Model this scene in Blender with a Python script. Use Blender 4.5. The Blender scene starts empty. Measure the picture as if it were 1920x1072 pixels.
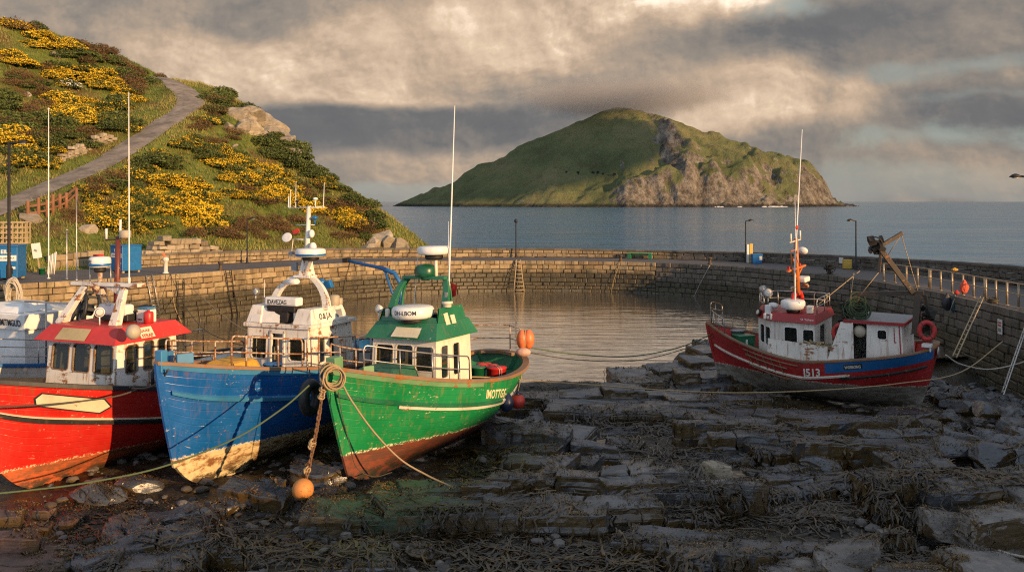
import bpy, bmesh, math, random
import numpy as np
from mathutils import Vector, Matrix, noise
from mathutils.bvhtree import BVHTree

R = math.radians
random.seed(7)
scene = bpy.context.scene
COL = scene.collection

# ------------------------------------------------------------------ camera
CAM_H, FPX = 7.5, 1700.0
cd = bpy.data.cameras.new('camera')
cam = bpy.data.objects.new('camera', cd)
COL.objects.link(cam)
cam.location = (0, 0, CAM_H)
cam.rotation_euler = (R(90), 0, 0)
cd.sensor_width = 36.0
cd.lens = FPX / 1920 * 36
cd.shift_y = -158 / 1920
cd.clip_start, cd.clip_end = 0.5, 60000
scene.camera = cam

# ------------------------------------------------------------------ light
SUN_AZ, SUN_EL = R(42), R(11.5)          # azimuth behind the +X axis, elevation
TO_SUN = Vector((math.cos(SUN_AZ) * math.cos(SUN_EL), -math.sin(SUN_AZ) * math.cos(SUN_EL), math.sin(SUN_EL)))
sl = bpy.data.lights.new('sun', 'SUN')
sl.energy = 5.0
sl.angle = R(0.5)
sl.color = (1.0, 0.62, 0.29)
sun = bpy.data.objects.new('sun', sl)
COL.objects.link(sun)
sun.rotation_euler = TO_SUN.to_track_quat('Z', 'Y').to_euler()
sun.location = TO_SUN * 200
vs = scene.view_settings
vs.view_transform = 'Standard'
vs.look = 'None'
vs.exposure = 0.5
vs.gamma = 1.0
scene.cycles.max_bounces = 7
scene.cycles.diffuse_bounces = 2
scene.cycles.glossy_bounces = 3
scene.cycles.transparent_max_bounces = 12
scene.cycles.volume_bounces = 4
scene.cycles.caustics_reflective = False
scene.cycles.caustics_refractive = False
scene.cycles.use_denoising = False
scene.cycles.filter_width = 1.15
scene.cycles.sample_clamp_indirect = 4.0


# ------------------------------------------------------------------ node helpers
class NT:
    """small wrapper for building node trees"""
    def __init__(self, tree):
        self.t = tree

    def n(self, kind, **kw):
        nd = self.t.nodes.new('ShaderNode' + kind)
        for k, v in kw.items():
            setattr(nd, k, v)
        return nd

    def put(self, sock, v):
        if isinstance(v, bpy.types.NodeSocket):
            self.t.links.new(v, sock)
        elif v is not None:
            if sock.type == 'RGBA' and not isinstance(v, (int, float)) and len(v) == 3:
                v = tuple(v) + (1,)
            sock.default_value = v

    def m(self, op, a, b=None, c=None, clamp=False):
        nd = self.n('Math', operation=op, use_clamp=clamp)
        for i, v in enumerate((a, b, c)):
            if v is not None:
                self.put(nd.inputs[i], v)
        return nd.outputs[0]

    def vm(self, op, a, b=None, out=0):
        nd = self.n('VectorMath', operation=op)
        self.put(nd.inputs[0], a)
        if b is not None:
            self.put(nd.inputs[1], b)
        return nd.outputs['Value' if out else 'Vector']

    def scale(self, vec, s):
        return self.vm('MULTIPLY', vec, s if not isinstance(s, (int, float)) else (s, s, s))

    def noise(self, vec, scale=1.0, detail=4, rough=0.55, dist=0.0, col=False):
        nd = self.n('TexNoise')
        self.put(nd.inputs['Vector'], vec)
        nd.inputs['Scale'].default_value = scale
        nd.inputs['Detail'].default_value = detail
        nd.inputs['Roughness'].default_value = rough
        nd.inputs['Distortion'].default_value = dist
        return nd.outputs['Color' if col else 0]

    def voro(self, vec, scale=1.0, feature='F1', out='Distance', rand=1.0):
        nd = self.n('TexVoronoi', feature=feature)
        self.put(nd.inputs['Vector'], vec)
        nd.inputs['Scale'].default_value = scale
        nd.inputs['Randomness'].default_value = rand
        return nd.outputs[out]

    def step(self, v, lo, hi, a=0.0, b=1.0):
        nd = self.n('MapRange', interpolation_type='SMOOTHSTEP')
        for i, x in enumerate((v, lo, hi, a, b)):
            self.put(nd.inputs[i], x)
        return nd.outputs[0]

    def lin(self, v, lo, hi, a=0.0, b=1.0):
        nd = self.n('MapRange')
        for i, x in enumerate((v, lo, hi, a, b)):
            self.put(nd.inputs[i], x)
        return nd.outputs[0]

    def mix(self, f, a, b, mode='MIX'):
        nd = self.n('Mix', data_type='RGBA', blend_type=mode)
        self.put(nd.inputs[0], f)
        self.put(nd.inputs[6], a)
        self.put(nd.inputs[7], b)
        return nd.outputs[2]

    def xyz(self, v):
        nd = self.n('SeparateXYZ')
        self.put(nd.inputs[0], v)
        return nd.outputs

    def com(self, x, y, z):
        nd = self.n('CombineXYZ')
        for i, v in enumerate((x, y, z)):
            self.put(nd.inputs[i], v)
        return nd.outputs[0]

    def ramp(self, f, stops):
        nd = self.n('ValToRGB')
        self.put(nd.inputs[0], f)
        el = nd.color_ramp.elements
        while len(el) < len(stops):
            el.new(0.5)
        for e, (p, c) in zip(el, stops):
            e.position = p
            e.color = tuple(c) + (1,) if len(c) == 3 else c
        return nd.outputs[0]

    def bump(self, h, strength=0.5, dist=0.02, nrm=None):
        nd = self.n('Bump')
        nd.inputs['Strength'].default_value = strength
        nd.inputs['Distance'].default_value = dist
        self.put(nd.inputs['Height'], h)
        if nrm is not None:
            self.put(nd.inputs['Normal'], nrm)
        return nd.outputs[0]

    def attr(self, name, out='Fac'):
        nd = self.n('Attribute')
        nd.attribute_name = name
        return nd.outputs[out]


def new_mat(name):
    m = bpy.data.materials.new(name)
    m.use_nodes = True
    t = NT(m.node_tree)
    b = m.node_tree.nodes['Principled BSDF']
    return m, t, b


def obj_co(t):
    return t.n('TexCoord').outputs['Object']


def world_co(t):
    return t.n('NewGeometry').outputs['Position']


# ------------------------------------------------------------------ sky (all of it is light at infinity)
def direction(px, py):
    return Vector(((px - 960) / FPX, 1.0, (378 - py) / FPX)).normalized()


# broad masses of the cloud deck: direction (as the photo's column, row), half sizes, brightness, weight, softness, raggedness
CLOUDS = [
    (200, 80, 560, 230, .40, .6, .6, .5), (960, 105, 600, 140, .74, .88, .45, 1.0), (560, 135, 170, 62, .74, .7, .6, 1.2), (1010, 50, 300, 70, .80, .6, .6, 1.0),
    (820, 140, 200, 50, .78, .5, .6, 1.0), (1350, 15, 135, 85, 1.0, .9, .45, 1.3), (1450, 70, 60, 45, .7, .6, .5, 1.2), (1210, 105, 170, 52, .38, .65, .6, 1.2), (1370, 85, 100, 34, .34, .6, .6, 1.3),
    (520, 10, 70, 55, .28, .6, .6, 1.0), (1500, 185, 340, 66, .70, .8, .5, 1.1), (1320, 218, 150, 36, .80, .8, .5, .8), (1060, 170, 240, 40, .42, .7, .6, .8),
    (1660, 55, 330, 62, .26, .85, .5, 1.0), (1600, 45, 120, 36, .12, .7, .6, 1.2), (1780, 110, 200, 36, .30, .7, .5, 1.2), (1870, 215, 160, 62, .14, .85, .5, 1.0), (1560, 268, 170, 32, .36, .6, .6, 1.0),
    (620, 230, 500, 46, .13, .95, .28, .55), (980, 222, 200, 34, .22, .8, .45, .6), (720, 318, 290, 44, .52, .8, .6, 1.0), (1700, 305, 190, 34, .46, .7, .6, 1.2), (1860, 330, 160, 26, .50, .6, .6, 1.0)]


def make_world():
    w = bpy.data.worlds.new('World')
    scene.world = w
    w.use_nodes = True
    t = NT(w.node_tree)
    bg = w.node_tree.nodes['Background']
    sky = t.n('TexSky')
    sky.sky_type = 'NISHITA'
    sky.sun_disc = False
    sky.sun_elevation = SUN_EL
    sky.sun_rotation = R(90) + SUN_AZ
    sky.air_density = 1.0
    sky.dust_density = 1.0
    d = t.vm('NORMALIZE', t.n('TexCoord').outputs['Generated'])
    x, y, z = t.xyz(d)
    q = t.vm('MULTIPLY', d, (1.0, 1.0, 1.25))
    warp = t.vm('SUBTRACT', t.noise(q, 3.0, 4, 0.55, col=True), (0.5, 0.5, 0.5))
    dw = t.vm('ADD', d, t.vm('MULTIPLY', warp, (0.16, 0.16, 0.075)))

    qw = t.vm('ADD', q, t.vm('MULTIPLY', warp, (0.10, 0.10, 0.10)))
    n1 = t.noise(qw, 3.6, 10, 0.53)
    nf = t.noise(t.vm('ADD', q, (7.3, 2.1, 4.4)), 7.0, 10, 0.60, 0.35)
    off = tuple(Vector((TO_SUN.x, TO_SUN.y * .3, 0.9)).normalized() * 0.035)
    n2 = t.noise(t.vm('ADD', qw, off), 3.6, 10, 0.53)
    def puff(v, sc):
        a = t.noise(v, sc, 5, 0.55)
        return t.m('SUBTRACT', 1.0, t.m('ABSOLUTE', t.m('SUBTRACT', t.m('MULTIPLY', a, 2.0), 1.0)))
    nb = puff(qw, 7.5)
    nb2 = puff(t.vm('ADD', qw, tuple(v * 0.45 for v in off)), 7.5)
    relief = t.m('ADD', t.m('MULTIPLY', t.m('SUBTRACT', n1, n2), 1.15), t.m('MULTIPLY', t.m('SUBTRACT', nb, nb2), 0.42))
    nc = t.noise(qw, 30.0, 6, 0.6)
    nc2 = t.noise(t.vm('ADD', qw, tuple(v * 0.15 for v in off)), 30.0, 6, 0.6)
    relief = t.m('ADD', relief, t.m('MULTIPLY', t.m('SUBTRACT', nc, nc2), 0.4))
    rag = t.m('MULTIPLY', t.m('SUBTRACT', nf, 0.5), 4.2)

    def blob(px, py, wx, wy, soft=0.4, ragged=1.0):
        c = direction(px, py)
        e = t.vm('MULTIPLY', t.vm('SUBTRACT', dw, tuple(c)), (FPX / wx, FPX / wx * 0.5, FPX / wy))
        dd = t.vm('LENGTH', e, out=1)
        if ragged:
            dd = t.m('ADD', dd, t.m('MULTIPLY', rag, 0.42 * ragged))
        return t.step(dd, 1.0 + soft, 1.0 - soft, 0.0, 1.0)

    def mx(*a):
        o = a[0]
        for b in a[1:]:
            o = t.m('MAXIMUM', o, b)
        return o
    lum = t.m('ADD', 0.36, t.m('MULTIPLY', t.m('SUBTRACT', n1, 0.5), 0.35))
    for px, py, wx, wy, tgt, k, soft, rg in CLOUDS:
        lum = t.m('ADD', lum, t.m('MULTIPLY', t.m('MULTIPLY', blob(px, py, wx, wy, soft, rg), k), t.m('SUBTRACT', tgt, lum)))
    lum = t.m('ADD', lum, t.m('MULTIPLY', relief, t.m('ADD', 0.45, lum)))
    ccol = t.ramp(lum, [(0.0, (0.095, 0.098, 0.105)), (0.2, (0.128, 0.127, 0.129)), (0.42, (0.238, 0.204, 0.172)),
                        (0.64, (0.42, 0.312, 0.225)), (0.82, (0.60, 0.455, 0.325)), (1.0, (0.92, 0.76, 0.60))])
    # blue gaps
    gap = mx(blob(1490, 8, 80, 26, .8, 2.2), t.m('MULTIPLY', blob(1840, 135, 210, 22, .9, 2.6), .8), blob(1770, 262, 210, 30, .9, 2.4), t.m('MULTIPLY', blob(1890, 185, 140, 16, .9, 2.4), .7),
             t.m('MULTIPLY', blob(1600, 345, 560, 50, .8, 1.4), .85), t.m('MULTIPLY', blob(650, 352, 420, 26, .7, 1.2), .85), t.m('MULTIPLY', blob(1120, 368, 1500, 22, .6, .3), .8))
    gapn = t.step(t.m('ADD', t.m('MULTIPLY', gap, 0.82), t.m('MULTIPLY', t.m('SUBTRACT', 0.5, n1), 0.9)), 0.2, 0.85)
    low = t.step(z, -0.02, 0.10)
    haze = t.mix(low, (0.285, 0.292, 0.288), (0.285, 0.315, 0.285))
    nish = t.mix(0.2, haze, t.vm('MULTIPLY', sky.outputs[0], (0.085, 0.085, 0.085)))
    front = t.step(y, -0.2, 0.35)
    # behind the camera: a broken warm sky
    cover = t.m('SUBTRACT', 1.0, t.m('MULTIPLY', gapn, t.m('MULTIPLY', front, 0.92)))
    back = t.ramp(n1, [(0.35, (0.46, 0.56, 0.70)), (0.65, (0.60, 0.64, 0.72))])
    cc = t.mix(front, back, ccol)
    col = t.mix(cover, nish, cc)
    up = t.step(z, 0.28, 0.75)
    col = t.mix(up, col, t.mix(0.25, (0.42, 0.48, 0.58), t.vm('MULTIPLY', sky.outputs[0], (0.06, 0.06, 0.06))))
    t.put(bg.inputs[0], col)
    bg.inputs[1].default_value = 0.94
    w.cycles.sampling_method = 'MANUAL'
    w.cycles.sample_map_resolution = 512


make_world()


# ------------------------------------------------------------------ mesh helpers
def PX(px, py, Y):
    """the point that stands at distance Y in the photograph's pixel"""
    return Vector(((px - 960) / FPX * Y, Y, CAM_H - (py - 378) / FPX * Y))


def GZ(px, py, z=0.0):
    """the point at height z in the photograph's pixel"""
    Y = FPX * (CAM_H - z) / (py - 378)
    return Vector(((px - 960) / FPX * Y, Y, z))


def lerp(a, b, t):
    return a + (b - a) * t


def sst(a, b, x):
    x = min(1, max(0, (x - a) / (b - a)))
    return x * x * (3 - 2 * x)


class MB:
    """collects geometry; build() links it as ONE mesh object"""
    def __init__(self):
        self.v, self.f, self.s, self.uv, self.a = [], [], [], {}, {}

    def add(self, vs, fs, smooth=False, a=None):
        o = len(self.v)
        self.v += [tuple(p) for p in vs]
        for f in fs:
            self.f.append([i + o for i in f])
            self.s.append(smooth)
        if a is not None:
            for i in range(len(vs)):
                self.a[o + i] = a
        return o

    def box(self, c, s, rot=None, a=None):
        c = Vector(c)
        hx, hy, hz = s[0] / 2, s[1] / 2, s[2] / 2
        vs = [Vector((x, y, z)) for z in (-hz, hz) for y in (-hy, hy) for x in (-hx, hx)]
        if rot is not None:
            vs = [rot @ p for p in vs]
        vs = [p + c for p in vs]
        self.add(vs, [(0, 2, 3, 1), (4, 5, 7, 6), (0, 1, 5, 4), (2, 6, 7, 3), (0, 4, 6, 2), (1, 3, 7, 5)], a=a)

    def bar(self, p, q, w, h, up=(0, 0, 1)):
        p, q = Vector(p), Vector(q)
        d = (q - p)
        L = d.length
        d.normalize()
        u = Vector(up)
        if abs(d.dot(u)) > .98:
            u = Vector((1, 0, 0))
        s = d.cross(u).normalized()
        u = s.cross(d)
        rot = Matrix((s, d, u)).transposed()
        self.box((p + q) / 2, (w, L, h), rot)

    def beam(self, pts, w, h, up=(0, 1, 0)):
        """continuous flat beam along pts: w across, h along the up direction"""
        pts = [Vector(p) for p in pts]
        k = len(pts)
        ws = w if isinstance(w, (list, tuple)) else [w] * k
        hs = h if isinstance(h, (list, tuple)) else [h] * k
        vs, fs = [], []
        for i, p in enumerate(pts):
            d = (pts[min(i + 1, k - 1)] - pts[max(i - 1, 0)]).normalized()
            s = d.cross(Vector(up)).normalized()
            u = s.cross(d).normalized()
            vs += [p + s * a * ws[i] / 2 + u * b * hs[i] / 2 for a, b in ((-1, -1), (1, -1), (1, 1), (-1, 1))]
        for i in range(k - 1):
            for j in range(4):
                fs.append((4 * i + j, 4 * i + (j + 1) % 4, 4 * i + 4 + (j + 1) % 4, 4 * i + 4 + j))
        fs += [(3, 2, 1, 0), (4 * k - 4, 4 * k - 3, 4 * k - 2, 4 * k - 1)]
        self.add(vs, fs)

    def tube(self, pts, r, n=8, cap=True, closed=False, smooth=True, flat=1.0):
        pts = [Vector(p) for p in pts]
        k = len(pts)
        rs = r if isinstance(r, (list, tuple)) else [r] * k
        rings = []
        ref = None
        for i, p in enumerate(pts):
            if closed:
                d = pts[(i + 1) % k] - pts[i - 1]
            else:
                d = pts[min(i + 1, k - 1)] - pts[max(i - 1, 0)]
            if d.length < 1e-9:
                d = Vector((0, 0, 1))
            d.normalize()
            if ref is None:
                ref = Vector((0, 0, 1)) if abs(d.z) < .9 else Vector((1, 0, 0))
            s = d.cross(ref)
            if s.length < 1e-6:
                s = d.cross(Vector((0, 1, 0)))
            s.normalize()
            u = s.cross(d).normalized()
            ref = u
            rings.append([p + (s * math.cos(2 * math.pi * j / n) + u * math.sin(2 * math.pi * j / n) * flat) * rs[i] for j in range(n)])
        vs = [p for g in rings for p in g]
        fs = []
        for i in range(k if closed else k - 1):
            i2 = (i + 1) % k
            for j in range(n):
                fs.append((i * n + j, i * n + (j + 1) % n, i2 * n + (j + 1) % n, i2 * n + j))
        o = self.add(vs, fs, smooth)
        if cap and not closed:
            self.f.append([o + j for j in range(n)][::-1])
            self.s.append(False)
            self.f.append([o + (k - 1) * n + j for j in range(n)])
            self.s.append(False)

    def lathe(self, prof, M=None, n=16, smooth=True):
        M = M or Matrix()
        vs, fs = [], []
        for r, z in prof:
            for j in range(n):
                vs.append(M @ Vector((r * math.cos(2 * math.pi * j / n), r * math.sin(2 * math.pi * j / n), z)))
        k = len(prof)
        for i in range(k - 1):
            for j in range(n):
                fs.append((i * n + j, i * n + (j + 1) % n, (i + 1) * n + (j + 1) % n, (i + 1) * n + j))
        o = self.add(vs, fs, smooth)
        self.f.append([o + j for j in range(n)][::-1])
        self.f.append([o + (k - 1) * n + j for j in range(n)])
        self.s += [False, False]

    def ball(self, c, r, sc=(1, 1, 1), n=14, M=None):
        prof = [(max(.001, r * math.sin(math.pi * i / n)), -r * math.cos(math.pi * i / n)) for i in range(n + 1)]
        T = Matrix.Translation(Vector(c)) @ (M or Matrix()) @ Matrix.Diagonal((sc[0], sc[1], sc[2], 1))
        self.lathe(prof, T, n + 4)

    def torus(self, c, Rr, r, M=None, n=24, k=8, sc=(1, 1)):
        T = Matrix.Translation(Vector(c)) @ (M or Matrix())
        self.tube([T @ Vector((Rr * sc[0] * math.cos(2 * math.pi * i / n), Rr * sc[1] * math.sin(2 * math.pi * i / n), 0)) for i in range(n)], r, k, closed=True)

    def prism(self, poly, z0, z1, M=None, top=None):
        """poly: ccw list of xy; optional second outline for the top"""
        M = M or Matrix()
        k = len(poly)
        top = top or poly
        vs = [M @ Vector((p[0], p[1], z0)) for p in poly] + [M @ Vector((p[0], p[1], z1)) for p in top]
        fs = [tuple(range(k))[::-1], tuple(range(k, 2 * k))]
        fs += [(i, (i + 1) % k, k + (i + 1) % k, k + i) for i in range(k)]
        self.add(vs, fs)

    def panel(self, A, B, C, D, holes=(), t=0.05):
        """slab wall A-B (bottom) C-D (top, D above A) with rectangular holes in fractions (u0,v0,u1,v1)"""
        A, B, C, D = map(Vector, (A, B, C, D))
        nrm = (B - A).cross(D - A).normalized()

        def at(u, v, k=0):
            return A.lerp(B, u).lerp(D.lerp(C, u), v) - nrm * (t * k)
        us = sorted({0., 1.} | {h[0] for h in holes} | {h[2] for h in holes})
        vv = sorted({0., 1.} | {h[1] for h in holes} | {h[3] for h in holes})

        def hole(u, v):
            return any(h[0] < u < h[2] and h[1] < v < h[3] for h in holes)
        for i in range(len(us) - 1):
            for j in range(len(vv) - 1):
                u0, u1, v0, v1 = us[i], us[i + 1], vv[j], vv[j + 1]
                if hole((u0 + u1) / 2, (v0 + v1) / 2):
                    continue
                q = [(u0, v0), (u1, v0), (u1, v1), (u0, v1)]
                self.add([at(*p) for p in q], [(0, 1, 2, 3)])
                self.add([at(*p, 1) for p in q], [(3, 2, 1, 0)])
        for u0, v0, u1, v1, *_r in holes:
            q = [(u0, v0), (u1, v0), (u1, v1), (u0, v1)]
            for k in range(4):
                a, b = q[k], q[(k + 1) % 4]
                self.add([at(*a), at(*b), at(*b, 1), at(*a, 1)], [(3, 2, 1, 0)])
        return at, nrm

    def build(self, name, mat, parent=None, bevel=0.0, seg=2, attr='blk'):
        me = bpy.data.meshes.new(name)
        me.from_pydata(self.v, [], self.f)
        me.polygons.foreach_set('use_smooth', self.s)
        if self.a:
            at = me.attributes.new(attr, 'FLOAT', 'POINT')
            at.data.foreach_set('value', [self.a.get(i, 1.0) for i in range(len(self.v))])
        me.materials.append(mat)
        me.update()
        o = bpy.data.objects.new(name, me)
        COL.objects.link(o)
        if parent is not None:
            o.parent = parent
        if bevel:
            b = o.modifiers.new('bevel', 'BEVEL')
            b.width = bevel
            b.segments = seg
            b.limit_method = 'ANGLE'
            b.angle_limit = R(40)
        return o


def tag(o, label=None, cat=None, group=None, kind=None):
    for k, v in (('label', label), ('category', cat), ('group', group), ('kind', kind)):
        if v:
            o[k] = v
    return o


def empty(name, label, cat, loc=(0, 0, 0), rot=(0, 0, 0), group=None):
    o = bpy.data.objects.new(name, None)
    COL.objects.link(o)
    o.location = loc
    o.rotation_euler = rot
    o.empty_display_size = 0.3
    return tag(o, label, cat, group)


def copy_tree(o, parent=None):
    c = o.copy()
    COL.objects.link(c)
    c.parent = parent
    for ch in [k for k in bpy.data.objects if k.parent == o]:
        copy_tree(ch, c)
    return c


_text_cache = {}


def text_mesh(s, bold=0.0):
    """triangles of a string; height about 1, starting at x=0"""
    if (s, bold) in _text_cache:
        return _text_cache[(s, bold)]
    cu = bpy.data.curves.new('tmp_text', 'FONT')
    cu.body = s
    cu.offset = bold
    cu.resolution_u = 3
    ob = bpy.data.objects.new('tmp_text', cu)
    COL.objects.link(ob)
    dg = bpy.context.evaluated_depsgraph_get()
    dg.update()
    me = bpy.data.meshes.new_from_object(ob.evaluated_get(dg))
    vs = [tuple(v.co) for v in me.vertices]
    fs = [tuple(p.vertices) for p in me.polygons]
    bpy.data.objects.remove(ob)
    bpy.data.meshes.remove(me)
    w = max(v[0] for v in vs) if vs else 1
    _text_cache[(s, bold)] = (vs, fs, w)
    return vs, fs, w


def lettering(s, fn, mat, parent, width=1.0, height=1.0, bold=0.02, name='lettering'):
    """fn maps (x 0..width, y 0..height) to a point on the surface"""
    vs, fs, w = text_mesh(s, bold)
    mb = MB()
    mb.add([fn(v[0] / w * width, v[1] / 0.72 * height) for v in vs], fs)
    return mb.build(name, mat, parent)


def flat_fn(o, u, v):
    o, u, v = Vector(o), Vector(u).normalized(), Vector(v).normalized()
    return lambda x, y: o + u * x + v * y

# ------------------------------------------------------------------ materials
def paint(name, col, rough=0.45, rust=0.25, chip=0.25, streak=0.0, chipcol=(0.62, 0.58, 0.48), var=0.18, bottom=None, planks=False, rustcol=(0.17, 0.055, 0.018), dirt=0.25, scale=1.0, zstain=None):
    m, t, b = new_mat(name)
    co = obj_co(t)
    x, y, z = t.xyz(co)
    big = t.noise(co, 0.9 * scale, 4, 0.6)
    c = t.mix(t.lin(big, 0.3, 0.7), tuple(v * (1 - var) for v in col), tuple(min(1, v * (1 + var) + .01) for v in col))
    fine = t.noise(co, 14 * scale, 5, 0.65)
    long_ = t.noise(t.vm('MULTIPLY', co, (2.5, 2.5, 16)), 1.0 * scale, 5, 0.65)
    if dirt:
        dn = t.noise(t.vm('MULTIPLY', co, (5.0, 5.0, 0.7)), 1.0 * scale, 5, 0.6)
        c = t.mix(t.m('MULTIPLY', t.step(dn, 0.52, 0.78), dirt), c, (0.16, 0.12, 0.08))
    hgt = t.m('MULTIPLY', fine, 0.12)
    if planks:
        uv = t.n('UVMap').outputs[0]
        u_, v_, _ = t.xyz(uv)
        fr = t.m('FRACT', t.m('MULTIPLY', v_, 15.0))
        seam = t.m('SUBTRACT', 1.0, t.step(t.m('ABSOLUTE', t.m('SUBTRACT', fr, 0.5)), 0.0, 0.09))
        brk = t.step(t.noise(t.com(u_, t.m('MULTIPLY', v_, 15.0), 0), 1.1, 3, 0.5), 0.42, 0.6)
        c = t.mix(t.m('MULTIPLY', seam, t.m('MULTIPLY', brk, 0.30)), c, tuple(v * .45 for v in col))
        flaky = t.m('MULTIPLY', seam, t.step(t.noise(t.com(t.m('MULTIPLY', u_, 2.0), t.m('MULTIPLY', v_, 30.0), 3.0), 1.3, 5, 0.7), 0.60, 0.68))
        c = t.mix(t.m('MULTIPLY', flaky, min(1, chip * 2.2)), c, chipcol)
        rn_ = t.noise(t.com(t.m('MULTIPLY', u_, 4.5), t.m('MULTIPLY', v_, 1.2), 1.0), 1.0, 6, 0.65)
        runs = t.m('MULTIPLY', t.step(t.m('ADD', rn_, t.m('MULTIPLY', t.m('SUBTRACT', v_, 1.0), .32)), .50, .64), .55)
        c = t.mix(runs, c, (.20, .085, .03))
        hgt = t.m('ADD', hgt, t.m('MULTIPLY', seam, -0.7))
        hgt = t.m('ADD', hgt, t.m('MULTIPLY', t.noise(co, 1.3, 3, .5), 2.2))
    if chip:
        c1 = t.step(t.m('ADD', t.m('MULTIPLY', fine, 0.55), t.m('MULTIPLY', long_, 0.45)), 0.615 - 0.07 * chip, 0.635 - 0.07 * chip)
        reg = t.step(t.noise(co, 1.3 * scale, 4, .65), 0.47, 0.66)
        c = t.mix(t.m('MULTIPLY', t.m('MULTIPLY', c1, reg), 0.9), c, chipcol)
    if streak:
        sn = t.noise(t.vm('MULTIPLY', co, (7.0, 7.0, 0.55)), 1.0 * scale, 5, 0.6)
        c = t.mix(t.m('MULTIPLY', t.step(sn, 0.54, 0.68), streak), c, (0.30, 0.13, 0.045))
    ro = t.m('ADD', rough, t.m('MULTIPLY', t.m('SUBTRACT', big, 0.5), 0.35))
    if rust:
        rn = t.m('ADD', t.m('MULTIPLY', t.noise(co, 2.6 * scale, 9, 0.68), 0.75), t.m('MULTIPLY', long_, 0.25))
        rm = t.step(rn, 0.645 - 0.20 * rust, 0.685 - 0.18 * rust)
        rc = t.mix(t.noise(co, 22 * scale, 4, .6), rustcol, (0.36, 0.16, 0.05))
        c = t.mix(rm, c, rc)
        ro = t.m('ADD', ro, t.m('MULTIPLY', rm, 0.3))
        hgt = t.m('ADD', hgt, t.m('MULTIPLY', rm, -0.25))
    if bottom:
        z0, slope, colA, colB, mixn = bottom
        zz = t.m('SUBTRACT', t.m('SUBTRACT', z, t.m('MULTIPLY', x, slope)), z0)
        zz = t.m('ADD', zz, t.m('MULTIPLY', t.m('SUBTRACT', t.noise(t.vm('MULTIPLY', co, (1.5, 1.5, 3.0)), 2.0, 6, 0.65), 0.5), 0.10))
        bm = t.step(zz, 0.02, -0.02)
        bn = t.noise(t.vm('MULTIPLY', co, (1.0, 1.0, 2.2)), 2.1, 9, 0.72)
        bc = t.mix(t.step(bn, mixn - .08, mixn + .08), colA, colB)
        lowm = t.step(z, 0.55, 0.1)
        bc = t.mix(t.m('MULTIPLY', lowm, t.step(bn, 0.40, 0.55)), bc, (0.035, 0.028, 0.014))
        c = t.mix(bm, c, bc)
        edge = t.step(t.m('ABSOLUTE', zz), 0.06, 0.02)
        c = t.mix(t.m('MULTIPLY', edge, t.step(fine, 0.50, 0.56)), c, chipcol)
        ro = t.m('ADD', ro, t.m('MULTIPLY', bm, 0.25))
        hgt = t.m('ADD', hgt, t.m('MULTIPLY', bm, t.m('MULTIPLY', bn, 2.0)))
    t.put(b.inputs['Base Color'], c)
    t.put(b.inputs['Roughness'], ro)
    t.put(b.inputs['Normal'], t.bump(hgt, 0.5, 0.012))
    return m


def simple(name, col, rough=0.6, metal=0.0, var=0.2, scale=6.0, bump=0.15, spec=0.5):
    m, t, b = new_mat(name)
    co = obj_co(t)
    n = t.noise(co, scale, 5, 0.6)
    c = t.mix(t.lin(n, 0.3, 0.7), tuple(v * (1 - var) for v in col), tuple(min(1, v * (1 + var)) for v in col))
    t.put(b.inputs['Base Color'], c)
    b.inputs['Roughness'].default_value = rough
    b.inputs['Metallic'].default_value = metal
    b.inputs['Specular IOR Level'].default_value = spec
    if bump:
        t.put(b.inputs['Normal'], t.bump(t.noise(co, scale * 4, 4, .6), bump, 0.01))
    return m


def rope_mat(name, col):
    m, t, b = new_mat(name)
    co = obj_co(t)
    w = t.n('TexWave')
    w.inputs['Scale'].default_value = 14
    w.inputs['Distortion'].default_value = 2
    t.put(w.inputs['Vector'], co)
    n = t.noise(co, 20, 4, .6)
    c = t.mix(t.m('MULTIPLY', w.outputs['Fac'], n), tuple(v * 1.15 for v in col), tuple(v * .45 for v in col))
    t.put(b.inputs['Base Color'], c)
    b.inputs['Roughness'].default_value = .9
    t.put(b.inputs['Normal'], t.bump(w.outputs['Fac'], .5, .01))
    return m


def glass_mat():
    m, t, b = new_mat('window_glass')
    n = t.noise(obj_co(t), 3.0, 4, .6)
    b.inputs['Base Color'].default_value = (0.02, 0.025, 0.025, 1)
    t.put(b.inputs['Roughness'], t.lin(n, .3, .7, .04, .16))
    gl = b
    b.inputs['Specular IOR Level'].default_value = .8
    tr = t.n('BsdfTransparent')
    tr.inputs[0].default_value = (.74, .76, .70, 1)
    mx = t.n('MixShader')
    mx.inputs[0].default_value = .62
    t.t.links.new(gl.outputs[0], mx.inputs[1])
    t.t.links.new(tr.outputs[0], mx.inputs[2])
    t.t.links.new(mx.outputs[0], t.t.nodes['Material Output'].inputs[0])
    return m


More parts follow.
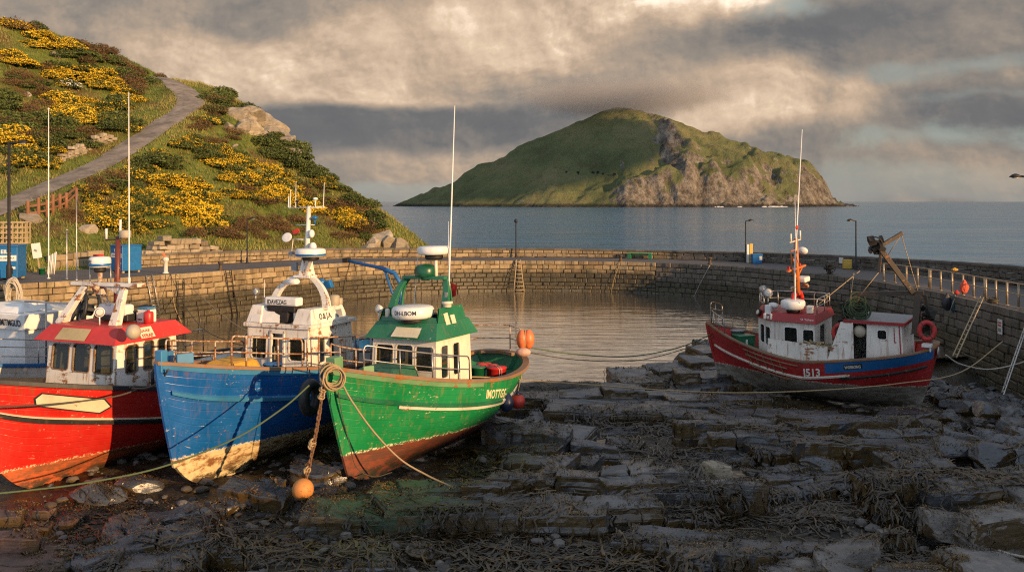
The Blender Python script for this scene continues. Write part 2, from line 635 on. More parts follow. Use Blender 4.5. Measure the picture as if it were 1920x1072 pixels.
def stone_mat(name, cols, tide=True, dirtz=1.15, mossy=0.5):
    """masonry block; each block carries its own random number in the attribute blk"""
    m, t, b = new_mat(name)
    co = world_co(t)
    x, y, z = t.xyz(co)
    k = t.attr('blk')
    c = t.ramp(k, [(0.0, cols[0]), (0.4, cols[1]), (0.75, cols[2]), (1.0, cols[3])])
    n = t.noise(co, 3.5, 8, .68)
    f = t.noise(co, 22, 5, .65)
    c = t.mix(t.lin(n, .3, .75), t.mix(.5, c, (0.06, .045, .03)), c)
    c = t.mix(t.m('MULTIPLY', t.step(f, .55, .7), .35), c, (.42, .36, .26))
    c = t.mix(t.m('MULTIPLY', t.step(f, .47, .35), .45), c, (.05, .042, .032))
    if mossy:
        mo = t.m('MULTIPLY', t.step(t.noise(co, 1.1, 6, .65), .52, .66), mossy)
        c = t.mix(mo, c, (.085, .085, .025))
    drip = t.noise(t.vm('MULTIPLY', co, (1.5, 1.5, .16)), 1.0, 6, .65)
    c = t.mix(t.m('MULTIPLY', t.step(drip, .50, .66), .55), c, t.mix(f, (.035, .028, .018), (.085, .068, .04)))
    ro = .85
    if tide:
        lev = t.m('ADD', z, t.m('MULTIPLY', t.m('SUBTRACT', t.noise(co, .7, 5, .6), .5), .9))
        wet = t.step(lev, dirtz + .25, dirtz - .35)
        c = t.mix(t.m('MULTIPLY', wet, .94), c, t.mix(t.lin(n, .3, .7), (.014, .013, .008), (.060, .050, .022)))
        shell = t.m('MULTIPLY', t.step(lev, .75, .35), t.step(f, .54, .6))
        c = t.mix(t.m('MULTIPLY', shell, .5), c, (.25, .2, .12))
        ro = t.lin(wet, 0, 1, .88, .5)
    t.put(b.inputs['Base Color'], c)
    t.put(b.inputs['Roughness'], ro)
    h = t.m('ADD', n, t.m('MULTIPLY', f, .45))
    t.put(b.inputs['Normal'], t.bump(h, .8, .05))
    return m


def rock_mat(name, dark, light, wet=0.5, weed=0.5, tint=None, scale=1.0, barn=0.3):
    m, t, b = new_mat(name)
    co = world_co(t)
    x, y, z = t.xyz(t.n('NewGeometry').outputs['Normal'])
    n = t.noise(co, 1.4 * scale, 9, .66)
    lay = t.noise(t.vm('MULTIPLY', co, (2.2, 1.2, 14.0)), 1.0 * scale, 5, .6)
    f = t.noise(co, 18 * scale, 6, .68)
    c = t.mix(t.lin(n, .3, .72), dark, light)
    c = t.mix(t.m('MULTIPLY', t.step(lay, .45, .65), .35), c, tuple(v * .5 for v in dark))
    c = t.mix(t.m('MULTIPLY', t.step(f, .56, .68), .3), c, tuple(min(1, v * 1.9) for v in light))
    k = t.attr('blk')
    c = t.mix(1.0, c, t.com(k, k, k), 'MULTIPLY')
    if tint:
        col, at, rad, amt = tint
        d = t.vm('LENGTH', t.vm('SUBTRACT', co, at), out=1)
        d = t.m('ADD', d, t.m('MULTIPLY', t.m('SUBTRACT', n, .5), rad))
        c = t.mix(t.m('MULTIPLY', t.step(d, rad, rad * .4), amt), c, col)
    if weed:
        w = t.step(t.m('ADD', t.noise(co, .9, 8, .7), t.m('MULTIPLY', t.m('SUBTRACT', .75, z), .18)), .62 - .1 * weed, .66 - .06 * weed)
        c = t.mix(t.m('MULTIPLY', w, .9), c, t.mix(f, (.012, .008, .003), (.14, .082, .018)))
    if barn:
        bp = t.step(t.voro(co, 20.0), .22, .12)
        br = t.step(t.noise(co, 1.6, 4, .6), .56, .68)
        c = t.mix(t.m('MULTIPLY', t.m('MULTIPLY', bp, br), barn), c, (.42, .38, .30))
    t.put(b.inputs['Base Color'], c)
    t.put(b.inputs['Roughness'], t.lin(t.noise(co, 2.3, 5, .6), .35, .65, .72 - .58 * wet, .92 - .50 * wet))
    b.inputs['Specular IOR Level'].default_value = .5 + .35 * wet
    h = t.m('ADD', t.m('ADD', n, t.m('MULTIPLY', f, .22)), t.m('MULTIPLY', lay, .35))
    t.put(b.inputs['Normal'], t.bump(h, .48 if wet > .7 else .8, .06 / scale))
    return m


M = {}
WORN_WHITE = (0.66, 0.62, 0.55)
M['red_hull'] = paint('red_hull_paint', (0.50, 0.016, 0.010), .38, .10, .42, planks=True, chipcol=(.66, .42, .26), dirt=.16, streak=.12,
                      bottom=(0.78, 0.02, (0.46, 0.10, 0.03), (0.22, 0.075, 0.03), .52), var=.10)
M['blue_hull'] = paint('blue_hull_paint', (0.003, 0.092, 0.33), .36, .14, .50, planks=True, chipcol=(.46, .50, .48), dirt=.22, streak=.12,
                       bottom=(0.98, 0.02, (0.60, 0.48, 0.27), (0.20, 0.085, 0.03), .53), var=.16)
M['green_hull'] = paint('green_hull_paint', (0.006, 0.21, 0.062), .36, .18, .50, planks=True, chipcol=(.58, .60, .40), dirt=.22, streak=.28,
                        bottom=(0.92, 0.035, (0.20, 0.052, 0.026), (0.11, 0.045, 0.028), .50), var=.16)
M['dark_red_hull'] = paint('dark_red_hull_paint', (0.34, 0.013, 0.014), .42, .12, .32, planks=True, chipcol=(.42, .32, .26), dirt=.3, streak=.12,
                           bottom=(1.02, 0.0, (0.23, 0.21, 0.18), (0.14, 0.12, 0.09), .52), var=.18)
M['white_hull'] = paint('white_hull_paint', WORN_WHITE, .45, .1, .2, planks=True, bottom=(.7, 0, (.03, .06, .16), (.05, .05, .06), .5))
M['white'] = paint('worn_white_paint', WORN_WHITE, .45, .24, .16, streak=.45, chipcol=(.30, .20, .12), dirt=.35)
M['white_rusty'] = paint('rusty_white_paint', (0.68, 0.64, 0.57), .5, .52, .24, streak=.75, chipcol=(.25, .13, .07), dirt=.4)
M['white_clean'] = paint('white_gloss_paint', (0.72, 0.70, 0.66), .35, .0, .06, streak=.1, dirt=.2)
M['cream'] = paint('cream_paint', (0.70, 0.62, 0.50), .45, .06, .10, streak=.12, dirt=.15)
M['cream_board'] = paint('cream_board_paint', (0.66, 0.58, 0.40), .5, .12, .3, chipcol=(.32, .22, .12), dirt=.2)
M['gold_board'] = paint('faded_ochre_board', (0.42, 0.32, 0.15), .6, .3, .4, chipcol=(.2, .13, .07))
M['red'] = paint('red_paint', (0.48, 0.020, 0.012), .42, .12, .25, chipcol=(.4, .25, .18), streak=.1)
M['dark_red'] = paint('dull_red_paint', (0.30, 0.018, 0.018), .45, .12, .22, chipcol=(.4, .28, .22))
M['blue'] = paint('blue_paint', (0.008, 0.10, 0.28), .42, .12, .3, chipcol=(.35, .38, .36))
M['blue_light'] = paint('faded_blue_paint', (0.03, 0.17, 0.34), .45, .2, .4, chipcol=(.5, .46, .36))
M['green'] = paint('green_paint', (0.010, 0.135, 0.060), .42, .14, .3, chipcol=(.5, .50, .36), streak=.1)
M['green_pale'] = paint('faded_green_paint', (0.12, 0.26, 0.12), .55, .55, .5, chipcol=(.42, .34, .18))
M['green_deck'] = paint('green_deck_paint', (0.012, 0.11, 0.05), .6, .25, .3)
M['deck'] = paint('grey_deck_paint', (0.14, 0.13, 0.115), .7, .3, .3, chipcol=(.3, .26, .2))
M['black_rail'] = paint('black_rail_paint', (0.022, 0.020, 0.02), .5, .2, .35, chipcol=(.3, .24, .18))
M['rusty_wood'] = paint('rusty_rail_wood', (0.20, 0.12, 0.07), .7, .6, .4, chipcol=(.35, .25, .14))
M['brown_strake'] = paint('dark_red_strake_paint', (0.10, 0.012, 0.014), .5, .2, .4, chipcol=(.4, .32, .22))
M['white_strake'] = paint('white_strake_paint', (0.62, 0.57, 0.48), .5, .40, .5, chipcol=(.2, .12, .07))
M['steel'] = simple('galvanised_steel', (0.42, 0.40, 0.37), .42, .85, .25)
M['steel_warm'] = simple('sunlit_steel', (0.40, 0.30, 0.19), .45, .6, .3)  # golden sunlight on the railing put into the steel colour
M['steel_rust'] = paint('rusty_steel_pipe', (0.46, 0.38, 0.29), .5, .85, .3, scale=2.2, chipcol=(.3, .17, .08))
M['orange_mast'] = paint('orange_mast_paint', (0.50, 0.14, 0.025), .5, .4, .2, streak=.2)
M['brown_mast'] = paint('brown_mast_paint', (0.13, 0.025, 0.018), .5, .3, .2)
M['gallows'] = paint('rusty_gallows_steel', (0.055, 0.038, 0.024), .65, .45, .3)
M['iron'] = simple('dark_iron', (0.022, 0.019, 0.017), .6, .3, .4)
M['black'] = simple('black_rubber', (0.014, 0.014, 0.015), .55, 0, .3)
M['plastic_white'] = simple('white_plastic', (0.70, 0.68, 0.64), .35, 0, .08, bump=.03)
M['plastic_grey'] = simple('grey_plastic', (0.22, 0.22, 0.22), .5, 0, .15)
M['plastic_blue'] = simple('blue_plastic', (0.010, 0.12, 0.33), .4, 0, .2)
M['plastic_red'] = simple('red_plastic', (0.42, 0.018, 0.014), .4, 0, .2)
M['plastic_green'] = simple('green_plastic', (0.01, 0.12, 0.055), .4, 0, .25)
M['plastic_dkgreen'] = simple('dark_green_dome', (0.006, 0.075, 0.035), .35, 0, .2, bump=.03)
M['orange'] = simple('orange_buoy_plastic', (0.66, 0.17, 0.055), .45, 0, .2, bump=.05)
M['orange_worn'] = paint('worn_orange_buoy', (0.50, 0.20, 0.045), .6, .35, .3, scale=2.5)
M['red_buoy'] = paint('red_buoy_plastic', (0.42, 0.030, 0.020), .42, .0, .1, dirt=.3, chipcol=(.6, .35, .3))
M['navy'] = simple('navy_fender', (0.010, 0.020, 0.055), .35, 0, .3)
M['pinkish'] = simple('faded_pink_fender', (0.50, 0.30, 0.23), .6, 0, .2)
M['grey_ball'] = paint('grey_fender', (0.36, 0.31, 0.23), .6, .2, .3)
M['lifering'] = simple('red_lifering_foam', (0.40, 0.025, 0.022), .6, 0, .25)
M['yellow'] = simple('yellow_canvas', (0.52, 0.27, 0.025), .7, 0, .25)
M['yellow_paint'] = paint('yellow_paint', (0.60, 0.38, 0.06), .5, .15, .2)
M['tarp_green'] = simple('green_tarpaulin', (0.022, 0.10, 0.055), .6, 0, .3)
M['cloth_red'] = simple('red_cloth', (0.45, 0.03, 0.02), .8, 0, .3)
M['coral'] = simple('coral_net_bag', (0.55, 0.09, 0.045), .85, 0, .45, 18)
M['black_cloth'] = simple('black_oilskin', (0.018, 0.018, 0.022), .5, 0, .4)
M['teal_cloth'] = simple('dark_teal_oilskin', (0.012, 0.045, 0.055), .5, 0, .4)
M['rope'] = rope_mat('manila_rope', (0.36, 0.26, 0.14))
M['rope_dark'] = rope_mat('dark_rope', (0.075, 0.062, 0.042))
M['rope_green'] = rope_mat('green_rope', (0.085, 0.12, 0.055))
M['rope_white'] = rope_mat('pale_rope', (0.46, 0.42, 0.35))
M['net'] = rope_mat('green_net', (0.05, 0.075, 0.035))
M['weedy_chain'] = paint('weed_covered_chain', (0.13, 0.06, 0.025), .8, .5, .3, scale=4)
M['wood'] = paint('weathered_wood', (0.36, 0.27, 0.15), .8, .2, .2, scale=2)
M['wood_post'] = paint('brown_fence_wood', (0.20, 0.085, 0.04), .8, .25, .2, scale=2)
M['letter_white'] = simple('white_lettering', (0.70, 0.66, 0.58), .5, 0, .12, 12, 0)
M['letter_cream'] = simple('cream_lettering', (0.66, 0.60, 0.36), .5, 0, .15, 12, 0)
M['letter_black'] = simple('black_lettering', (0.02, 0.02, 0.022), .5, 0, .2, 12, 0)
M['letter_blue'] = simple('blue_lettering', (0.03, 0.08, 0.2), .5, 0, .2, 12, 0)
M['sign_white'] = simple('white_sign_board', (0.66, 0.64, 0.60), .5, 0, .08, 5, .03)
M['sign_red'] = simple('red_sign_print', (0.42, 0.07, 0.04), .5, 0, .1, 8, 0)
M['glass'] = glass_mat()
M['lens'] = simple('lamp_lens', (0.5, 0.5, 0.46), .15, 0, .1, bump=0)
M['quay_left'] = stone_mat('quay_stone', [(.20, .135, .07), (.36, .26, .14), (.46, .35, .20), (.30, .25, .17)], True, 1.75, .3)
M['quay_right'] = stone_mat('shaded_quay_stone', [(.10, .085, .072), (.165, .14, .115), (.20, .165, .13), (.125, .11, .095)], True, 1.15, .5)  # darker copy of the quay stone: shade of the right side put into its colours
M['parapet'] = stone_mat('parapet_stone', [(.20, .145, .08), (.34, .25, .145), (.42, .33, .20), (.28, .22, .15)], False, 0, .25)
M['parapet_right'] = stone_mat('shaded_parapet_stone', [(.09, .08, .068), (.14, .12, .10), (.17, .145, .12), (.11, .10, .085)], False, 0, .3)  # parapet stone again, darkened in colour for its shaded stretch
M['rubble'] = stone_mat('pale_rubble_stone', [(.22, .17, .11), (.40, .33, .23), (.52, .45, .34), (.33, .28, .20)], False, 0, .2)
M['mortar'] = simple('dark_joint', (.030, .025, .018), .95, 0, .4, 3)
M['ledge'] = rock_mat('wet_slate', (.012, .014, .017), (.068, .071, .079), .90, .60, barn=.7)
M['ledge_lit'] = rock_mat('lit_wet_slate', (.022, .022, .024), (.125, .120, .117), .90, .50, barn=.7)  # paler copy of the wet slate, light put into its colour
M['ledge_green'] = rock_mat('algae_slate', (.035, .034, .034), (.115, .105, .095), .45, .35, ((.030, .075, .022), tuple(GZ(720, 935, .3)), 2.4, .75))
M['ledge_red'] = rock_mat('rust_slate', (.045, .030, .024), (.17, .085, .055), .4, .45)
M['boulder'] = rock_mat('dark_boulder', (.034, .037, .043), (.115, .116, .122), .60, .15, barn=.25)
M['boulder_grey'] = rock_mat('grey_boulder', (.08, .074, .068), (.24, .21, .185), .25, .1, barn=.15)
M['pale_rock'] = rock_mat('pale_boulder', (.20, .165, .11), (.40, .34, .25), .1, .0, barn=.1)
M['cliff'] = rock_mat('hill_outcrop_stone', (.17, .14, .10), (.42, .36, .27), 0, .0, scale=.8, barn=0)

# ------------------------------------------------------------------ the quay line
def catmull(pts, step=0.5):
    pts = [np.array(p, float) for p in pts]
    P = [2 * pts[0] - pts[1]] + pts + [2 * pts[-1] - pts[-2]]
    out = []
    for i in range(1, len(P) - 2):
        a, b, c, d = P[i - 1:i + 3]
        n = max(2, int(np.linalg.norm(c[:2] - b[:2]) / step))
        for k in range(n):
            t = k / n
            out.append(0.5 * ((2 * b) + (-a + c) * t + (2 * a - 5 * b + 4 * c - d) * t * t + (-a + 3 * b - 3 * c + d) * t ** 3))
    out.append(pts[-1])
    return np.array(out)


# x, y, deck height, walkway width
QUAY = catmull([(-62, 24, 3.2, 8), (-42, 37, 3.2, 8), (-27, 47.5, 3.15, 8), (-21.5, 54.8, 3.05, 8), (-17, 62, 2.95, 7.0), (-11.5, 70.5, 2.8, 5.8), (-3.5, 75.8, 2.55, 5.2),
                (5, 76.3, 2.5, 5.2), (12.5, 73.8, 2.5, 5.4), (18.3, 67.5, 2.55, 6.0), (21.8, 58, 2.6, 6.6), (22.7, 50, 2.65, 6.8), (22.4, 44, 2.7, 6.8),
                (21.6, 37.5, 2.8, 6.8), (21.0, 28, 2.85, 6.8), (21.5, 14, 2.85, 6.8), (24, -6, 2.85, 6.8)])
_d = np.gradient(QUAY[:, :2], axis=0)
_d /= np.linalg.norm(_d, axis=1)[:, None]
# the line runs left > back > right, so land (outside of the basin) is on its left
QN = np.stack([-_d[:, 1], _d[:, 0]], 1)
QS = np.concatenate([[0], np.cumsum(np.linalg.norm(np.diff(QUAY[:, :2], axis=0), axis=1))])


def quay_at(s, off=0.0):
    """point on the quay line at length s, moved off metres outwards: x, y, deck z, width, normal"""
    x = np.interp(s, QS, QUAY[:, 0])
    y = np.interp(s, QS, QUAY[:, 1])
    z = np.interp(s, QS, QUAY[:, 2])
    w = np.interp(s, QS, QUAY[:, 3])
    nx = np.interp(s, QS, QN[:, 0])
    ny = np.interp(s, QS, QN[:, 1])
    return x + nx * off, y + ny * off, z, w, Vector((nx, ny, 0)).normalized()


def quay_s(px, lo=0, hi=None):
    """length along the quay whose deck edge shows at photo column px"""
    ss = np.arange(lo, hi or QS[-1], 0.1)
    best = min(ss, key=lambda s: abs(960 + FPX * quay_at(s)[0] / max(1, quay_at(s)[1]) - px) if quay_at(s)[1] > 20 else 1e9)
    return float(best)


S_LEFT0 = 8.0
S_END = float(QS[-1])


def course_wall(mb, s0, s1, ztop, zbot, off0, side, course, length, thick=0.35, jit=0.035, seedv=1, offf=None, slope=None):
    """courses of blocks along the quay line. side -1: face towards the basin, +1: outwards"""
    rnd = random.Random(seedv)
    zs_hi = [0.0]
    while True:
        h = course * rnd.uniform(.8, 1.25)
        zs_hi.append(zs_hi[-1] + h)
        if zs_hi[-1] > 9:
            break
    for r in range(len(zs_hi) - 1):
        s = s0 - rnd.uniform(0, length)
        while s < s1:
            L = length * rnd.uniform(.55, 1.55)
            a, b = max(s, s0), min(s + L, s1)
            s += L
            if b - a < .12:
                continue
            mid = (a + b) / 2
            zt, zb = ztop(mid), zbot(mid)
            hi, lo = zt - zs_hi[r], max(zb, zt - zs_hi[r + 1])
            if hi - lo < .08:
                continue
            g = .014
            d = rnd.uniform(-jit, jit)
            c = .03
            hi_g = hi - (g + rnd.uniform(0, .012) if r else 0)
            ring = []
            for (ss, zz) in ((a + g, lo + g), (b - g, lo + g + rnd.uniform(0, .02)), (b - g, hi_g), (a + g, hi_g)):
                ring.append((ss, zz))
            vs = []
            for depth, ins in ((-thick, 0), (d - c, 0), (d, c * 1.3)):
                for i, (ss, zz) in enumerate(ring):
                    ss2 = ss + (ins if i in (0, 3) else -ins)
                    zz2 = zz + (ins if i in (0, 1) else -ins * (.4 if r == 0 else 1))
                    o = off0 + side * depth + (slope or 0) * side * (zt - zz2)
                    x, y, _, _, _ = quay_at(ss2, o + (offf(ss2) if offf else 0))
                    vs.append((x, y, zz2 + (rnd.uniform(-.03, .03) if depth != -thick and r else 0)))
            fs = []
            for k in (0, 4):
                for i in range(4):
                    j = (i + 1) % 4
                    q = (k + i, k + j, k + 4 + j, k + 4 + i)
                    fs.append(q if side < 0 else q[::-1])
            q = (8, 9, 10, 11)
            fs.append(q if side < 0 else q[::-1])
            mb.add(vs, fs, a=min(1, max(0, rnd.gauss(.5, .26))))


def strip(mb, s0, s1, offA, zA, offB, zB, step=1.0):
    ss = np.arange(s0, s1 + step, step)
    vs, fs = [], []
    for s in ss:
        s = min(s, s1)
        x, y, z, w, n = quay_at(s, offA(s))
        vs.append((x, y, zA(s)))
        x, y, z, w, n = quay_at(s, offB(s))
        vs.append((x, y, zB(s)))
    for i in range(len(ss) - 1):
        fs.append((2 * i, 2 * i + 2, 2 * i + 3, 2 * i + 1))
    mb.add(vs, fs)


dz = lambda s: float(quay_at(s)[2])
wz = lambda s: float(quay_at(s)[3])
S_PAR = quay_s(383, 40, 110)          # the parapet starts here
S_RIGHT = quay_s(1230, 60, 130)       # shade is put into the stone colour from here on
S_TURN = quay_s(1560, 100, 140)
S_LEFTFACE = quay_s(-250, 0, 60)


def make_quay():
    q = empty('quay_wall', 'curved harbour quay of coursed stone, its right part coloured darker as shade, with a walkway along its top', 'quay wall')
    mb = MB()
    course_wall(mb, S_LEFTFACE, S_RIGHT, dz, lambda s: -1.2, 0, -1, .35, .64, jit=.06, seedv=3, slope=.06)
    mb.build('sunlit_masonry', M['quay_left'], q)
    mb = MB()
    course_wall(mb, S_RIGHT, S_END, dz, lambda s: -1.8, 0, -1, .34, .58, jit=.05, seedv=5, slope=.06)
    mb.build('shaded_masonry', M['quay_right'], q)
    core = MB()
    strip(core, S_LEFTFACE, S_END, lambda s: .10 - .3, lambda s: -1.5, lambda s: .10, lambda s: dz(s) - .06)
    strip(core, S_LEFTFACE, S_END, wz, lambda s: dz(s) - .02, wz, lambda s: -2.5)
    core.build('core', M['mortar'], q)
    tarm, t, b = new_mat('quay_tarmac')
    co = world_co(t)
    n = t.noise(co, .8, 6, .65)
    f = t.noise(co, 26, 4, .65)
    c = t.mix(t.lin(n, .3, .7), (.050, .043, .040), (.115, .098, .088))
    c = t.mix(t.m('MULTIPLY', t.step(f, .55, .7), .4), c, (.20, .17, .145))
    t.put(b.inputs['Base Color'], c)
    t.put(b.inputs['Roughness'], t.lin(n, .35, .65, .5, .85))
    t.put(b.inputs['Normal'], t.bump(f, .5, .012))
    w = MB()
    strip(w, S_LEFTFACE, S_END, lambda s: .30, lambda s: dz(s) + .012, wz, lambda s: dz(s) + .02)
    tag(w.build('walkway', tarm), kind='structure')
    # parapet on the outer side
    p = empty('parapet_wall', 'low stone parapet wall along the outer edge of the quay walkway', 'wall')
    ph = lambda s: dz(s) + float(np.interp(s, [S_PAR, S_PAR + 8, S_RIGHT, S_TURN, S_TURN + 14, S_END], [.78, .78, .62, .85, 1.15, 1.2]))
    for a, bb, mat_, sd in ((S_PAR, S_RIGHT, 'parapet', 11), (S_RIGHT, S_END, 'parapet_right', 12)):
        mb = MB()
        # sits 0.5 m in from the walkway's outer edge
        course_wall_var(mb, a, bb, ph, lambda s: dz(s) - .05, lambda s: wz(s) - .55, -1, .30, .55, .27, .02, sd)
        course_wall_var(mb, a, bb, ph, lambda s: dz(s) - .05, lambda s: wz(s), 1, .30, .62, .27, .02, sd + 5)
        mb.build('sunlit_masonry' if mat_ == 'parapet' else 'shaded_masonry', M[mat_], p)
    cp = MB()
    rnd = random.Random(4)
    s = S_PAR - .05
    while s < S_END - 1:
        L = rnd.uniform(.8, 1.5)
        e = min(s + L, S_END)
        vs = []
        hh = rnd.uniform(-.012, .012)
        for zz, ins in ((-.03, 0), (.10, 0), (.13, .03)):
            for ss, oo in ((s + .01 + ins, -.60 + ins), (e - .01 - ins, -.60 + ins), (e - .01 - ins, .05 - ins), (s + .01 + ins, .05 - ins)):
                x, y, _, w_, _ = quay_at(ss, wz(ss) + oo)
                vs.append((x, y, ph((s + e) / 2) + zz + hh))
        fs = []
        for k in (0, 4):
            for i in range(4):
                j = (i + 1) % 4
                fs.append((k + i, k + j, k + 4 + j, k + 4 + i))
        fs.append((8, 9, 10, 11))
        cp.add(vs, fs, a=rnd.random())
        s = e
    # whole coping in the right-hand parapet stone, shade put into its colour
    cp.build('coping', M['parapet_right'], p)
    return q, ph


def course_wall_var(mb, s0, s1, ztop, zbot, offf, side, course, length, thick, jit, seedv):
    """the same courses on a line whose offset changes along the quay"""
    course_wall(mb, s0, s1, ztop, zbot, 0, side, course, length, thick, jit, seedv, offf=offf)


quay, parapet_top = make_quay()


# ------------------------------------------------------------------ water
def water_mat(name, deep, scales, rough, stretch, calm=1.0, swell=0.0, ior=1.33):
    m, t, b = new_mat(name)
    co = world_co(t)
    v = t.vm('MULTIPLY', co, stretch)
    h = None
    for sc, amt, det in scales:
        k = t.m('MULTIPLY', t.noise(v, sc, det, .55, .25), amt)
        h = k if h is None else t.m('ADD', h, k)
    pn = t.noise(t.vm('MULTIPLY', co, (.018, .05, 1)), 1.0, 4, .6)
    h = t.m('MULTIPLY', h, t.lin(pn, .32, .68, .4, 1.4))
    b.inputs['Base Color'].default_value = deep + (1,)
    t.put(b.inputs['Roughness'], t.lin(pn, .3, .7, rough * .8, rough * 1.3))
    b.inputs['IOR'].default_value = ior
    if ior > 1.4:
        b.inputs['Coat Weight'].default_value = 1.0
        b.inputs['Coat Roughness'].default_value = .03
        b.inputs['Coat IOR'].default_value = 1.7
    nb_ = t.bump(h, calm, 1.0)
    t.put(b.inputs['Normal'], nb_)
    t.put(b.inputs['Coat Normal'], nb_)
    if swell:
        fo = t.step(t.noise(t.vm('MULTIPLY', co, (.12, .35, 1)), 1.0, 8, .75), .71, .75)
        t.put(b.inputs['Base Color'], t.mix(t.m('MULTIPLY', fo, swell), deep, (.5, .5, .5)))
    return m


def make_water():
    mb = MB()
    # basin: everything inside the quay line
    pts = [(x - nx * -.05, y - ny * -.05) for (x, y), (nx, ny) in zip(QUAY[:, :2], QN)]
    xs = np.linspace(-60, 26, 90)
    ys = np.linspace(20, 78, 30)
    vs = [(x, y, 0.0) for y in ys for x in xs]
    fs = []
    poly = np.array(pts)

    def inside(x, y):
        d = (poly[:, 0] - x) ** 2 + (poly[:, 1] - y) ** 2
        i = int(d.argmin())
        return (x - poly[i, 0]) * QN[i, 0] + (y - poly[i, 1]) * QN[i, 1] < 1.6
    def wet_edge(x):
        return 38.2 + 7.6 * sst(5.6, 8.6, x) + 1.1 * fbm(x * .22, 3.0, 1.0, 4) - 1.7
    vs = [(v[0], max(v[1], wet_edge(v[0])), 0.0) for v in vs]
    ok = [inside(*v[:2]) for v in vs]
    n = len(xs)
    for j in range(len(ys) - 1):
        for i in range(n - 1):
            q = (j * n + i, j * n + i + 1, (j + 1) * n + i + 1, (j + 1) * n + i)
            if all(ok[k] for k in q) and vs[q[3]][1] - vs[q[0]][1] + vs[q[2]][1] - vs[q[1]][1] > 1e-4:
                fs.append(q)
    mb.add(vs, fs)
    wm = water_mat('harbour_water', (.085, .068, .052), [(1.7, .018, 3), (5.0, .003, 3), (.7, .045, 2)], .035, (.34, 1.9, 1), .85, 0.0, 1.9)
    tag(mb.build('harbour_water', wm), kind='structure')
    sea = MB()
    # open sea: from the outer edge of the quay to the horizon
    rows = []
    out = [quay_at(s, quay_at(s)[3] - .5) for s in np.arange(S_LEFTFACE, S_END, 2.0)]
    edge = [(o[0], o[1]) for o in out]
    big = 40000
    vs = [(x, y, -.35) for x, y in edge]
    c = np.mean(np.array(edge), 0)
    far = []
    for i, (x, y) in enumerate(edge):
        a = math.pi * 1.12 - (math.pi * 1.24) * i / (len(edge) - 1)
        far.append((math.cos(a) * big, 30 + math.sin(a) * big, -.35))
    k = len(edge)
    mid = []
    for (x, y), f in zip(edge, far):
        mid.append((x + (f[0] - x) * .02, y + (f[1] - y) * .02, -.35))
    vs += mid + far
    fs = []
    for r in range(2):
        for i in range(k - 1):
            fs.append((r * k + i, r * k + i + 1, (r + 1) * k + i + 1, (r + 1) * k + i)[::-1])
    sea.add(vs, fs)
    sm = water_mat('sea_water', (.035, .130, .225), [(.08, 1.6, 4), (.42, .75, 4), (1.6, .20, 3)], .12, (.6, 1.5, 1), 1.0, .55)
    tag(sea.build('sea', sm), kind='structure')



# ------------------------------------------------------------------ smooth surfaces through scattered points
class TPS:
    def __init__(self, pts, lam=0.0):
        p = np.array(pts, float)
        self.c = p[:, :2]
        n = len(p)
        K = self.k(self.c, self.c) + lam * np.eye(n)
        Pm = np.hstack([np.ones((n, 1)), self.c])
        A = np.block([[K, Pm], [Pm.T, np.zeros((3, 3))]])
        self.w = np.linalg.solve(A, np.concatenate([p[:, 2], np.zeros(3)]))

    @staticmethod
    def k(a, b):
        r = np.linalg.norm(a[:, None] - b[None], axis=2)
        return r * r * np.log(r + 1e-9)

    def __call__(self, q):
        q = np.atleast_2d(np.array(q, float))
        return self.k(q, self.c) @ self.w[:-3] + self.w[-3] + q @ self.w[-2:]


def fbm(x, y, z=0.0, o=5, H=0.9):
    return noise.fractal(Vector((x, y, z)), H, 2.0, o)


# ------------------------------------------------------------------ the headland on the left
ROAD_PX = [(-190, 470, 57), (-90, 428, 61), (0, 392, 66), (100, 348, 72), (190, 309, 79), (262, 264, 86), (318, 226, 92), (356, 198, 97.5), (349, 176, 103), (322, 157, 108), (296, 146, 112)]
ROAD = [PX(*p) for p in ROAD_PX]
_cp = [tuple(p) for p in ROAD]
RIDGE = [(765, 470, 90), (728, 432, 92), (690, 388, 95), (650, 357, 98), (605, 322, 101), (570, 296, 103), (545, 280, 104), (525, 250, 106), (480, 212, 108),
         (430, 182, 111), (380, 160, 113), (300, 142, 116), (240, 118, 114), (150, 78, 111), (60, 48, 107), (0, 38, 104), (-150, 10, 98), (-320, -20, 90), (-520, -40, 78)]
for px, py, Y in RIDGE:
    p = PX(px, py, Y)
    _cp.append(tuple(p))
    d = Vector((p.x / p.y + .25, 1, 0)).normalized()
    _cp.append((p.x + d.x * 14, p.y + d.y * 14, p.z * .72 - 2.5))
    _cp.append((p.x + d.x * 34, p.y + d.y * 34, p.z * .35 - 6))
for s in np.arange(S_LEFTFACE, quay_s(700, 40, 120), 6.0):
    x, y, z, w, n = quay_at(s, quay_at(s)[3] + .8)
    _cp.append((x, y, z + .1))
for px, py, Y in ((450, 350, 85), (600, 420, 89), (520, 330, 94), (400, 250, 92), (250, 400, 72), (340, 330, 83), (130, 440, 64), (230, 455, 66), (60, 455, 60.5), (400, 440, 73), (680, 450, 89),
                  (0, 260, 80), (100, 205, 90), (200, 190, 98), (0, 150, 91), (100, 120, 101), (-150, 330, 68), (-150, 150, 82), (-300, 250, 68), (-350, 400, 55), (30, 320, 74), (150, 260, 84), (230, 215, 93)):
    _cp.append(tuple(PX(px, py, Y)))
HILL = TPS(_cp, 3.0)
make_water()
ROADC = catmull([tuple(p) for p in ROAD], .8)
ROADF = catmull([tuple(p) for p in ROAD], .12)


def land_side(x, y):
    """metres outside the quay's outer edge (negative on the quay or in the basin)"""
    d = (QUAY[:, 0] - x) ** 2 + (QUAY[:, 1] - y) ** 2
    i = int(d.argmin())
    return (x - QUAY[i, 0]) * QN[i, 0] + (y - QUAY[i, 1]) * QN[i, 1] - QUAY[i, 3]


_hz_base = None


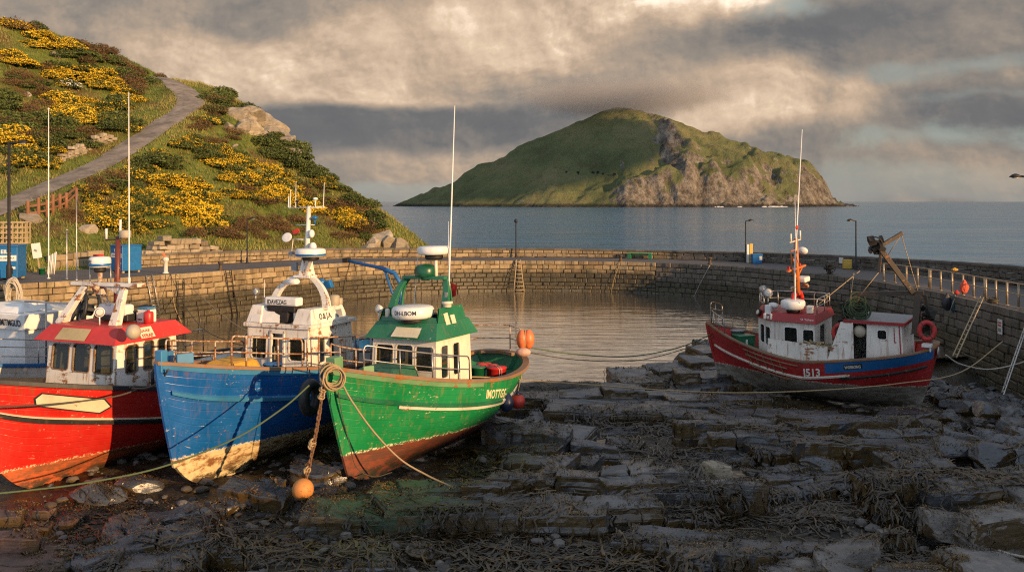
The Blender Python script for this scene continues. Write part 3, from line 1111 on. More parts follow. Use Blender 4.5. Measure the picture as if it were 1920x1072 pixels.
def hill_z(x, y, rough=True):
    z = float(HILL([(x, y)])[0])
    return hill_finish(x, y, z, rough)


def hill_finish(x, y, z, rough=True):
    d = np.hypot(ROADF[:, 0] - x, ROADF[:, 1] - y)
    i = int(d.argmin())
    rd = float(d[i])
    if rough:
        a = sst(1.5, 4.0, rd)
        z += a * (fbm(x * .10, y * .10, 1.0) * .55 + fbm(x * .45, y * .45, 5.0, 4) * .22)
    k = sst(3.4, 1.5, rd)
    z = lerp(z, float(ROADF[i, 2]), k) if rd < 3.4 else z
    ls = land_side(x, y)
    if ls < 2.0:
        zq = float(np.interp(0, [0], [2.9]))
        z = lerp(min(z, 3.0), z, sst(.2, 2.0, ls)) if ls > .2 else min(z, -2.0)
    return z


def make_hill():
    xs = np.arange(-98, 4, .6)
    ys = np.arange(36, 152, .6)
    X, Y = np.meshgrid(xs, ys)
    Z = HILL(np.stack([X.ravel(), Y.ravel()], 1))
    vs = []
    for x, y, z in zip(X.ravel(), Y.ravel(), Z):
        vs.append((float(x), float(y), hill_finish(x, y, float(z))))
    n = len(xs)
    fs = []
    for j in range(len(ys) - 1):
        for i in range(n - 1):
            q = (j * n + i, j * n + i + 1, (j + 1) * n + i + 1, (j + 1) * n + i)
            if max(vs[k][2] for k in q) > -1.5:
                fs.append(q)
    used = sorted({k for q in fs for k in q})
    mp = {k: i for i, k in enumerate(used)}
    mb = MB()
    mb.add([vs[k] for k in used], [tuple(mp[k] for k in q) for q in fs], True)
    m, t, b = new_mat('hill_turf')
    co = world_co(t)
    nz = t.xyz(t.n('NewGeometry').outputs['Normal'])[2]
    n1 = t.noise(co, .16, 6, .65)
    n2 = t.noise(co, 1.1, 7, .7)
    f = t.noise(co, 9.0, 5, .7)
    g = t.ramp(n2, [(.30, (.040, .055, .012)), (.5, (.105, .140, .026)), (.68, (.19, .20, .045))])
    br = t.ramp(n2, [(.3, (.050, .032, .014)), (.55, (.13, .082, .032)), (.75, (.22, .15, .06))])
    c = t.mix(t.step(n1, .46, .60), g, br)
    c = t.mix(t.m('MULTIPLY', t.step(f, .52, .64), .4), c, (.22, .185, .07))
    rk = t.step(t.m('ADD', nz, t.m('MULTIPLY', t.m('SUBTRACT', n2, .5), .45)), .66, .56)
    rc = t.ramp(t.noise(t.vm('MULTIPLY', co, (1, 1, 2.5)), 1.2, 8, .7), [(.3, (.10, .085, .065)), (.55, (.27, .23, .17)), (.75, (.40, .35, .27))])
    c = t.mix(rk, c, rc)
    t.put(b.inputs['Base Color'], c)
    b.inputs['Roughness'].default_value = .95
    b.inputs['Specular IOR Level'].default_value = .15
    h = t.m('ADD', n2, t.m('MULTIPLY', f, .35))
    t.put(b.inputs['Normal'], t.bump(h, .9, .25))
    o = tag(mb.build('hill', m), kind='structure')
    # road
    rb = MB()
    dd = np.gradient(ROADC[:, :2], axis=0)
    dd /= np.linalg.norm(dd, axis=1)[:, None]
    vs, fs = [], []
    for i, p in enumerate(ROADC):
        w = float(np.interp(i / len(ROADC), [0, .5, .8, 1], [1.35, 1.38, 1.5, 1.4]))
        w += fbm(i * .31, 2.0) * .20
        for k in (-1, -.5, 0, .5, 1):
            vs.append((p[0] - dd[i, 1] * w * k, p[1] + dd[i, 0] * w * k, p[2] + .13 - .05 * abs(k)))
    for i in range(len(ROADC) - 1):
        for k in range(4):
            fs.append((i * 5 + k, (i + 1) * 5 + k, (i + 1) * 5 + k + 1, i * 5 + k + 1))
    rb.add(vs, [f[::-1] for f in fs], True)
    m, t, b = new_mat('worn_road_asphalt')
    co = world_co(t)
    n = t.noise(co, .7, 7, .7)
    f = t.noise(co, 14, 4, .65)
    c = t.mix(t.lin(n, .36, .64), (.105, .088, .072), (.27, .225, .185))
    c = t.mix(t.m('MULTIPLY', t.step(t.noise(co, 2.6, 6, .7), .56, .64), .6), c, (.075, .07, .035))
    c = t.mix(t.m('MULTIPLY', t.step(f, .55, .68), .35), c, (.27, .235, .20))
    t.put(b.inputs['Base Color'], c)
    b.inputs['Roughness'].default_value = .92
    t.put(b.inputs['Normal'], t.bump(f, .5, .02))
    tag(rb.build('road', m), kind='structure')
    return o


hill = make_hill()
_dg = bpy.context.evaluated_depsgraph_get()
HILL_BVH = BVHTree.FromPolygons([v.co[:] for v in hill.data.vertices], [p.vertices[:] for p in hill.data.polygons])


def on_hill(x, y):
    h = HILL_BVH.ray_cast(Vector((x, y, 80)), Vector((0, 0, -1)))
    return (h[0], h[1]) if h[0] is not None else (None, None)


def hill_px(px, py):
    """where the photo's pixel meets the hill"""
    o = Vector((0, 0, CAM_H))
    d = Vector(((px - 960) / FPX, 1, (378 - py) / FPX)).normalized()
    h = HILL_BVH.ray_cast(o, d)
    return h[0]


# ------------------------------------------------------------------ the island
ISL_Y = 1500.0


def make_island():
    def I(px, py, dy):
        Y = ISL_Y + dy
        return ((px - 960) / FPX * Y, Y, CAM_H - (py - 378) / FPX * Y)
    # one summit; for each compass direction a distance to the shore and a slope profile
    SX, SY, SH = 190.0, ISL_Y + 60, 182.0
    # angle (deg, 0 = +x, ccw), shore distance, height at .82 of that distance (fraction of summit)
    DIR = [(0, 346, .36), (-20, 330, .36), (-38, 300, .33), (-55, 268, .33), (-68, 256, .34), (-80, 246, .30), (-95, 244, .24), (-115, 262, .15), (-135, 275, .16), (-155, 315, .16), (-172, 352, .17), (-190, 385, .17),
           (-215, 370, .18), (-250, 330, .2), (-290, 300, .25), (-325, 330, .35), (-360, 346, .36)]
    da = np.array([d[0] for d in DIR][::-1], float)
    dr = np.array([d[1] for d in DIR][::-1], float)
    dh = np.array([d[2] for d in DIR][::-1], float)
    spine = np.array([I(*q)[:2] for q in ((1190, 205, 70), (1228, 215, 20), (1246, 240, -40), (1256, 275, -95), (1270, 308, -130), (1290, 345, -160), (1312, 384, -185))])
    spf = np.array([[np.interp(k, range(len(spine)), spine[:, c_]) for c_ in range(2)] for k in np.linspace(0, len(spine) - 1, 80)])

    def smooth(a, xp, fp):
        # cosine-smoothed periodic interpolation
        return sum(np.interp(((a + o) + 360) % 360 - 360, xp, fp) for o in (-9, -4.5, 0, 4.5, 9)) / 5

    def base(x, y):
        dx, dy = x - SX, y - SY
        r = math.sqrt(dx * dx + dy * dy + 45 ** 2) - 30
        a = math.degrees(math.atan2(dy, dx))
        if a > 0:
            a -= 360
        rs = float(smooth(a, da, dr))
        rs *= 1 + .05 * fbm(math.cos(math.radians(a)) * 4, math.sin(math.radians(a)) * 4, 3.0, 5)
        hk = float(smooth(a, da, dh))
        k = r / rs
        kc = .82
        hk *= 1 + .55 * fbm(x * .012, y * .012, 5.0, 4)
        hk = min(hk, .42)
        if k < .77:
            q = k / .77
            f = lerp(1, hk, q)
            f -= .035 * (1 - q) ** 4 + .02 * math.sin(q * math.pi)
        else:
            q = (k - .77) / .23
            lin = hk * (1 - q)
            clf = hk * (1 - sst(.12, 1.0, q))
            f = lerp(lin, clf, min(1, max(0, (hk - .14) / .16)))
        z = SH * f if k < 1 else -4 - (k - 1) * 160
        i = int(np.hypot(spf[:, 0] - x, spf[:, 1] - y).argmin())
        d = math.hypot(spf[i, 0] - x, spf[i, 1] - y)
        left = x < spf[i, 0]
        w = 13 if left else 34
        along = i / 79
        z += (15 * sst(.15, .42, along) * sst(1.0, .8, along)) * math.exp(-(d / w) ** 2) * (1 if k < 1 else 0)
        return z, k, d
    step = 2.6
    xs = np.arange(-260, 600, step)
    ys = np.concatenate([np.arange(ISL_Y - 230, ISL_Y + 120, step), np.arange(ISL_Y + 120, ISL_Y + 420, step * 2.5)])
    X, Y = np.meshgrid(xs, ys)
    shore = np.array([(-150, ISL_Y + 60), (0, ISL_Y - 110), (100, ISL_Y - 165), (200, ISL_Y - 190), (300, ISL_Y - 190), (400, ISL_Y - 165), (500, ISL_Y - 70), (560, ISL_Y + 20)])
    rocky = []
    vs, cl = [], []
    for x, y in zip(X.ravel(), Y.ravel()):
        x, y = float(x), float(y)
        z, k, d = base(x, y)
        px = 960 + FPX * x / y
        right = sst(1060, 1300, px)
        ground = sst(1.02, .97, k)
        low = sst(70, 25, z) * right
        spn = math.exp(-(d / 13) ** 2)
        rg = max(low, spn * .8, .12 + .25 * right)
        r = noise.ridged_multi_fractal(Vector((x * .013 + 3, y * .013, z * .010)), .9, 2.1, 6, 1.0, 2.0) - 1.1
        r2 = noise.ridged_multi_fractal(Vector((x * .024 + 9, y * .012, z * .004)), .9, 2.1, 5, 1.0, 2.0) - 1.1
        z += ground * (r2 * 9 * low + r * (1.0 + 8.5 * rg) + fbm(x * .05, y * .05, 2.0, 5) * (1.2 + 3.0 * rg) + fbm(x * .16, y * .16, z * .05, 4) * 2.6 * max(low, spn))
        rocky.append(max(spn, .95 * sst(42, 24, z + 46 * fbm(x * .016, y * .016, 9.0, 5)) * sst(1120, 1170, px), .75 * sst(22, 8, z), .35 * right * (r > .35)))
        vs.append((x, y, z))
    n = len(xs)
    fs = []
    for j in range(len(ys) - 1):
        for i in range(n - 1):
            q = (j * n + i, j * n + i + 1, (j + 1) * n + i + 1, (j + 1) * n + i)
            if max(vs[k][2] for k in q) > -2:
                fs.append(q)
    used = sorted({k for q in fs for k in q})
    mp = {k: i for i, k in enumerate(used)}
    mb = MB()
    mb.add([vs[k] for k in used], [tuple(mp[k] for k in q) for q in fs], True)
    m, t, b = new_mat('island_turf_and_rock')
    co = world_co(t)
    x, y, z = t.xyz(co)
    nz = t.xyz(t.n('NewGeometry').outputs['Normal'])[2]
    n1 = t.noise(co, .012, 8, .62)
    n2 = t.noise(co, .06, 9, .72)
    n3 = t.noise(co, .25, 6, .7)
    g = t.ramp(n1, [(.32, (.085, .100, .046)), (.5, (.140, .152, .066)), (.66, (.200, .178, .088))])
    g = t.mix(t.m('MULTIPLY', t.step(n2, .52, .64), .5), g, (.110, .078, .040))
    rk = t.noise(t.vm('MULTIPLY', co, (1, 1, .7)), .07, 9, .75)
    rc = t.ramp(t.m('ADD', t.m('MULTIPLY', rk, .7), t.m('MULTIPLY', n3, .3)), [(.36, (.030, .025, .020)), (.47, (.125, .108, .088)), (.56, (.24, .21, .172)), (.68, (.40, .355, .295))])
    low = t.attr('rocky')
    rm = t.step(t.m('ADD', t.m('SUBTRACT', nz, t.m('MULTIPLY', low, .40)), t.m('MULTIPLY', t.m('SUBTRACT', n2, .5), .65)), .54, .44)
    sp = t.m('MULTIPLY', t.step(n3, .66, .72), t.step(n2, .5, .6))
    c = t.mix(t.m('MAXIMUM', rm, t.m('MULTIPLY', sp, .8)), g, rc)
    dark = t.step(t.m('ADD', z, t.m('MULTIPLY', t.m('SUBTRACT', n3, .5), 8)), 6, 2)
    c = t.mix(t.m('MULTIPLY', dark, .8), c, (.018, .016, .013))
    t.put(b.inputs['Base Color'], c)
    b.inputs['Roughness'].default_value = .95
    b.inputs['Specular IOR Level'].default_value = .1
    hh = t.m('ADD', rk, t.m('MULTIPLY', n3, .3))
    t.put(b.inputs['Normal'], t.bump(hh, .9, t_dist_island))
    isl = tag(mb.build('island', m), kind='structure')
    ra = isl.data.attributes.new('rocky', 'FLOAT', 'POINT')
    ra.data.foreach_set('value', [rocky[k] for k in used])
    # surf along the foot of the cliffs
    sb = MB()
    for i in range(70):
        x = random.uniform(-120, 545)
        ysh = float(np.interp(x, shore[:, 0], shore[:, 1])) - random.uniform(0, 16)
        if random.random() < .6 and x < 150 or fbm(x * .02, 4.0, 2.0) < -.05:
            continue
        a, w = random.uniform(1.5, 9), random.uniform(.8, 2.5)
        k = 9
        pts = [(x + a * math.cos(2 * math.pi * j / k) * random.uniform(.6, 1.1), ysh + w * math.sin(2 * math.pi * j / k) * random.uniform(.5, 1.2)) for j in range(k)]
        sb.prism(pts, -.4, random.uniform(.2, 1.1), top=[(x + (px_ - x) * .55, ysh + (py_ - ysh) * .55) for px_, py_ in pts])
    sm, t, b = new_mat('surf_foam')
    t.put(b.inputs['Base Color'], t.mix(t.noise(world_co(t), .8, 4, .6), (.45, .45, .45), (.75, .74, .72)))
    b.inputs['Roughness'].default_value = .9
    tag(sb.build('surf', sm), 'white surf breaking along the foot of the island cliffs', 'surf', kind='stuff')
    tree = BVHTree.FromPolygons([v.co[:] for v in isl.data.vertices], [p.vertices[:] for p in isl.data.polygons])
    # skerry off the right-hand end
    for (px, w, h) in ((1590, 12, 3.2), (1602, 7, 1.6)):
        p = I(px, 387, -20)
        sk = MB()
        bm = bmesh.new()
        bmesh.ops.create_icosphere(bm, subdivisions=3, radius=1)
        for v in bm.verts:
            v.co *= 1 + .35 * fbm(v.co.x * 1.6, v.co.y * 1.6, v.co.z * 1.6 + px, 4)
        sk.add([(p[0] + v.co.x * w, p[1] + v.co.y * w * .6, v.co.z * h * 1.4 - .6) for v in bm.verts], [[v.index for v in f.verts] for f in bm.faces])
        bm.free()
        tag(sk.build('sea_rock', M['ledge']), 'larger low dark rock awash off the right end of the island' if px == 1590 else 'smaller outermost dark rock awash off the right end of the island', 'rock')
    # ruined cottages half way up
    for i, (px, py) in enumerate(((1062, 323), (1084, 324), (1112, 325), (1121, 324), (1131, 326), (1152, 328))):
        d = Vector(((px - 960) / FPX, 1, (378 - py) / FPX)).normalized()
        h = tree.ray_cast(Vector((0, 0, CAM_H)), d)
        if h[0] is None:
            continue
        c = h[0]
        hb = MB()
        w, dp, hh_ = random.uniform(1.6, 3.6), random.uniform(2, 3), random.uniform(1.2, 2.6)
        rot = Matrix.Rotation(random.uniform(-.4, .4), 3, 'Z')
        T = Matrix.Translation(c) @ rot.to_4x4()
        th = .8
        for (cx, cy, sx, sy, f) in ((0, -dp / 2, w, th, .7), (0, dp / 2, w, th, 1), (-w / 2, 0, th, dp - th, 1.25), (w / 2, 0, th, dp - th, .9)):
            hb.box(T @ Vector((cx, cy, hh_ * f / 2 - 1)), (sx, sy, hh_ * f + 2), rot)
        tag(hb.build('ruined_cottage', M['pale_rock']), 'tiny roofless stone cottage ruin in the row half way up the island', 'ruin', 'ruined cottages on the island')
    return isl


t_dist_island = 9.0
island = make_island()


# ------------------------------------------------------------------ added hill, unseen on the near right: crest shaped to shade the harbour's right half
def make_shade_hill():
    mb = MB()
    us = np.arange(-40, 101, 1.5)
    ss = np.arange(-30, 40, 2.5)
    ca, sa = math.cos(SUN_AZ), math.sin(SUN_AZ)
    vs = []
    for u in us:
        zr = float(np.interp(u, SHADE_HILL_U, SHADE_HILL_Z))
        for s in ss:
            k = max(0, 1 - (abs(s) / 32) ** 1.5)
            z = zr * k - .5 + (fbm(u * .1, s * .1, 3.0) * .8 if abs(s) > 5 else fbm(u * .2, 3.0, 3.0) * .25)
            S = 72 + s
            vs.append((S * ca + u * sa, -S * sa + u * ca, z))
    n = len(ss)
    fs = [(i * n + j, i * n + j + 1, (i + 1) * n + j + 1, (i + 1) * n + j)[::-1] for i in range(len(us) - 1) for j in range(n - 1)]
    mb.add(vs, fs, True)
    tag(mb.build('shade_hill', bpy.data.materials['hill_turf']), kind='structure')


SHADE_HILL_U = [-40, -10, 2, 8, 11.4, 14.4, 16.5, 19.4, 23, 28, 33, 38, 43.6, 49, 55, 60, 64, 70, 78, 90, 100]
SHADE_HILL_Z = [15, 19, 20, 19.6, 19.1, 18.9, 19.2, 20, 20.9, 21.5, 21.8, 21, 19.7, 20, 21, 23.5, 24.8, 25, 24, 15, 0]
make_shade_hill()


# ------------------------------------------------------------------ the cloud that sits on the island's summit
def make_cap():
    c = PX(1168, 190, 1580)
    bm = bmesh.new()
    bmesh.ops.create_icosphere(bm, subdivisions=4, radius=1)
    mb = MB()
    mb.add([(c.x + v.co.x * 230, c.y + v.co.y * 200, c.z + v.co.z * 40 + 4) for v in bm.verts], [[v.index for v in f.verts] for f in bm.faces], True)
    bm.free()
    m = bpy.data.materials.new('summit_cloud')
    m.use_nodes = True
    t = NT(m.node_tree)
    m.node_tree.nodes.remove(m.node_tree.nodes['Principled BSDF'])
    pv = t.n('VolumePrincipled')
    pv.inputs['Color'].default_value = (.60, .56, .52, 1)
    pv.inputs['Anisotropy'].default_value = .15
    co = world_co(t)
    d = t.vm('MULTIPLY', t.vm('SUBTRACT', co, (c.x, c.y, c.z + 4)), (1 / 230, 1 / 200, 1 / 40))
    r = t.vm('LENGTH', d, out=1)
    n = t.noise(t.vm('MULTIPLY', co, (.008, .008, .020)), 1.0, 5, .6)
    k = t.step(t.m('ADD', r, t.m('MULTIPLY', t.m('SUBTRACT', n, .5), 1.1)), .92, .25)
    t.put(pv.inputs['Density'], t.m('MULTIPLY', k, CAP_DENSITY))
    t.t.links.new(pv.outputs[0], m.node_tree.nodes['Material Output'].inputs['Volume'])
    tag(mb.build('summit_cloud', m), 'soft cloud wrapped round the summit of the island', 'cloud', kind='stuff')


CAP_DENSITY = .018
make_cap()


# added cloud bank, unseen to the right: outline cut to shade the island's left face
def make_shade_bank():
    ca, sa = math.cos(SUN_AZ), math.sin(SUN_AZ)
    te = math.tan(SUN_EL)
    S = 1500.0
    outline = [(1040, 192), (1120, 204), (1170, 218), (1205, 234), (1222, 258), (1234, 290), (1245, 325), (1230, 345), (1130, 330), (1050, 300), (940, 300), (900, 260), (930, 215)]
    cu = sum(p[0] for p in outline) / len(outline)
    cv = sum(p[1] for p in outline) / len(outline)
    vs, fs = [], []
    k = 66
    ring = []
    for i in range(k):
        f = i / k * len(outline)
        a, b = outline[int(f) % len(outline)], outline[(int(f) + 1) % len(outline)]
        u, v = lerp(a[0], b[0], f % 1), lerp(a[1], b[1], f % 1)
        ring.append((u + 5 * fbm(u * .03, v * .03, 1.0), v + 5 * fbm(u * .03, v * .03, 7.0)))
    rows = []
    for q, dep in ((.02, 60), (.5, 52), (.85, 30), (1.0, 0), (.85, -30), (.5, -52), (.02, -60)):
        for u, v in ring:
            uu, vv = lerp(cu, u, q), lerp(cv, v, q)
            s_ = S + dep * (1 + .4 * fbm(uu * .02, vv * .02, dep * .1))
            z = vv / math.cos(SUN_EL) + s_ * te
            vs.append((s_ * ca + uu * sa, -s_ * sa + uu * ca, z))
    for r in range(6):
        for i in range(k):
            fs.append((r * k + i, r * k + (i + 1) % k, (r + 1) * k + (i + 1) % k, (r + 1) * k + i))
    mb = MB()
    mb.add(vs, fs, True)
    m, t, b = new_mat('shade_cloud_white')
    b.inputs['Base Color'].default_value = (.8, .8, .8, 1)
    b.inputs['Roughness'].default_value = 1
    tag(mb.build('shade_cloud_bank', m), 'added unseen cloud bank shading the left face of the island', 'cloud', kind='stuff')


make_shade_bank()

# ------------------------------------------------------------------ boats
def shift_parts(bt, kinds, dy=0.0, dz=0.0, squash=None, zmin=None):
    """moves named parts of a boat (and their own pieces) in the boat's frame"""
    for o in [o for o in bpy.data.objects if o.parent is bt.root and o.type == 'MESH']:
        if o.name.split('.')[0] not in kinds or (zmin is not None and min(v.co.z for v in o.data.vertices) < zmin):
            continue
        for m_ in [o] + [c_ for c_ in bpy.data.objects if c_.parent is o]:
            for v in m_.data.vertices:
                v.co.y += dy
                v.co.z += dz
                if squash and v.co.z > squash[0]:
                    v.co.z = squash[0] + (v.co.z - squash[0]) * squash[1]


class Boat:
    """local frame: x forward (0 at the stem head, minus aft), y to port, z up from the keel"""
    def __init__(self, name, label, stem_xy, heading, z0, L, B, Hb, Hm, Hs, tm=.3, pw=1.5, rake=.75, foot=.5, roll=0.0, pitch=0.0, bul=.55, ps=2.0):
        h = Vector(heading).normalized()
        self.th = math.atan2(h.y, h.x)
        self.root = empty(name, label, 'boat', (stem_xy[0], stem_xy[1], z0), (roll, pitch, self.th))
        self.L, self.B, self.Hb, self.Hm, self.Hs, self.tm, self.pw = L, B, Hb, Hm, Hs, tm, pw
        self.rake, self.foot, self.bul, self.ps = rake, foot, bul, ps
        self.mw = Matrix.Translation(self.root.location) @ self.root.rotation_euler.to_matrix().to_4x4()

    def world(self, p):
        return self.mw @ Vector(p)

    def local(self, p):
        return self.mw.inverted() @ Vector(p)

    def sheer(self, t):
        if t > self.tm:
            return self.Hm + (self.Hb - self.Hm) * ((t - self.tm) / (1 - self.tm)) ** self.pw
        return self.Hm + (self.Hs - self.Hm) * ((self.tm - t) / self.tm) ** self.ps

    def half(self, t, v):
        a = lerp(2.2, 4.9, v ** .8)
        w = 1 - max(0, t) ** a
        ts = .22
        if t < ts:
            k = lerp(1.9, 2.6, v)
            w *= max(0, 1 - ((ts - t) / ts) ** k) ** (1 / k)
        run = lerp(.35 + .65 * sst(0, .55, t), 1, v ** .6)
        mid = 1 - (1 - v) ** 3.0
        bow = v ** .80
        sec = lerp(mid, bow, sst(.45, .98, t))
        sec = lerp(sec, v ** .7 * .9 + .1 * sec, sst(.3, 0, t))
        return max(.055, self.B * w * run * sec)

    def S(self, t, v, side=1, off=0.0):
        zs = self.sheer(t)
        zk = self.foot * max(0, (t - .80) / .20) ** 3.2 + .25 * max(0, (.25 - t) / .25) ** 2
        xb = -self.rake * (1 - v) ** 1.25
        xs = -self.L + .55 * (1 - v) ** 1.5
        p = Vector((lerp(xs, xb, t), side * self.half(t, v), lerp(zk, zs, v)))
        if off:
            e = 1e-3
            a = self.S(min(1, t + e), v, side) - self.S(t - e, v, side)
            b = self.S(t, min(1, v + e), side) - self.S(t, v - e, side)
            n = a.cross(b).normalized() * -side
            p += n * off * (1 if n.y * side > 0 else -1)
        return p

    def gun(self, t, side=1, inset=.08, dz=0.0):
        p = self.S(t, 1, side)
        k = max(0.0, abs(p.y) - inset)
        return Vector((p.x - (inset if t > .97 else 0), side * k, p.z + dz))

    def ts(self, n=44):
        a = [.5 - .5 * math.cos(math.pi * i / n) for i in range(n + 1)]
        return a

    def build_hull(self, mat, rail_mat, in_mat, deck_mat, rail_h=.09, rail_w=.2, name_rail='gunwale'):
        ts, nv = self.ts(), 18
        vv = [(i / nv) ** 1.3 for i in range(nv + 1)][::-1]
        mb = MB()
        vs, uvs = [], []
        for t in ts:
            for v in vv:
                vs.append(self.S(t, v, 1))
                uvs.append((t * self.L, v))
            for v in vv[::-1]:
                vs.append(self.S(t, v, -1))
                uvs.append((t * self.L, v))
        w = 2 * (nv + 1)
        fs = []
        for i in range(len(ts) - 1):
            for j in range(w - 1):
                fs.append((i * w + j, i * w + j + 1, (i + 1) * w + j + 1, (i + 1) * w + j))
        n = (len(ts) - 1) * w
        for j in range(nv):
            fs.append((n + j, n + j + 1, n + w - 2 - j, n + w - 1 - j))
            fs.append((j, j + 1, w - 2 - j, w - 1 - j)[::-1])
        fs = [f[::-1] for f in fs]
        mb.add(vs, fs, True)
        o = mb.build('hull', mat, self.root)
        uv = o.data.uv_layers.new(name='UVMap')
        for lp in o.data.loops:
            uv.data[lp.index].uv = uvs[lp.vertex_index]
        md = o.modifiers.new('edges', 'EDGE_SPLIT')
        md.split_angle = R(50)
        self.hull = o
        # bulwark inside: follows the flare of the hull
        def inner(t, side, drop, ins=.085):
            p = self.S(t, 1 - drop / self.sheer(t), side)
            return Vector((p.x - (.14 if t > .98 else (-.14 if t < .02 else 0)), side * max(0.0, abs(p.y) - ins), p.z))
        mb = MB()
        for side in (1, -1):
            vs = []
            for t in ts:
                for k in range(4):
                    vs.append(inner(t, side, self.bul * k / 3))
            fs = [(4 * i + k, 4 * i + k + 1, 4 * i + 5 + k, 4 * i + 4 + k) for i in range(len(ts) - 1) for k in range(3)]
            mb.add(vs, fs if side > 0 else [f[::-1] for f in fs])
            for t in np.arange(.06, .9, .055):
                mb.bar(inner(t, side, .02, .12), inner(t, side, self.bul, .12), .06, .07, (1, 0, 0))
        mb.build('bulwark', in_mat, self.root)
        mb = MB()
        vs = []
        for t in ts:
            p = inner(t, 1, self.bul - .01, .08)
            vs += [p, (p.x, 0, p.z + .04), (p.x, -p.y, p.z)]
        fs = []
        for i in range(len(ts) - 1):
            for k in (0, 1):
                fs.append((3 * i + k, 3 * i + 3 + k, 3 * i + 4 + k, 3 * i + 1 + k)[::-1])
        mb.add(vs, fs)
        mb.build('deck', deck_mat, self.root)
        # cap rail
        mb = MB()
        rows = []
        loop = [(t, 1) for t in ts] + [(t, -1) for t in ts[::-1]]
        for t, side in loop:
            p = self.S(t, 1, side)
            e = .04
            nx = 0
            yo, yi = abs(p.y) + e, max(0.0, abs(p.y) + e - rail_w)
            xo = p.x + (e if t > .985 else (-e if t < .015 else 0))
            xi = p.x - (rail_w if t > .985 else (-rail_w if t < .015 else 0))
            rows.append([(xo, side * yo, p.z - rail_h * .4), (xo, side * yo, p.z + rail_h * .6), (xi, side * yi, p.z + rail_h * .6), (xi, side * yi, p.z - rail_h * .4)])
        vs = [q for r_ in rows for q in r_]
        k = len(rows)
        fs = []
        for i in range(k):
            i2 = (i + 1) % k
            for j in range(4):
                fs.append((i * 4 + j, i * 4 + (j + 1) % 4, i2 * 4 + (j + 1) % 4, i2 * 4 + j)[::-1])
        mb.add(vs, fs)
        self.rail = mb.build(name_rail, rail_mat, self.root, .012, 1)
        # stem post
        mb = MB()
        pts = [self.S(1, v, 1) for v in np.linspace(0.0, 1, 14)]
        vs = []
        for p in pts:
            vs += [(p.x - .05, .075, p.z), (p.x + .07, .035, p.z), (p.x + .07, -.035, p.z), (p.x - .05, -.075, p.z)]
        fs = [(4 * i + j, 4 * i + j + 1, 4 * i + 5 + j, 4 * i + 4 + j) for i in range(len(pts) - 1) for j in range(3)]
        fs.append((0, 1, 2, 3))
        mb.add(vs, [f[::-1] for f in fs])
        self.stem = mb.build('stem_post', mat, self.root)
        uv = self.stem.data.uv_layers.new(name='UVMap')

    def strake(self, name, mat, drop, t0, t1, h=.08, d=.05, sides=(1, -1), vfix=None, n=40):
        mb = MB()
        for side in sides:
            vs = []
            for i in range(n + 1):
                t = lerp(t0, t1, i / n)
                zs = self.sheer(t)
                if vfix is None:
                    v = 1 - (drop(t) if callable(drop) else drop) / zs
                else:
                    v = vfix
                dv = h / 2 / zs
                vs += [self.S(t, v - dv, side, -.01), self.S(t, v - dv * .7, side, d), self.S(t, v + dv * .7, side, d), self.S(t, v + dv, side, -.01)]
            fs = [(4 * i + j, 4 * i + j + 1, 4 * i + 5 + j, 4 * i + 4 + j) for i in range(n) for j in range(3)]
            fs += [(0, 1, 2, 3)[::-1], (4 * n, 4 * n + 1, 4 * n + 2, 4 * n + 3)]
            mb.add(vs, fs if side < 0 else [f[::-1] for f in fs])
        return mb.build(name, mat, self.root)

    def on_hull(self, x, drop, side=1, off=.006):
        """point on the side: x metres aft of the stem head, drop metres below the gunwale"""
        t = 1 - x / self.L
        v = 1 - drop / self.sheer(t)
        return self.S(t, v, side, off)

    def hull_patch(self, name, mat, outline, side=1, off=.004, parent=None, n=8):
        """flat shape (x aft, drop) laid on the side of the hull: convex outline"""
        pts = []
        for i in range(len(outline)):
            a, b = outline[i], outline[(i + 1) % len(outline)]
            for k in range(n):
                pts.append((lerp(a[0], b[0], k / n), lerp(a[1], b[1], k / n)))
        c = (sum(p[0] for p in pts) / len(pts), sum(p[1] for p in pts) / len(pts))
        vs, m = [self.on_hull(*c, side, off)], 6
        for r in range(1, m + 1):
            for p in pts:
                vs.append(self.on_hull(lerp(c[0], p[0], r / m), lerp(c[1], p[1], r / m), side, off))
        k = len(pts)
        fs = [(0, 1 + i, 1 + (i + 1) % k) for i in range(k)]
        for r in range(m - 1):
            for i in range(k):
                j = (i + 1) % k
                fs.append((1 + r * k + i, 1 + (r + 1) * k + i, 1 + (r + 1) * k + j, 1 + r * k + j))
        mb = MB()
        mb.add(vs, fs, True)
        return mb.build(name, mat, parent or self.root)

    def rail_pipe(self, base, h, mat, mids=(.5,), r=.022, posts=None, name='railing', curl=(True, True)):
        """pipe rail above the points base (local); a post at each point whose index is in posts"""
        base = [Vector(p) for p in base]
        mb = MB()
        top = [p + Vector((0, 0, h)) for p in base]
        d0 = (top[1] - top[0]).normalized() * .10
        d1 = (top[-2] - top[-1]).normalized() * .10
        line = list(top)
        if curl[0]:
            line = [base[0], top[0] - Vector((0, 0, .12)), top[0] + d0 * .4 - Vector((0, 0, .03)), top[0] + d0] + line[1:]
        if curl[1]:
            line = line[:-1] + [top[-1] + d1, top[-1] + d1 * .4 - Vector((0, 0, .03)), top[-1] - Vector((0, 0, .12)), base[-1]]
        mb.tube(line, r, 8)
        for m_ in mids:
            mb.tube([p + Vector((0, 0, h * m_)) for p in base], r * .8, 8)
        o = mb.build(name, mat, self.root)
        idx = posts if posts is not None else range(1, len(base) - 1)
        for i in idx:
            pb = MB()
            pb.tube([base[i] - Vector((0, 0, .03)), top[i]], r * .95, 8)
            pb.build('post', mat, o)
        return o

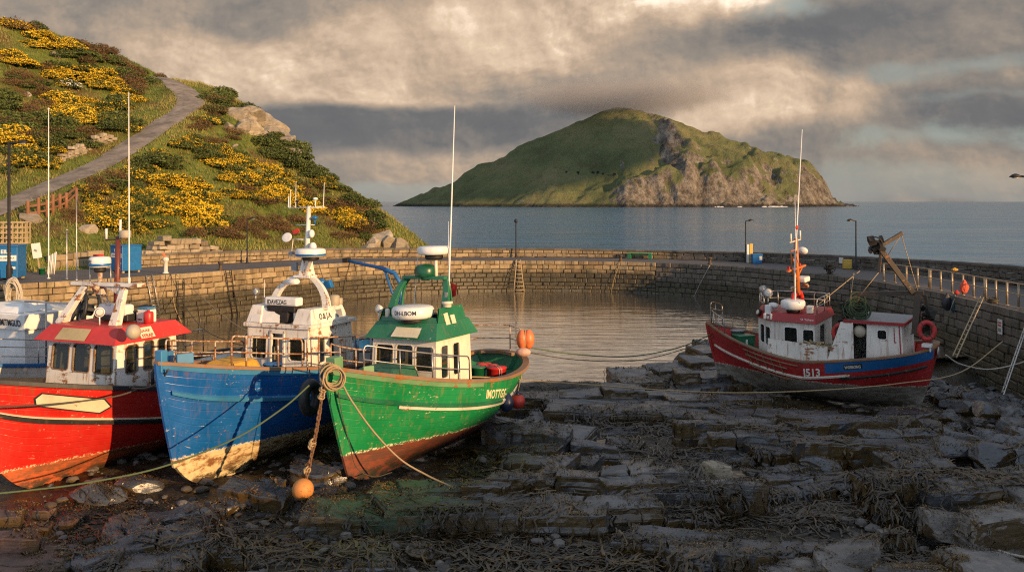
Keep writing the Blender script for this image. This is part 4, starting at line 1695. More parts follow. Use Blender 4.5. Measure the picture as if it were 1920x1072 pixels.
    def house(self, foot0, foot1, z0, z1, holes, mat, frame_mat, t=.05, name='wheelhouse', fw=.035, panes=True):
        """walls through the outlines foot0 (z0) and foot1 (z1), ccw; holes: {wall index: [(u0,v0,u1,v1), ...]}"""
        mb = MB()
        ats = []
        k = len(foot0)
        for i in range(k):
            a, b = foot0[i], foot0[(i + 1) % k]
            c, d = foot1[(i + 1) % k], foot1[i]
            ats.append(mb.panel((*a, z0), (*b, z0), (*c, z1), (*d, z1), holes.get(i, ()), t))
        o = mb.build(name, mat, self.root)
        for i, hs in holes.items():
            at, n = ats[i]
            for h in hs:
                if len(h) > 4:
                    continue
                u0, v0, u1, v1 = h
                e = Vector((0, 0, 0))
                pb = MB()
                q = [at(u0, v0, .55), at(u1, v0, .55), at(u1, v1, .55), at(u0, v1, .55)]
                pb.add(q + [p - n * .008 for p in q], [(0, 1, 2, 3), (7, 6, 5, 4), (0, 4, 5, 1), (1, 5, 6, 2), (2, 6, 7, 3), (3, 7, 4, 0)])
                if panes:
                    pb.build('window_pane', M['glass'], o)
                fb = MB()
                U = (at(u1, v0) - at(u0, v0)).normalized()
                V = (at(u0, v1) - at(u0, v0)).normalized()
                p00, p10, p11, p01 = at(u0, v0), at(u1, v0), at(u1, v1), at(u0, v1)
                cc = min(.05, (p10 - p00).length * .2)
                # rounded-corner ring
                inn = [p00 + U * cc, p10 - U * cc, p10 + V * cc, p11 - V * cc, p11 - U * cc, p01 + U * cc, p01 - V * cc, p00 + V * cc]
                outp = [p00 + (U * cc - V * fw), p10 + (-U * cc - V * fw), p10 + (V * cc + U * fw), p11 + (-V * cc + U * fw), p11 + (-U * cc + V * fw), p01 + (U * cc + V * fw), p01 + (-V * cc - U * fw), p00 + (V * cc - U * fw)]
                # corner fillers make the opening read as rounded
                vs = [p + n * .012 for p in outp] + [p + n * .012 for p in inn] + [p - n * .03 for p in inn] + [p for p in outp]
                fs = []
                for j in range(8):
                    j2 = (j + 1) % 8
                    fs.append((j, j2, 8 + j2, 8 + j))
                    fs.append((8 + j, 8 + j2, 16 + j2, 16 + j))
                    fs.append((24 + j, 24 + j2, j2, j))
                for a_, b_, cpt in ((1, 2, p10), (3, 4, p11), (5, 6, p01), (7, 0, p00)):
                    o_ = len(vs)
                    vs.append(cpt + n * .0115)
                    fs.append((8 + a_, o_, 8 + b_))
                    o_ = len(vs)
                fb.add(vs, fs)
                fb.build('window_frame', frame_mat, o)
        return o, ats

    def part(self, mb, name, mat, parent=None, bevel=0):
        return mb.build(name, mat, parent or self.root, bevel)


def rect(x0, x1, w):
    """outline: front x0, back x1, half width w (ccw from the front starboard corner)"""
    return [(x0, -w), (x0, w), (x1, w), (x1, -w)]


def grow(poly, d):
    cx = sum(p[0] for p in poly) / len(poly)
    cy = sum(p[1] for p in poly) / len(poly)
    return [(p[0] + math.copysign(d, p[0] - cx), p[1] + math.copysign(d, p[1] - cy)) for p in poly]


def rotz(a):
    return Matrix.Rotation(a, 4, 'Z')


def radar_drum(bt, c, r, h, text=None, rot=0.0, sx=1.0, mat='plastic_white', band=None):
    """flat radar scanner housing, lettering on its forward side"""
    mb = MB()
    T = Matrix.Translation(Vector(c)) @ rotz(rot) @ Matrix.Diagonal((1, sx, 1, 1))
    mb.lathe([(r * .5, 0), (r * .86, .01), (r * .97, h * .18), (r, h * .42), (r * .99, h * .75), (r * .93, h * .92), (r * .8, h), (.01, h * 1.02)], T, 28)
    o = mb.build('radar', M[mat], bt.root)
    b = MB()
    b.lathe([(r * .45, -.14), (r * .55, -.10), (r * .55, .0), (.02, .01)], T, 16)
    b.build('radar_base', M['iron'], o)
    if band:
        b = MB()
        b.lathe([(r * .98, h * .16), (r * 1.008, h * .22), (r * 1.008, h * .36), (r * .99, h * .40)], T, 28)
        b.build('radar_band', M[band], o)
    if text:
        def fn(x, y):
            a = (x - .5 * .62) / .62 * 1.15
            return T @ Vector((r * 1.006 * math.cos(a), r * 1.006 * math.sin(a), h * .40 + y))
        lettering(text, fn, M['letter_black'], o, .62, h * .34, .015)
    return o


def searchlight(bt, p, r=.10, tilt=0.2, mat='steel', rot=0.0):
    mb = MB()
    p = Vector(p)
    T = Matrix.Translation(p) @ rotz(rot) @ Matrix.Rotation(R(90) - tilt, 4, 'Y')
    mb.lathe([(r * .25, -r * 1.2), (r * .8, -r * .8), (r, 0), (r * 1.03, .02), (r * .9, .025)], T, 16)
    mb.tube([p - Vector((0, 0, r * 2.6)), p - Vector((0, 0, r * .5))], .02, 6)
    o = mb.build('searchlight', M[mat], bt.root)
    g = MB()
    g.lathe([(r * .88, .026), (r * .5, .035), (.002, .04)], T, 16)
    g.build('lens', M['lens'], o)
    return o


def antenna(bt, p, q, r=.016, mat='plastic_white', name='antenna'):
    mb = MB()
    p, q = Vector(p), Vector(q)
    mb.tube([p, p.lerp(q, .03), p.lerp(q, .031), p.lerp(q, .5), q], [r * 1.7, r * 1.7, r, r * .85, r * .5], 8)
    return mb.build(name, M[mat], bt.root)


def gps_dome(bt, p, r=.06, mat='plastic_white', stalk=.2):
    mb = MB()
    p = Vector(p)
    mb.tube([p, p + Vector((0, 0, stalk))], r * .22, 6)
    mb.lathe([(r * .6, 0), (r, r * .25), (r * .9, r * .9), (r * .4, r * 1.25), (.002, r * 1.3)], Matrix.Translation(p + Vector((0, 0, stalk))), 14)
    return mb.build('aerial_dome', M[mat], bt.root)


def arc(p, q, r, n=8):
    """bezier p-r-q"""
    p, q, r = Vector(p), Vector(q), Vector(r)
    return [p * (1 - t) ** 2 + r * 2 * t * (1 - t) + q * t * t for t in [i / n for i in range(n + 1)]]


# ---------------------------------------------------------------- green boat
def heading(deg):
    a = R(deg)
    return (-math.sin(a), -math.cos(a))


GB = Boat('fishing_boat', 'green wooden fishing boat with cream wheelhouse and rusty red bottom', (-4.68, 23.06), heading(28.7), 0.0, 9.0, 1.68, 3.27, 2.02, 2.40, .25, 1.5, .85, .30, R(1.3))


def green_boat():
    b = GB
    b.build_hull(M['green_hull'], M['rusty_wood'], M['green'], M['green_deck'], .10, .24)
    # faded green forward part of the rail
    b.strake('rail_band', M['green_pale'], .10, .44, .995, .17, .035)
    b.strake('rubbing_strake', M['green'], lambda t: .74 - .12 * (1 - t), .30, .985, .11, .085)
    b.strake('white_strake', M['white_strake'], lambda t: .835 - .15 * (1 - t), .03, .80, .15, .055)
    # stem head block
    mb = MB()
    mb.box((-.35, 0, 3.28), (.34, .30, .44))
    mb.box((-.95, .62, 3.10), (.30, .08, .22), Matrix.Rotation(R(-32), 3, 'Z'))
    b.part(mb, 'stem_head', M['green_pale'], None, .02)
    # raised foredeck hatch under a green tarpaulin
    mb = MB()
    mb.prism(rect(-1.75, -3.15, .90), 2.25, 2.92, top=rect(-2.05, -3.1, .60))
    b.part(mb, 'foredeck_cover', M['tarp_green'], None, .10)
    # wheelhouse
    z0, z1 = 1.75, 3.62
    f0, f1 = rect(-3.30, -5.25, 1.15), rect(-3.42, -5.25, 1.10)
    H = {0: [(.06, .50, .33, .86), (.385, .51, .64, .87), (.69, .50, .96, .86)],
         1: [(.14, .38, .33, .86), (.48, .38, .66, .86)],
         3: [(.15, .46, .42, .86), (.55, .46, .82, .86)], 2: [(.36, .02, .64, .88, 0)]}
    wh, ats = b.house(f0, f1, z0, z1, H, M['cream'], M['cream'])
    mb = MB()
    mb.prism(grow(rect(-3.36, -5.3, 1.10), .17), 3.56, 4.02, top=grow(rect(-3.62, -5.2, 1.0), .06))
    rf = b.part(mb, 'roof', M['green'], None, .02)
    mb = MB()
    at, n = mb.panel((-3.13, -.22, 3.62), (-3.13, .62, 3.62), (-3.33, .60, 3.90), (-3.33, -.2, 3.90), (), .02)
    mb = MB()
    mb.panel((-3.185, -.30, 3.645), (-3.185, .62, 3.645), (-3.485, .60, 3.915), (-3.485, -.28, 3.915), (), .02)
    mb.build('blank_name_board', M['cream_board'], rf)
    # coaming on the roof, patched with cream plates
    mb = MB()
    mb.panel((-3.62, -1.02, 4.0), (-3.62, 1.02, 4.0), (-3.66, .95, 4.16), (-3.66, -.95, 4.16), (), .04)
    mb.panel((-3.62, 1.04, 4.0), (-5.15, 1.04, 4.0), (-5.05, .96, 4.42), (-3.80, .98, 4.42), (), .04)
    mb.panel((-5.15, -1.04, 4.0), (-3.62, -1.04, 4.0), (-3.75, -.98, 4.36), (-5.05, -.96, 4.36), (), .04)
    cm = b.part(mb, 'roof_coaming', M['green'])
    for (xa, xb, za, zb) in ((-3.98, -4.20, 3.92, 4.28), (-4.30, -4.52, 3.88, 4.18)):
        mb = MB()
        mb.panel((xa, 1.155 - (za - 3.75) * .30, za), (xb, 1.155 - (za - 3.75) * .30, za), (xb, 1.16 - (zb - 3.75) * .32, zb), (xa, 1.16 - (zb - 3.75) * .32, zb), (), .02)
        mb.build('patch_plate', M['cream_board'], cm)
    # gantry arch
    mb = MB()
    for s in (-1, 1):
        if s < 0:
            leg = arc((-4.0, -.92, 4.0), (-4.55, -.62, 5.22), (-4.35, -.95, 4.95), 8)
        else:
            leg = arc((-4.3, .80, 4.05), (-4.55, .70, 5.22), (-4.5, .86, 5.05), 8)
        mb.beam(leg, [lerp(.13, .09, i / 8) for i in range(9)], [lerp(.26, .14, i / 8) for i in range(9)])
        if s < 0:
            leg2 = arc((-4.6, -.90, 4.0), (-4.62, -.62, 5.18), (-4.65, -.95, 4.95), 8)
        else:
            leg2 = arc((-4.75, .80, 4.05), (-4.62, .70, 5.18), (-4.7, .86, 5.05), 8)
        mb.tube(leg2, .045, 8)
    mb.bar((-4.55, -.72, 5.24), (-4.55, .78, 5.24), .34, .09)
    g = b.part(mb, 'gantry', M['green'], None, .01)
    # things on the gantry
    mb = MB()
    mb.lathe([(.12, 0), (.15, .03), (.15, .09), (.30, .12), (.32, .2), (.32, .34), (.27, .43), (.14, .48), (.01, .49)], Matrix.Translation((-4.5, .05, 5.28)), 22)
    b.part(mb, 'green_dome', M['plastic_dkgreen'])
    mb = MB()
    mb.tube([(-4.6, .36, 5.28), (-4.6, .36, 6.02)], .055, 10)
    ps = b.part(mb, 'radar_post', M['cream'])
    radar_drum(b, (-4.6, .30, 6.05), .50, .26)
    antenna(b, (-4.6, .80, 4.9), (-4.65, 1.10, 10.3), .026)
    antenna(b, (-4.75, -.55, 4.4), (-4.8, -.40, 6.0), .013)
    antenna(b, (-4.9, .62, 5.2), (-4.9, .64, 6.9), .011)
    mb = MB()
    mb.tube([(-4.5, .80, 4.2), (-4.52, .82, 4.95)], .03, 8)
    mb.box((-4.5, .86, 4.35), (.12, .10, .34))
    mb.box((-4.42, .84, 4.72), (.10, .10, .22))
    b.part(mb, 'navigation_light', M['plastic_grey'], None, .01)
    mb = MB()
    mb.add([(-4.6, .86, 5.1), (-4.6, 1.1, 5.02), (-4.55, 1.08, 4.72), (-4.62, .9, 4.66), (-4.6, .98, 4.9)], [(0, 1, 4), (1, 2, 4), (2, 3, 4), (3, 0, 4), (1, 0, 4), (2, 1, 4), (3, 2, 4), (0, 3, 4)])
    b.part(mb, 'flag', M['cloth_red'])
    radar_drum(b, (-3.72, .12, 4.26), .62, .36, 'DH-LBOM', rot=.18)
    searchlight(b, (-3.6, -1.02, 4.36), .12, .15, 'plastic_white')
    mb = MB()
    mb.lathe([(.06, 0), (.07, .02), (.07, .22), (.04, .25), (.001, .26)], Matrix.Translation((-3.7, -.78, 4.12)), 12)
    b.part(mb, 'vent', M['cream'])
    mb = MB()
    mb.lathe([(.11, 0), (.12, .02), (.12, .09), (.16, .10), (.16, .16), (.001, .17)], Matrix.Translation((-4.2, 1.0, 4.42)), 14)
    b.part(mb, 'vent', M['cream'])
    rnd = random.Random(5)
    mb = MB()
    for i in range(14):
        mb.box((-4.0 - rnd.random() * .9, rnd.uniform(-.1, .85), 4.08 + rnd.random() * .08), (rnd.uniform(.06, .2), rnd.uniform(.06, .2), rnd.uniform(.06, .2)), Matrix.Rotation(rnd.random() * 3, 3, 'Z'))
    b.part(mb, 'roof_gear', M['iron'])
    g = lambda px, py, Y: b.local(PX(px, py, Y))
    mb = MB()
    mb.tube([g(643, 487, 29.6), g(722, 504, 29.2), g(738, 511, 29.1)], [.045, .06, .06], 8)
    mb.tube([g(720, 505, 29.2), g(740, 512, 29.1), g(750, 530, 29.0), g(754, 575, 29.0), g(756, 640, 29.0)], .075, 8)
    mb.tube([g(722, 508, 29.2), g(735, 548, 29.0), g(750, 570, 29.0)], .04, 8)
    dk = b.part(mb, 'derrick', M['blue'])
    mb = MB()
    mb.box(g(650, 488, 29.6), (.2, .2, .16))
    mb.build('boom_head', M['iron'], dk)
    # railings
    base = [b.gun(t, 1, .10) for t in (.905, .86, .80, .74, .68, .62, .56, .50)]
    b.rail_pipe(base, .72, M['steel'], (.48,), .022, [2, 4, 6])
    base = [b.gun(t, -1, .10) for t in (.905, .86, .80, .74, .68, .62, .56, .50, .44)]
    b.rail_pipe(base, .70, M['steel_rust'], (.48,), .022, [2, 4, 6])
    base = [b.gun(t, -1, .10) for t in (.40, .33, .26, .19, .12, .06, .02)] + [b.gun(.004, 1, .10)] + [b.gun(t, 1, .10) for t in (.03,)]
    b.rail_pipe(base, .92, M['steel_rust'], (.52,), .024, [1, 3, 5, 7])
    # lettering on the port quarter
    def fn(x, y):
        return b.on_hull(5.25 + x, .52 - y + x * .05, 1, .008)
    lettering('IMOTTGS-', fn, M['letter_cream'], b.hull, 1.35, .26, .03)
    mb = MB()
    mb.box((-5.3, .55, 1.95), (.12, .08, .9))
    # deck gear
    b.hull_patch('white_stripe', M['white_strake'], [(8.05, .45), (8.25, .52), (7.9, 1.05), (7.6, .95)], 1, .02)

    shift_parts(b, ('green_dome', 'radar_post'), 0, -.12)
    shift_parts(b, ('radar',), 0, -.14)


green_boat()


# ---------------------------------------------------------------- blue boat
BB = Boat('fishing_boat', 'blue fishing boat with rusty white wheelhouse, between bright red and green boats', (-9.07, 23.2), heading(25), -.2, 10.0, 1.72, 3.56, 2.55, 2.9, .3, 1.4, .60, .75, R(.4))


def blue_boat():
    b = BB
    b.build_hull(M['blue_hull'], M['rusty_wood'], M['blue'], M['deck'], .10, .22)
    b.strake('rail_band', M['blue_light'], .10, .40, .995, .17, .03)
    b.strake('rubbing_strake', M['blue_light'], lambda t: .86 - .10 * (1 - t), .05, .975, .14, .09)
    mb = MB()
    mb.box((-.14, 0, 3.60), (.22, .24, .56))
    mb.box((-.72, -.28, 3.60), (.24, .10, .30), Matrix.Rotation(R(20), 3, 'Z'))
    mb.box((-.66, .30, 3.60), (.44, .09, .28), Matrix.Rotation(R(-26), 3, 'Z'))
    b.part(mb, 'stem_head', M['blue_light'], None, .02)
    # wheelhouse: front with a door in the middle
    z0, z1 = 2.0, 3.88
    f0, f1 = rect(-4.62, -7.0, 1.20), rect(-4.70, -6.9, 1.14)
    H = {0: [(.08, .50, .32, .85), (.41, .03, .60, .91, 0), (.70, .50, .95, .85)],
         1: [(.22, .44, .36, .84), (.46, .44, .58, .84)],
         3: [(.2, .5, .45, .85), (.55, .5, .8, .85)], 2: [(.36, .02, .64, .9, 0)]}
    wh, ats = b.house(f0, f1, z0, z1, H, M['white_rusty'], M['white_rusty'], .06)
    mb = MB()
    at, n = ats[0]
    U = (at(1, 0) - at(0, 0)).normalized()
    V = (at(0, 1) - at(0, 0)).normalized()
    for (u0, v0, u1, v1, w) in ((.385, 0, .41, .95, 0), (.60, 0, .625, .95, 0), (.385, .91, .625, .95, 0)):
        p = [at(u0, v0), at(u1, v0), at(u1, v1), at(u0, v1)]
        mb.add([q + n * .03 for q in p] + [q - n * .01 for q in p], [(0, 1, 2, 3), (0, 4, 5, 1), (1, 5, 6, 2), (2, 6, 7, 3), (3, 7, 4, 0)])
    mb.build('door_frame', M['white_rusty'], wh)
    mb = MB()
    mb.panel(at(.415, .03, 3.5), at(.595, .03, 2), at(.595, .90, 2), at(.415, .90, 3.5), (), .04)
    mb.build('door', M['plastic_grey'], wh)
    # roof slab and flying bridge coaming
    mb = MB()
    mb.prism(grow(rect(-4.72, -6.95, 1.16), .10), 3.88, 4.0)
    b.part(mb, 'roof', M['white_rusty'], None, .02)
    mb = MB()
    # port box with lettering, starboard angled screen
    mb.prism([(-4.72, .52), (-4.72, 1.26), (-6.6, 1.26), (-6.6, .80), (-5.2, .7)], 4.0, 4.46, top=[(-4.86, .62), (-4.86, 1.14), (-6.45, 1.14), (-6.45, .85), (-5.2, .72)])
    mb.prism([(-4.66, -1.20), (-4.66, -.62), (-4.95, -.55), (-6.4, -.9), (-6.4, -1.24)], 4.0, 4.52, top=[(-4.86, -1.12), (-4.86, -.70), (-5.0, -.65), (-6.4, -.95), (-6.4, -1.16)])
    cm = b.part(mb, 'bridge_coaming', M['white'], None, .03)
    mb = MB()
    mb.panel((-4.70, -.66, 4.02), (-4.78, .0, 4.02), (-4.90, -.04, 4.40), (-4.88, -.66, 4.46), (), .03)
    mb.panel((-4.655, -1.02, 4.03), (-4.655, -.70, 4.03), (-4.87, -.70, 4.50), (-4.87, -1.0, 4.50), (), .02)
    mb.build('spray_screen', M['sign_white'], cm)
    at2 = lambda x, y: Vector((-5.15 - x, 1.262 - (y + .14) * .26 + .008, 4.14 + y))
    lettering('O.& J.A.', at2, M['letter_black'], cm, .62, .17, .02)
    mb = MB()
    mb.panel((-6.02, 1.235, 4.12), (-6.32, 1.235, 4.12), (-6.32, 1.175, 4.34), (-6.02, 1.175, 4.34), (), .02)
    mb.build('vent_grille', M['plastic_grey'], cm)
    # curved arch legs meeting under the mast
    mb = MB()
    top = Vector((-5.7, .12, 5.60))
    legA = arc((-5.35, -.98, 4.40), (-5.65, -.14, 5.62), (-5.4, -.85, 5.35), 10)
    legB = arc((-5.5, .98, 4.40), (-5.70, .20, 5.65), (-5.6, .92, 5.2), 10)
    for leg in (legA, legB):
        mb.beam(leg, [lerp(.15, .12, i / 10) for i in range(11)], [lerp(.26, .17, i / 10) for i in range(11)])
    mb.box((-5.7, .06, 5.62), (.5, .62, .10))
    mb.prism([(-5.5, -.10), (-5.5, .26), (-5.9, .26), (-5.9, -.10)], 5.66, 6.4, top=[(-5.6, .02), (-5.6, .2), (-5.8, .2), (-5.8, .02)])
    b.part(mb, 'arch', M['white_rusty'], None, .015)
    mb = MB()
    mb.tube([(-5.65, .10, 5.7), (-5.68, .20, 8.35)], [.085, .065], 10)
    mb.tube([(-5.66, -.55, 8.28), (-5.68, .78, 8.30)], .025, 6)
    mb.tube([(-5.66, -.30, 7.62), (-5.68, .42, 7.62)], .02, 6)
    mb.tube([(-5.6, -.42, 7.05), (-5.66, .16, 7.05)], .022, 6)
    mb.tube([(-5.6, -.36, 7.05), (-5.62, -.45, 6.42)], .014, 6)
    mb.tube([(-5.6, -.5, 6.40), (-5.66, .10, 6.36)], .022, 6)
    mb.bar((-5.6, .15, 5.9), (-5.2, .62, 6.38), .10, .22)
    ms = b.part(mb, 'mast', M['white'])
    mb = MB()
    T = Matrix.Translation((-5.55, -.52, 7.12)) @ Matrix.Rotation(R(75), 4, 'Y')
    mb.lathe([(.02, -.05), (.12, -.02), (.19, .05), (.18, .055), (.02, .02)], T, 16)
    mb.build('dish', M['plastic_white'], ms)
    for (y, z, sx, sz) in ((.36, 7.28, .16, .32), (.40, 6.78, .24, .34)):
        mb = MB()
        mb.ball((-5.6, y, z), .5, (.2, sx, sz))
        mb.build('aerial_pod', M['plastic_white'], ms)
    mb = MB()
    mb.box((-5.62, -.26, 7.36), (.03, .24, .16), Matrix.Rotation(.4, 3, 'X'))
    mb.build('pennant', M['cloth_red'], ms)
    mb = MB()
    mb.box((-5.6, -.42, 6.52), (.12, .16, .14))
    mb.build('junction_box', M['plastic_grey'], ms)
    mb = MB()
    mb.box((-5.6, -.30, 5.98), (.10, .20, .34))
    mb.build('junction_box', M['plastic_grey'], ms)
    gps_dome(b, (-5.68, .42, 7.62), .10, 'plastic_blue', .22)
    gps_dome(b, (-5.66, .46, 8.30), .08, 'plastic_white', .28)
    gps_dome(b, (-5.66, -.22, 8.30), .06, 'black', .22)
    antenna(b, (-5.66, -.52, 8.26), (-5.66, -.50, 9.0), .016)
    antenna(b, (-5.66, -.30, 8.28), (-5.66, -.28, 9.3), .013)
    antenna(b, (-5.66, .76, 8.3), (-5.66, .80, 9.25), .013)
    antenna(b, (-5.66, -.58, 8.30), (-5.66, -.57, 8.75), .02)
    radar_drum(b, (-5.2, .62, 6.42), .46, .32, band='plastic_blue')
    # long radar scanner on the roof, lettered
    mb = MB()
    mb.box((-4.98, .02, 4.66), (.34, 1.22, .26))
    sc = b.part(mb, 'scanner', M['plastic_white'], None, .05)
    mb = MB()
    mb.box((-5.0, .02, 4.44), (.36, 1.05, .18))
    mb.box((-5.0, .02, 4.22), (.3, .5, .42))
    mb.build('scanner_base', M['iron'], sc, .03)
    lettering('IDAVEZAG', flat_fn((-4.805, -.48, 4.58), (0, 1, 0), (0, 0, 1)), M['letter_black'], sc, .74, .14, .015)
    # horn tube on the arch
    mb = MB()
    mb.tube([(-5.3, -.42, 5.40), (-5.1, .18, 5.48)], [.10, .10], 12)
    b.part(mb, 'floodlight_tube', M['plastic_white'])
    mb = MB()
    mb.lathe([(.16, 0), (.17, .02), (.17, .30), (.13, .33), (.001, .34)], Matrix.Translation((-6.2, 1.0, 4.44)), 14)
    mb.lathe([(.12, 0), (.13, .02), (.13, .20), (.001, .22)], Matrix.Translation((-6.5, .95, 4.44)), 14)
    b.part(mb, 'roof_canister', M['grey_ball'])
    mb = MB()
    mb.ball((-5.9, .48, 5.38), .5, (.25, .28, .3))
    mb.box((-5.95, .72, 5.3), (.16, .26, .3), Matrix.Rotation(.3, 3, 'X'))
    b.part(mb, 'lamp_cover', M['plastic_blue'], None, .02)
    searchlight(b, (-4.9, -1.0, 4.92), .12, .1, 'steel', -.3)
    antenna(b, (-4.95, -.72, 4.4), (-4.95, -.70, 5.3), .012)
    # yellow cover on the foredeck, coil and blue tub
    mb = MB()
    mb.prism([(-1.9, -.7), (-1.9, .65), (-3.3, .85), (-3.3, -.85)], 2.65, 3.24, top=[(-2.2, -.45), (-2.2, .45), (-3.2, .55), (-3.2, -.55)])
    b.part(mb, 'deck_cover', M['yellow'], None, .12)
    # railings round the bow: rusty pipes
    base = [b.gun(t, 1, .10) for t in (.83, .79, .74, .69, .64, .60)]
    b.rail_pipe(base, .86, M['steel_rust'], (.5,), .027, [1, 3])
    base = [b.gun(t, 1, .10) for t in (.58, .53, .48, .42, .36)]
    b.rail_pipe(base, .92, M['steel_rust'], (.5,), .027, [1, 3])
    base = [b.gun(t, -1, .10) for t in (.93, .88, .82, .76, .70, .64, .58, .5)]
    b.rail_pipe(base, .62, M['steel_rust'], (.48,), .025, [1, 3, 5])
    base = [b.gun(t, 1, .10) for t in (.34, .27, .2, .13, .07, .02)]
    b.rail_pipe(base, .85, M['steel'], (.5,), .024, [1, 3])
    base = [b.gun(t, -1, .10) for t in (.5, .4, .3, .2, .1, .03)]
    b.rail_pipe(base, .85, M['steel'], (.5,), .024, [1, 3])

    shift_parts(b, ('arch', 'mast', 'radar', 'aerial_dome', 'lamp_cover', 'floodlight_tube'), .25, 0, (4.4, .80))
    shift_parts(b, ('antenna',), .25, 0, (4.4, .80), 6.0)


blue_boat()


# ---------------------------------------------------------------- red boat
RB = Boat('fishing_boat', 'bright red wooden fishing boat with white wheelhouse, red roof and blank cream name board', (-13.62, 22.9), heading(25), -.3, 10.5, 1.98, 3.28, 2.10, 2.5, .38, 1.25, .75, .75, R(.6))


def red_boat():
    b = RB
    b.build_hull(M['red_hull'], M['black_rail'], M['white'], M['deck'], .13, .24)
    b.strake('rubbing_strake', M['black_rail'], lambda t: 1.00 - .16 * (1 - t), .02, .985, .14, .085)
    b.strake('strake_edge', M['cream_board'], lambda t: .918 - .16 * (1 - t), .02, .985, .024, .06)
    # blank name board with a black border
    b.hull_patch('name_board_border', M['letter_black'], [(1.12, .38), (1.28, .20), (2.78, .29), (3.02, .52), (2.72, .74), (1.16, .60)], 1, .004)
    b.hull_patch('blank_name_board', M['cream_board'], [(1.17, .39), (1.30, .235), (2.76, .325), (2.95, .52), (2.70, .70), (1.20, .565)], 1, .009)
    z0, z1 = 2.12, 3.96
    f0, f1 = rect(-3.12, -5.5, 1.40), rect(-3.30, -5.45, 1.36)
    H = {0: [(.07, .47, .31, .85), (.38, .46, .62, .87), (.69, .46, .95, .87)],
         1: [(.16, .44, .34, .86), (.44, .44, .60, .88), (.68, .42, .88, .88)],
         3: [(.2, .5, .45, .85), (.55, .5, .8, .85)], 2: [(.36, .02, .64, .9, 0)]}
    wh, ats = b.house(f0, f1, z0, z1, H, M['white_rusty'], M['rusty_wood'], .06, fw=.03)
    mb = MB()
    mb.prism(grow(rect(-3.25, -5.55, 1.36), .29), 3.82, 4.24, top=grow(rect(-3.38, -5.40, 1.32), .05))
    rf = b.part(mb, 'roof', M['red'], None, .02)
    mb = MB()
    mb.panel((-2.995, -.80, 3.88), (-2.995, .42, 3.88), (-3.26, .40, 4.18), (-3.26, -.76, 4.18), (), .02)
    mb.build('name_board', M['gold_board'], rf)
    mb = MB()
    mb.panel((-3.92, 1.63, 3.90), (-4.42, 1.63, 3.90), (-4.42, 1.44, 4.18), (-3.92, 1.44, 4.18), (), .02)
    sg = mb.build('sign_board', M['cream_board'], rf)
    f = lambda x, y: Vector((-3.96 - x, 1.63 - y * .68 + .008, 3.915 + y))
    lettering('FFRAP', f, M['sign_red'], sg, .40, .09, .02)
    lettering('SAAF', lambda x, y: f(x, y + .14), M['sign_red'], sg, .36, .07, .02)
    # A-frame gantry: two flat legs leaning together, cross bar on top
    mb = MB()
    for (p, q, w0, w1) in (((-3.75, -1.18, 4.2), (-4.05, -.42, 5.36), .34, .22), ((-3.85, .98, 4.2), (-4.1, 1.12, 5.36), .40, .24)):
        mb.beam([p, q], [w0 * .55, w1 * .55], [w0 * .8, w1 * .8])
    mb.bar((-4.08, -.98, 5.42), (-4.12, 1.75, 5.42), .30, .10)
    mb.prism([(-.75, 0), (-.02, 0), (-.02, -.28)], -.03, .03, Matrix.Translation((-4.08, .98, 5.38)) @ Matrix.Rotation(R(90), 4, 'Z') @ Matrix.Rotation(R(90), 4, 'X'))
    b.part(mb, 'gantry', M['white_rusty'], None, .012)
    mb = MB()
    for y in (.86, 1.05):
        mb.tube([(-3.9 - .3, y - .9, 5.2), (-4.4, y + .2 - .7, 4.2)], .02, 6)
    for i in range(1, 7):
        a = Vector((-4.2, -.04, 5.2)).lerp(Vector((-4.4, .36, 4.2)), i / 7)
        c = Vector((-4.2, .15, 5.2)).lerp(Vector((-4.4, .55, 4.2)), i / 7)
        mb.tube([a, c], .014, 6)
    b.part(mb, 'mast_ladder', M['steel'])
    mb = MB()
    mb.tube([(-4.1, .12, 5.45), (-4.1, .12, 5.86)], .07, 10)
    mb.tube([(-4.1, .12, 5.45), (-3.9, .12, 5.25)], .09, 10)
    mb.box((-4.1, .12, 5.20), (.2, .3, .16))
    b.part(mb, 'radar_post', M['steel_rust'])
    radar_drum(b, (-4.1, .12, 5.90), .31, .32, 'SABRE', band='plastic_blue', rot=-.5)
    antenna(b, (-4.1, 1.30, 5.46), (-4.1, 1.34, 11.0), .022)
    antenna(b, (-4.1, -.86, 5.46), (-4.1, -.84, 8.1), .020, 'steel')
    antenna(b, (-4.1, -.30, 5.46), (-4.1, -.30, 6.05), .020, 'steel')
    antenna(b, (-4.1, .56, 5.46), (-4.1, .56, 6.0), .020, 'steel')
    # brown signal mast on the wheelhouse roof behind the gantry
    mb = MB()
    mb.tube([(-4.9, .82, 4.2), (-4.9, .92, 7.9)], [.10, .075], 10)
    mb.tube([(-4.9, .40, 7.75), (-4.9, 1.35, 7.75)], .035, 6)
    mb.box((-4.9, .42, 5.62), (.5, .9, .06))
    ms = b.part(mb, 'signal_mast', M['brown_mast'])
    mb = MB()
    mb.lathe([(.16, 0), (.17, .02), (.17, .30), (.12, .34), (.001, .35)], Matrix.Translation((-4.9, 1.22, 7.84)), 14)
    mb.build('mast_lamp', M['grey_ball'], ms)
    mb = MB()
    mb.tube([(-4.9, 1.0, 7.8), (-4.9, 1.02, 8.65)], .035, 8)
    mb.build('whip_aerial', M['plastic_white'], ms)
    mb = MB()
    mb.tube([(-4.9, .42, 7.78), (-4.9, .42, 8.25)], .035, 8)
    mb.build('whip_aerial', M['plastic_white'], ms)
    mb = MB()
    mb.box((-4.86, .12, 6.95), (.2, .24, .26))
    mb.build('red_lamp', M['cloth_red'], ms)
    # roof gear
    mb = MB()
    mb.box((-4.75, .92, 4.42), (.40, .40, .38))
    b.part(mb, 'white_box', M['plastic_white'], None, .03)
    mb = MB()
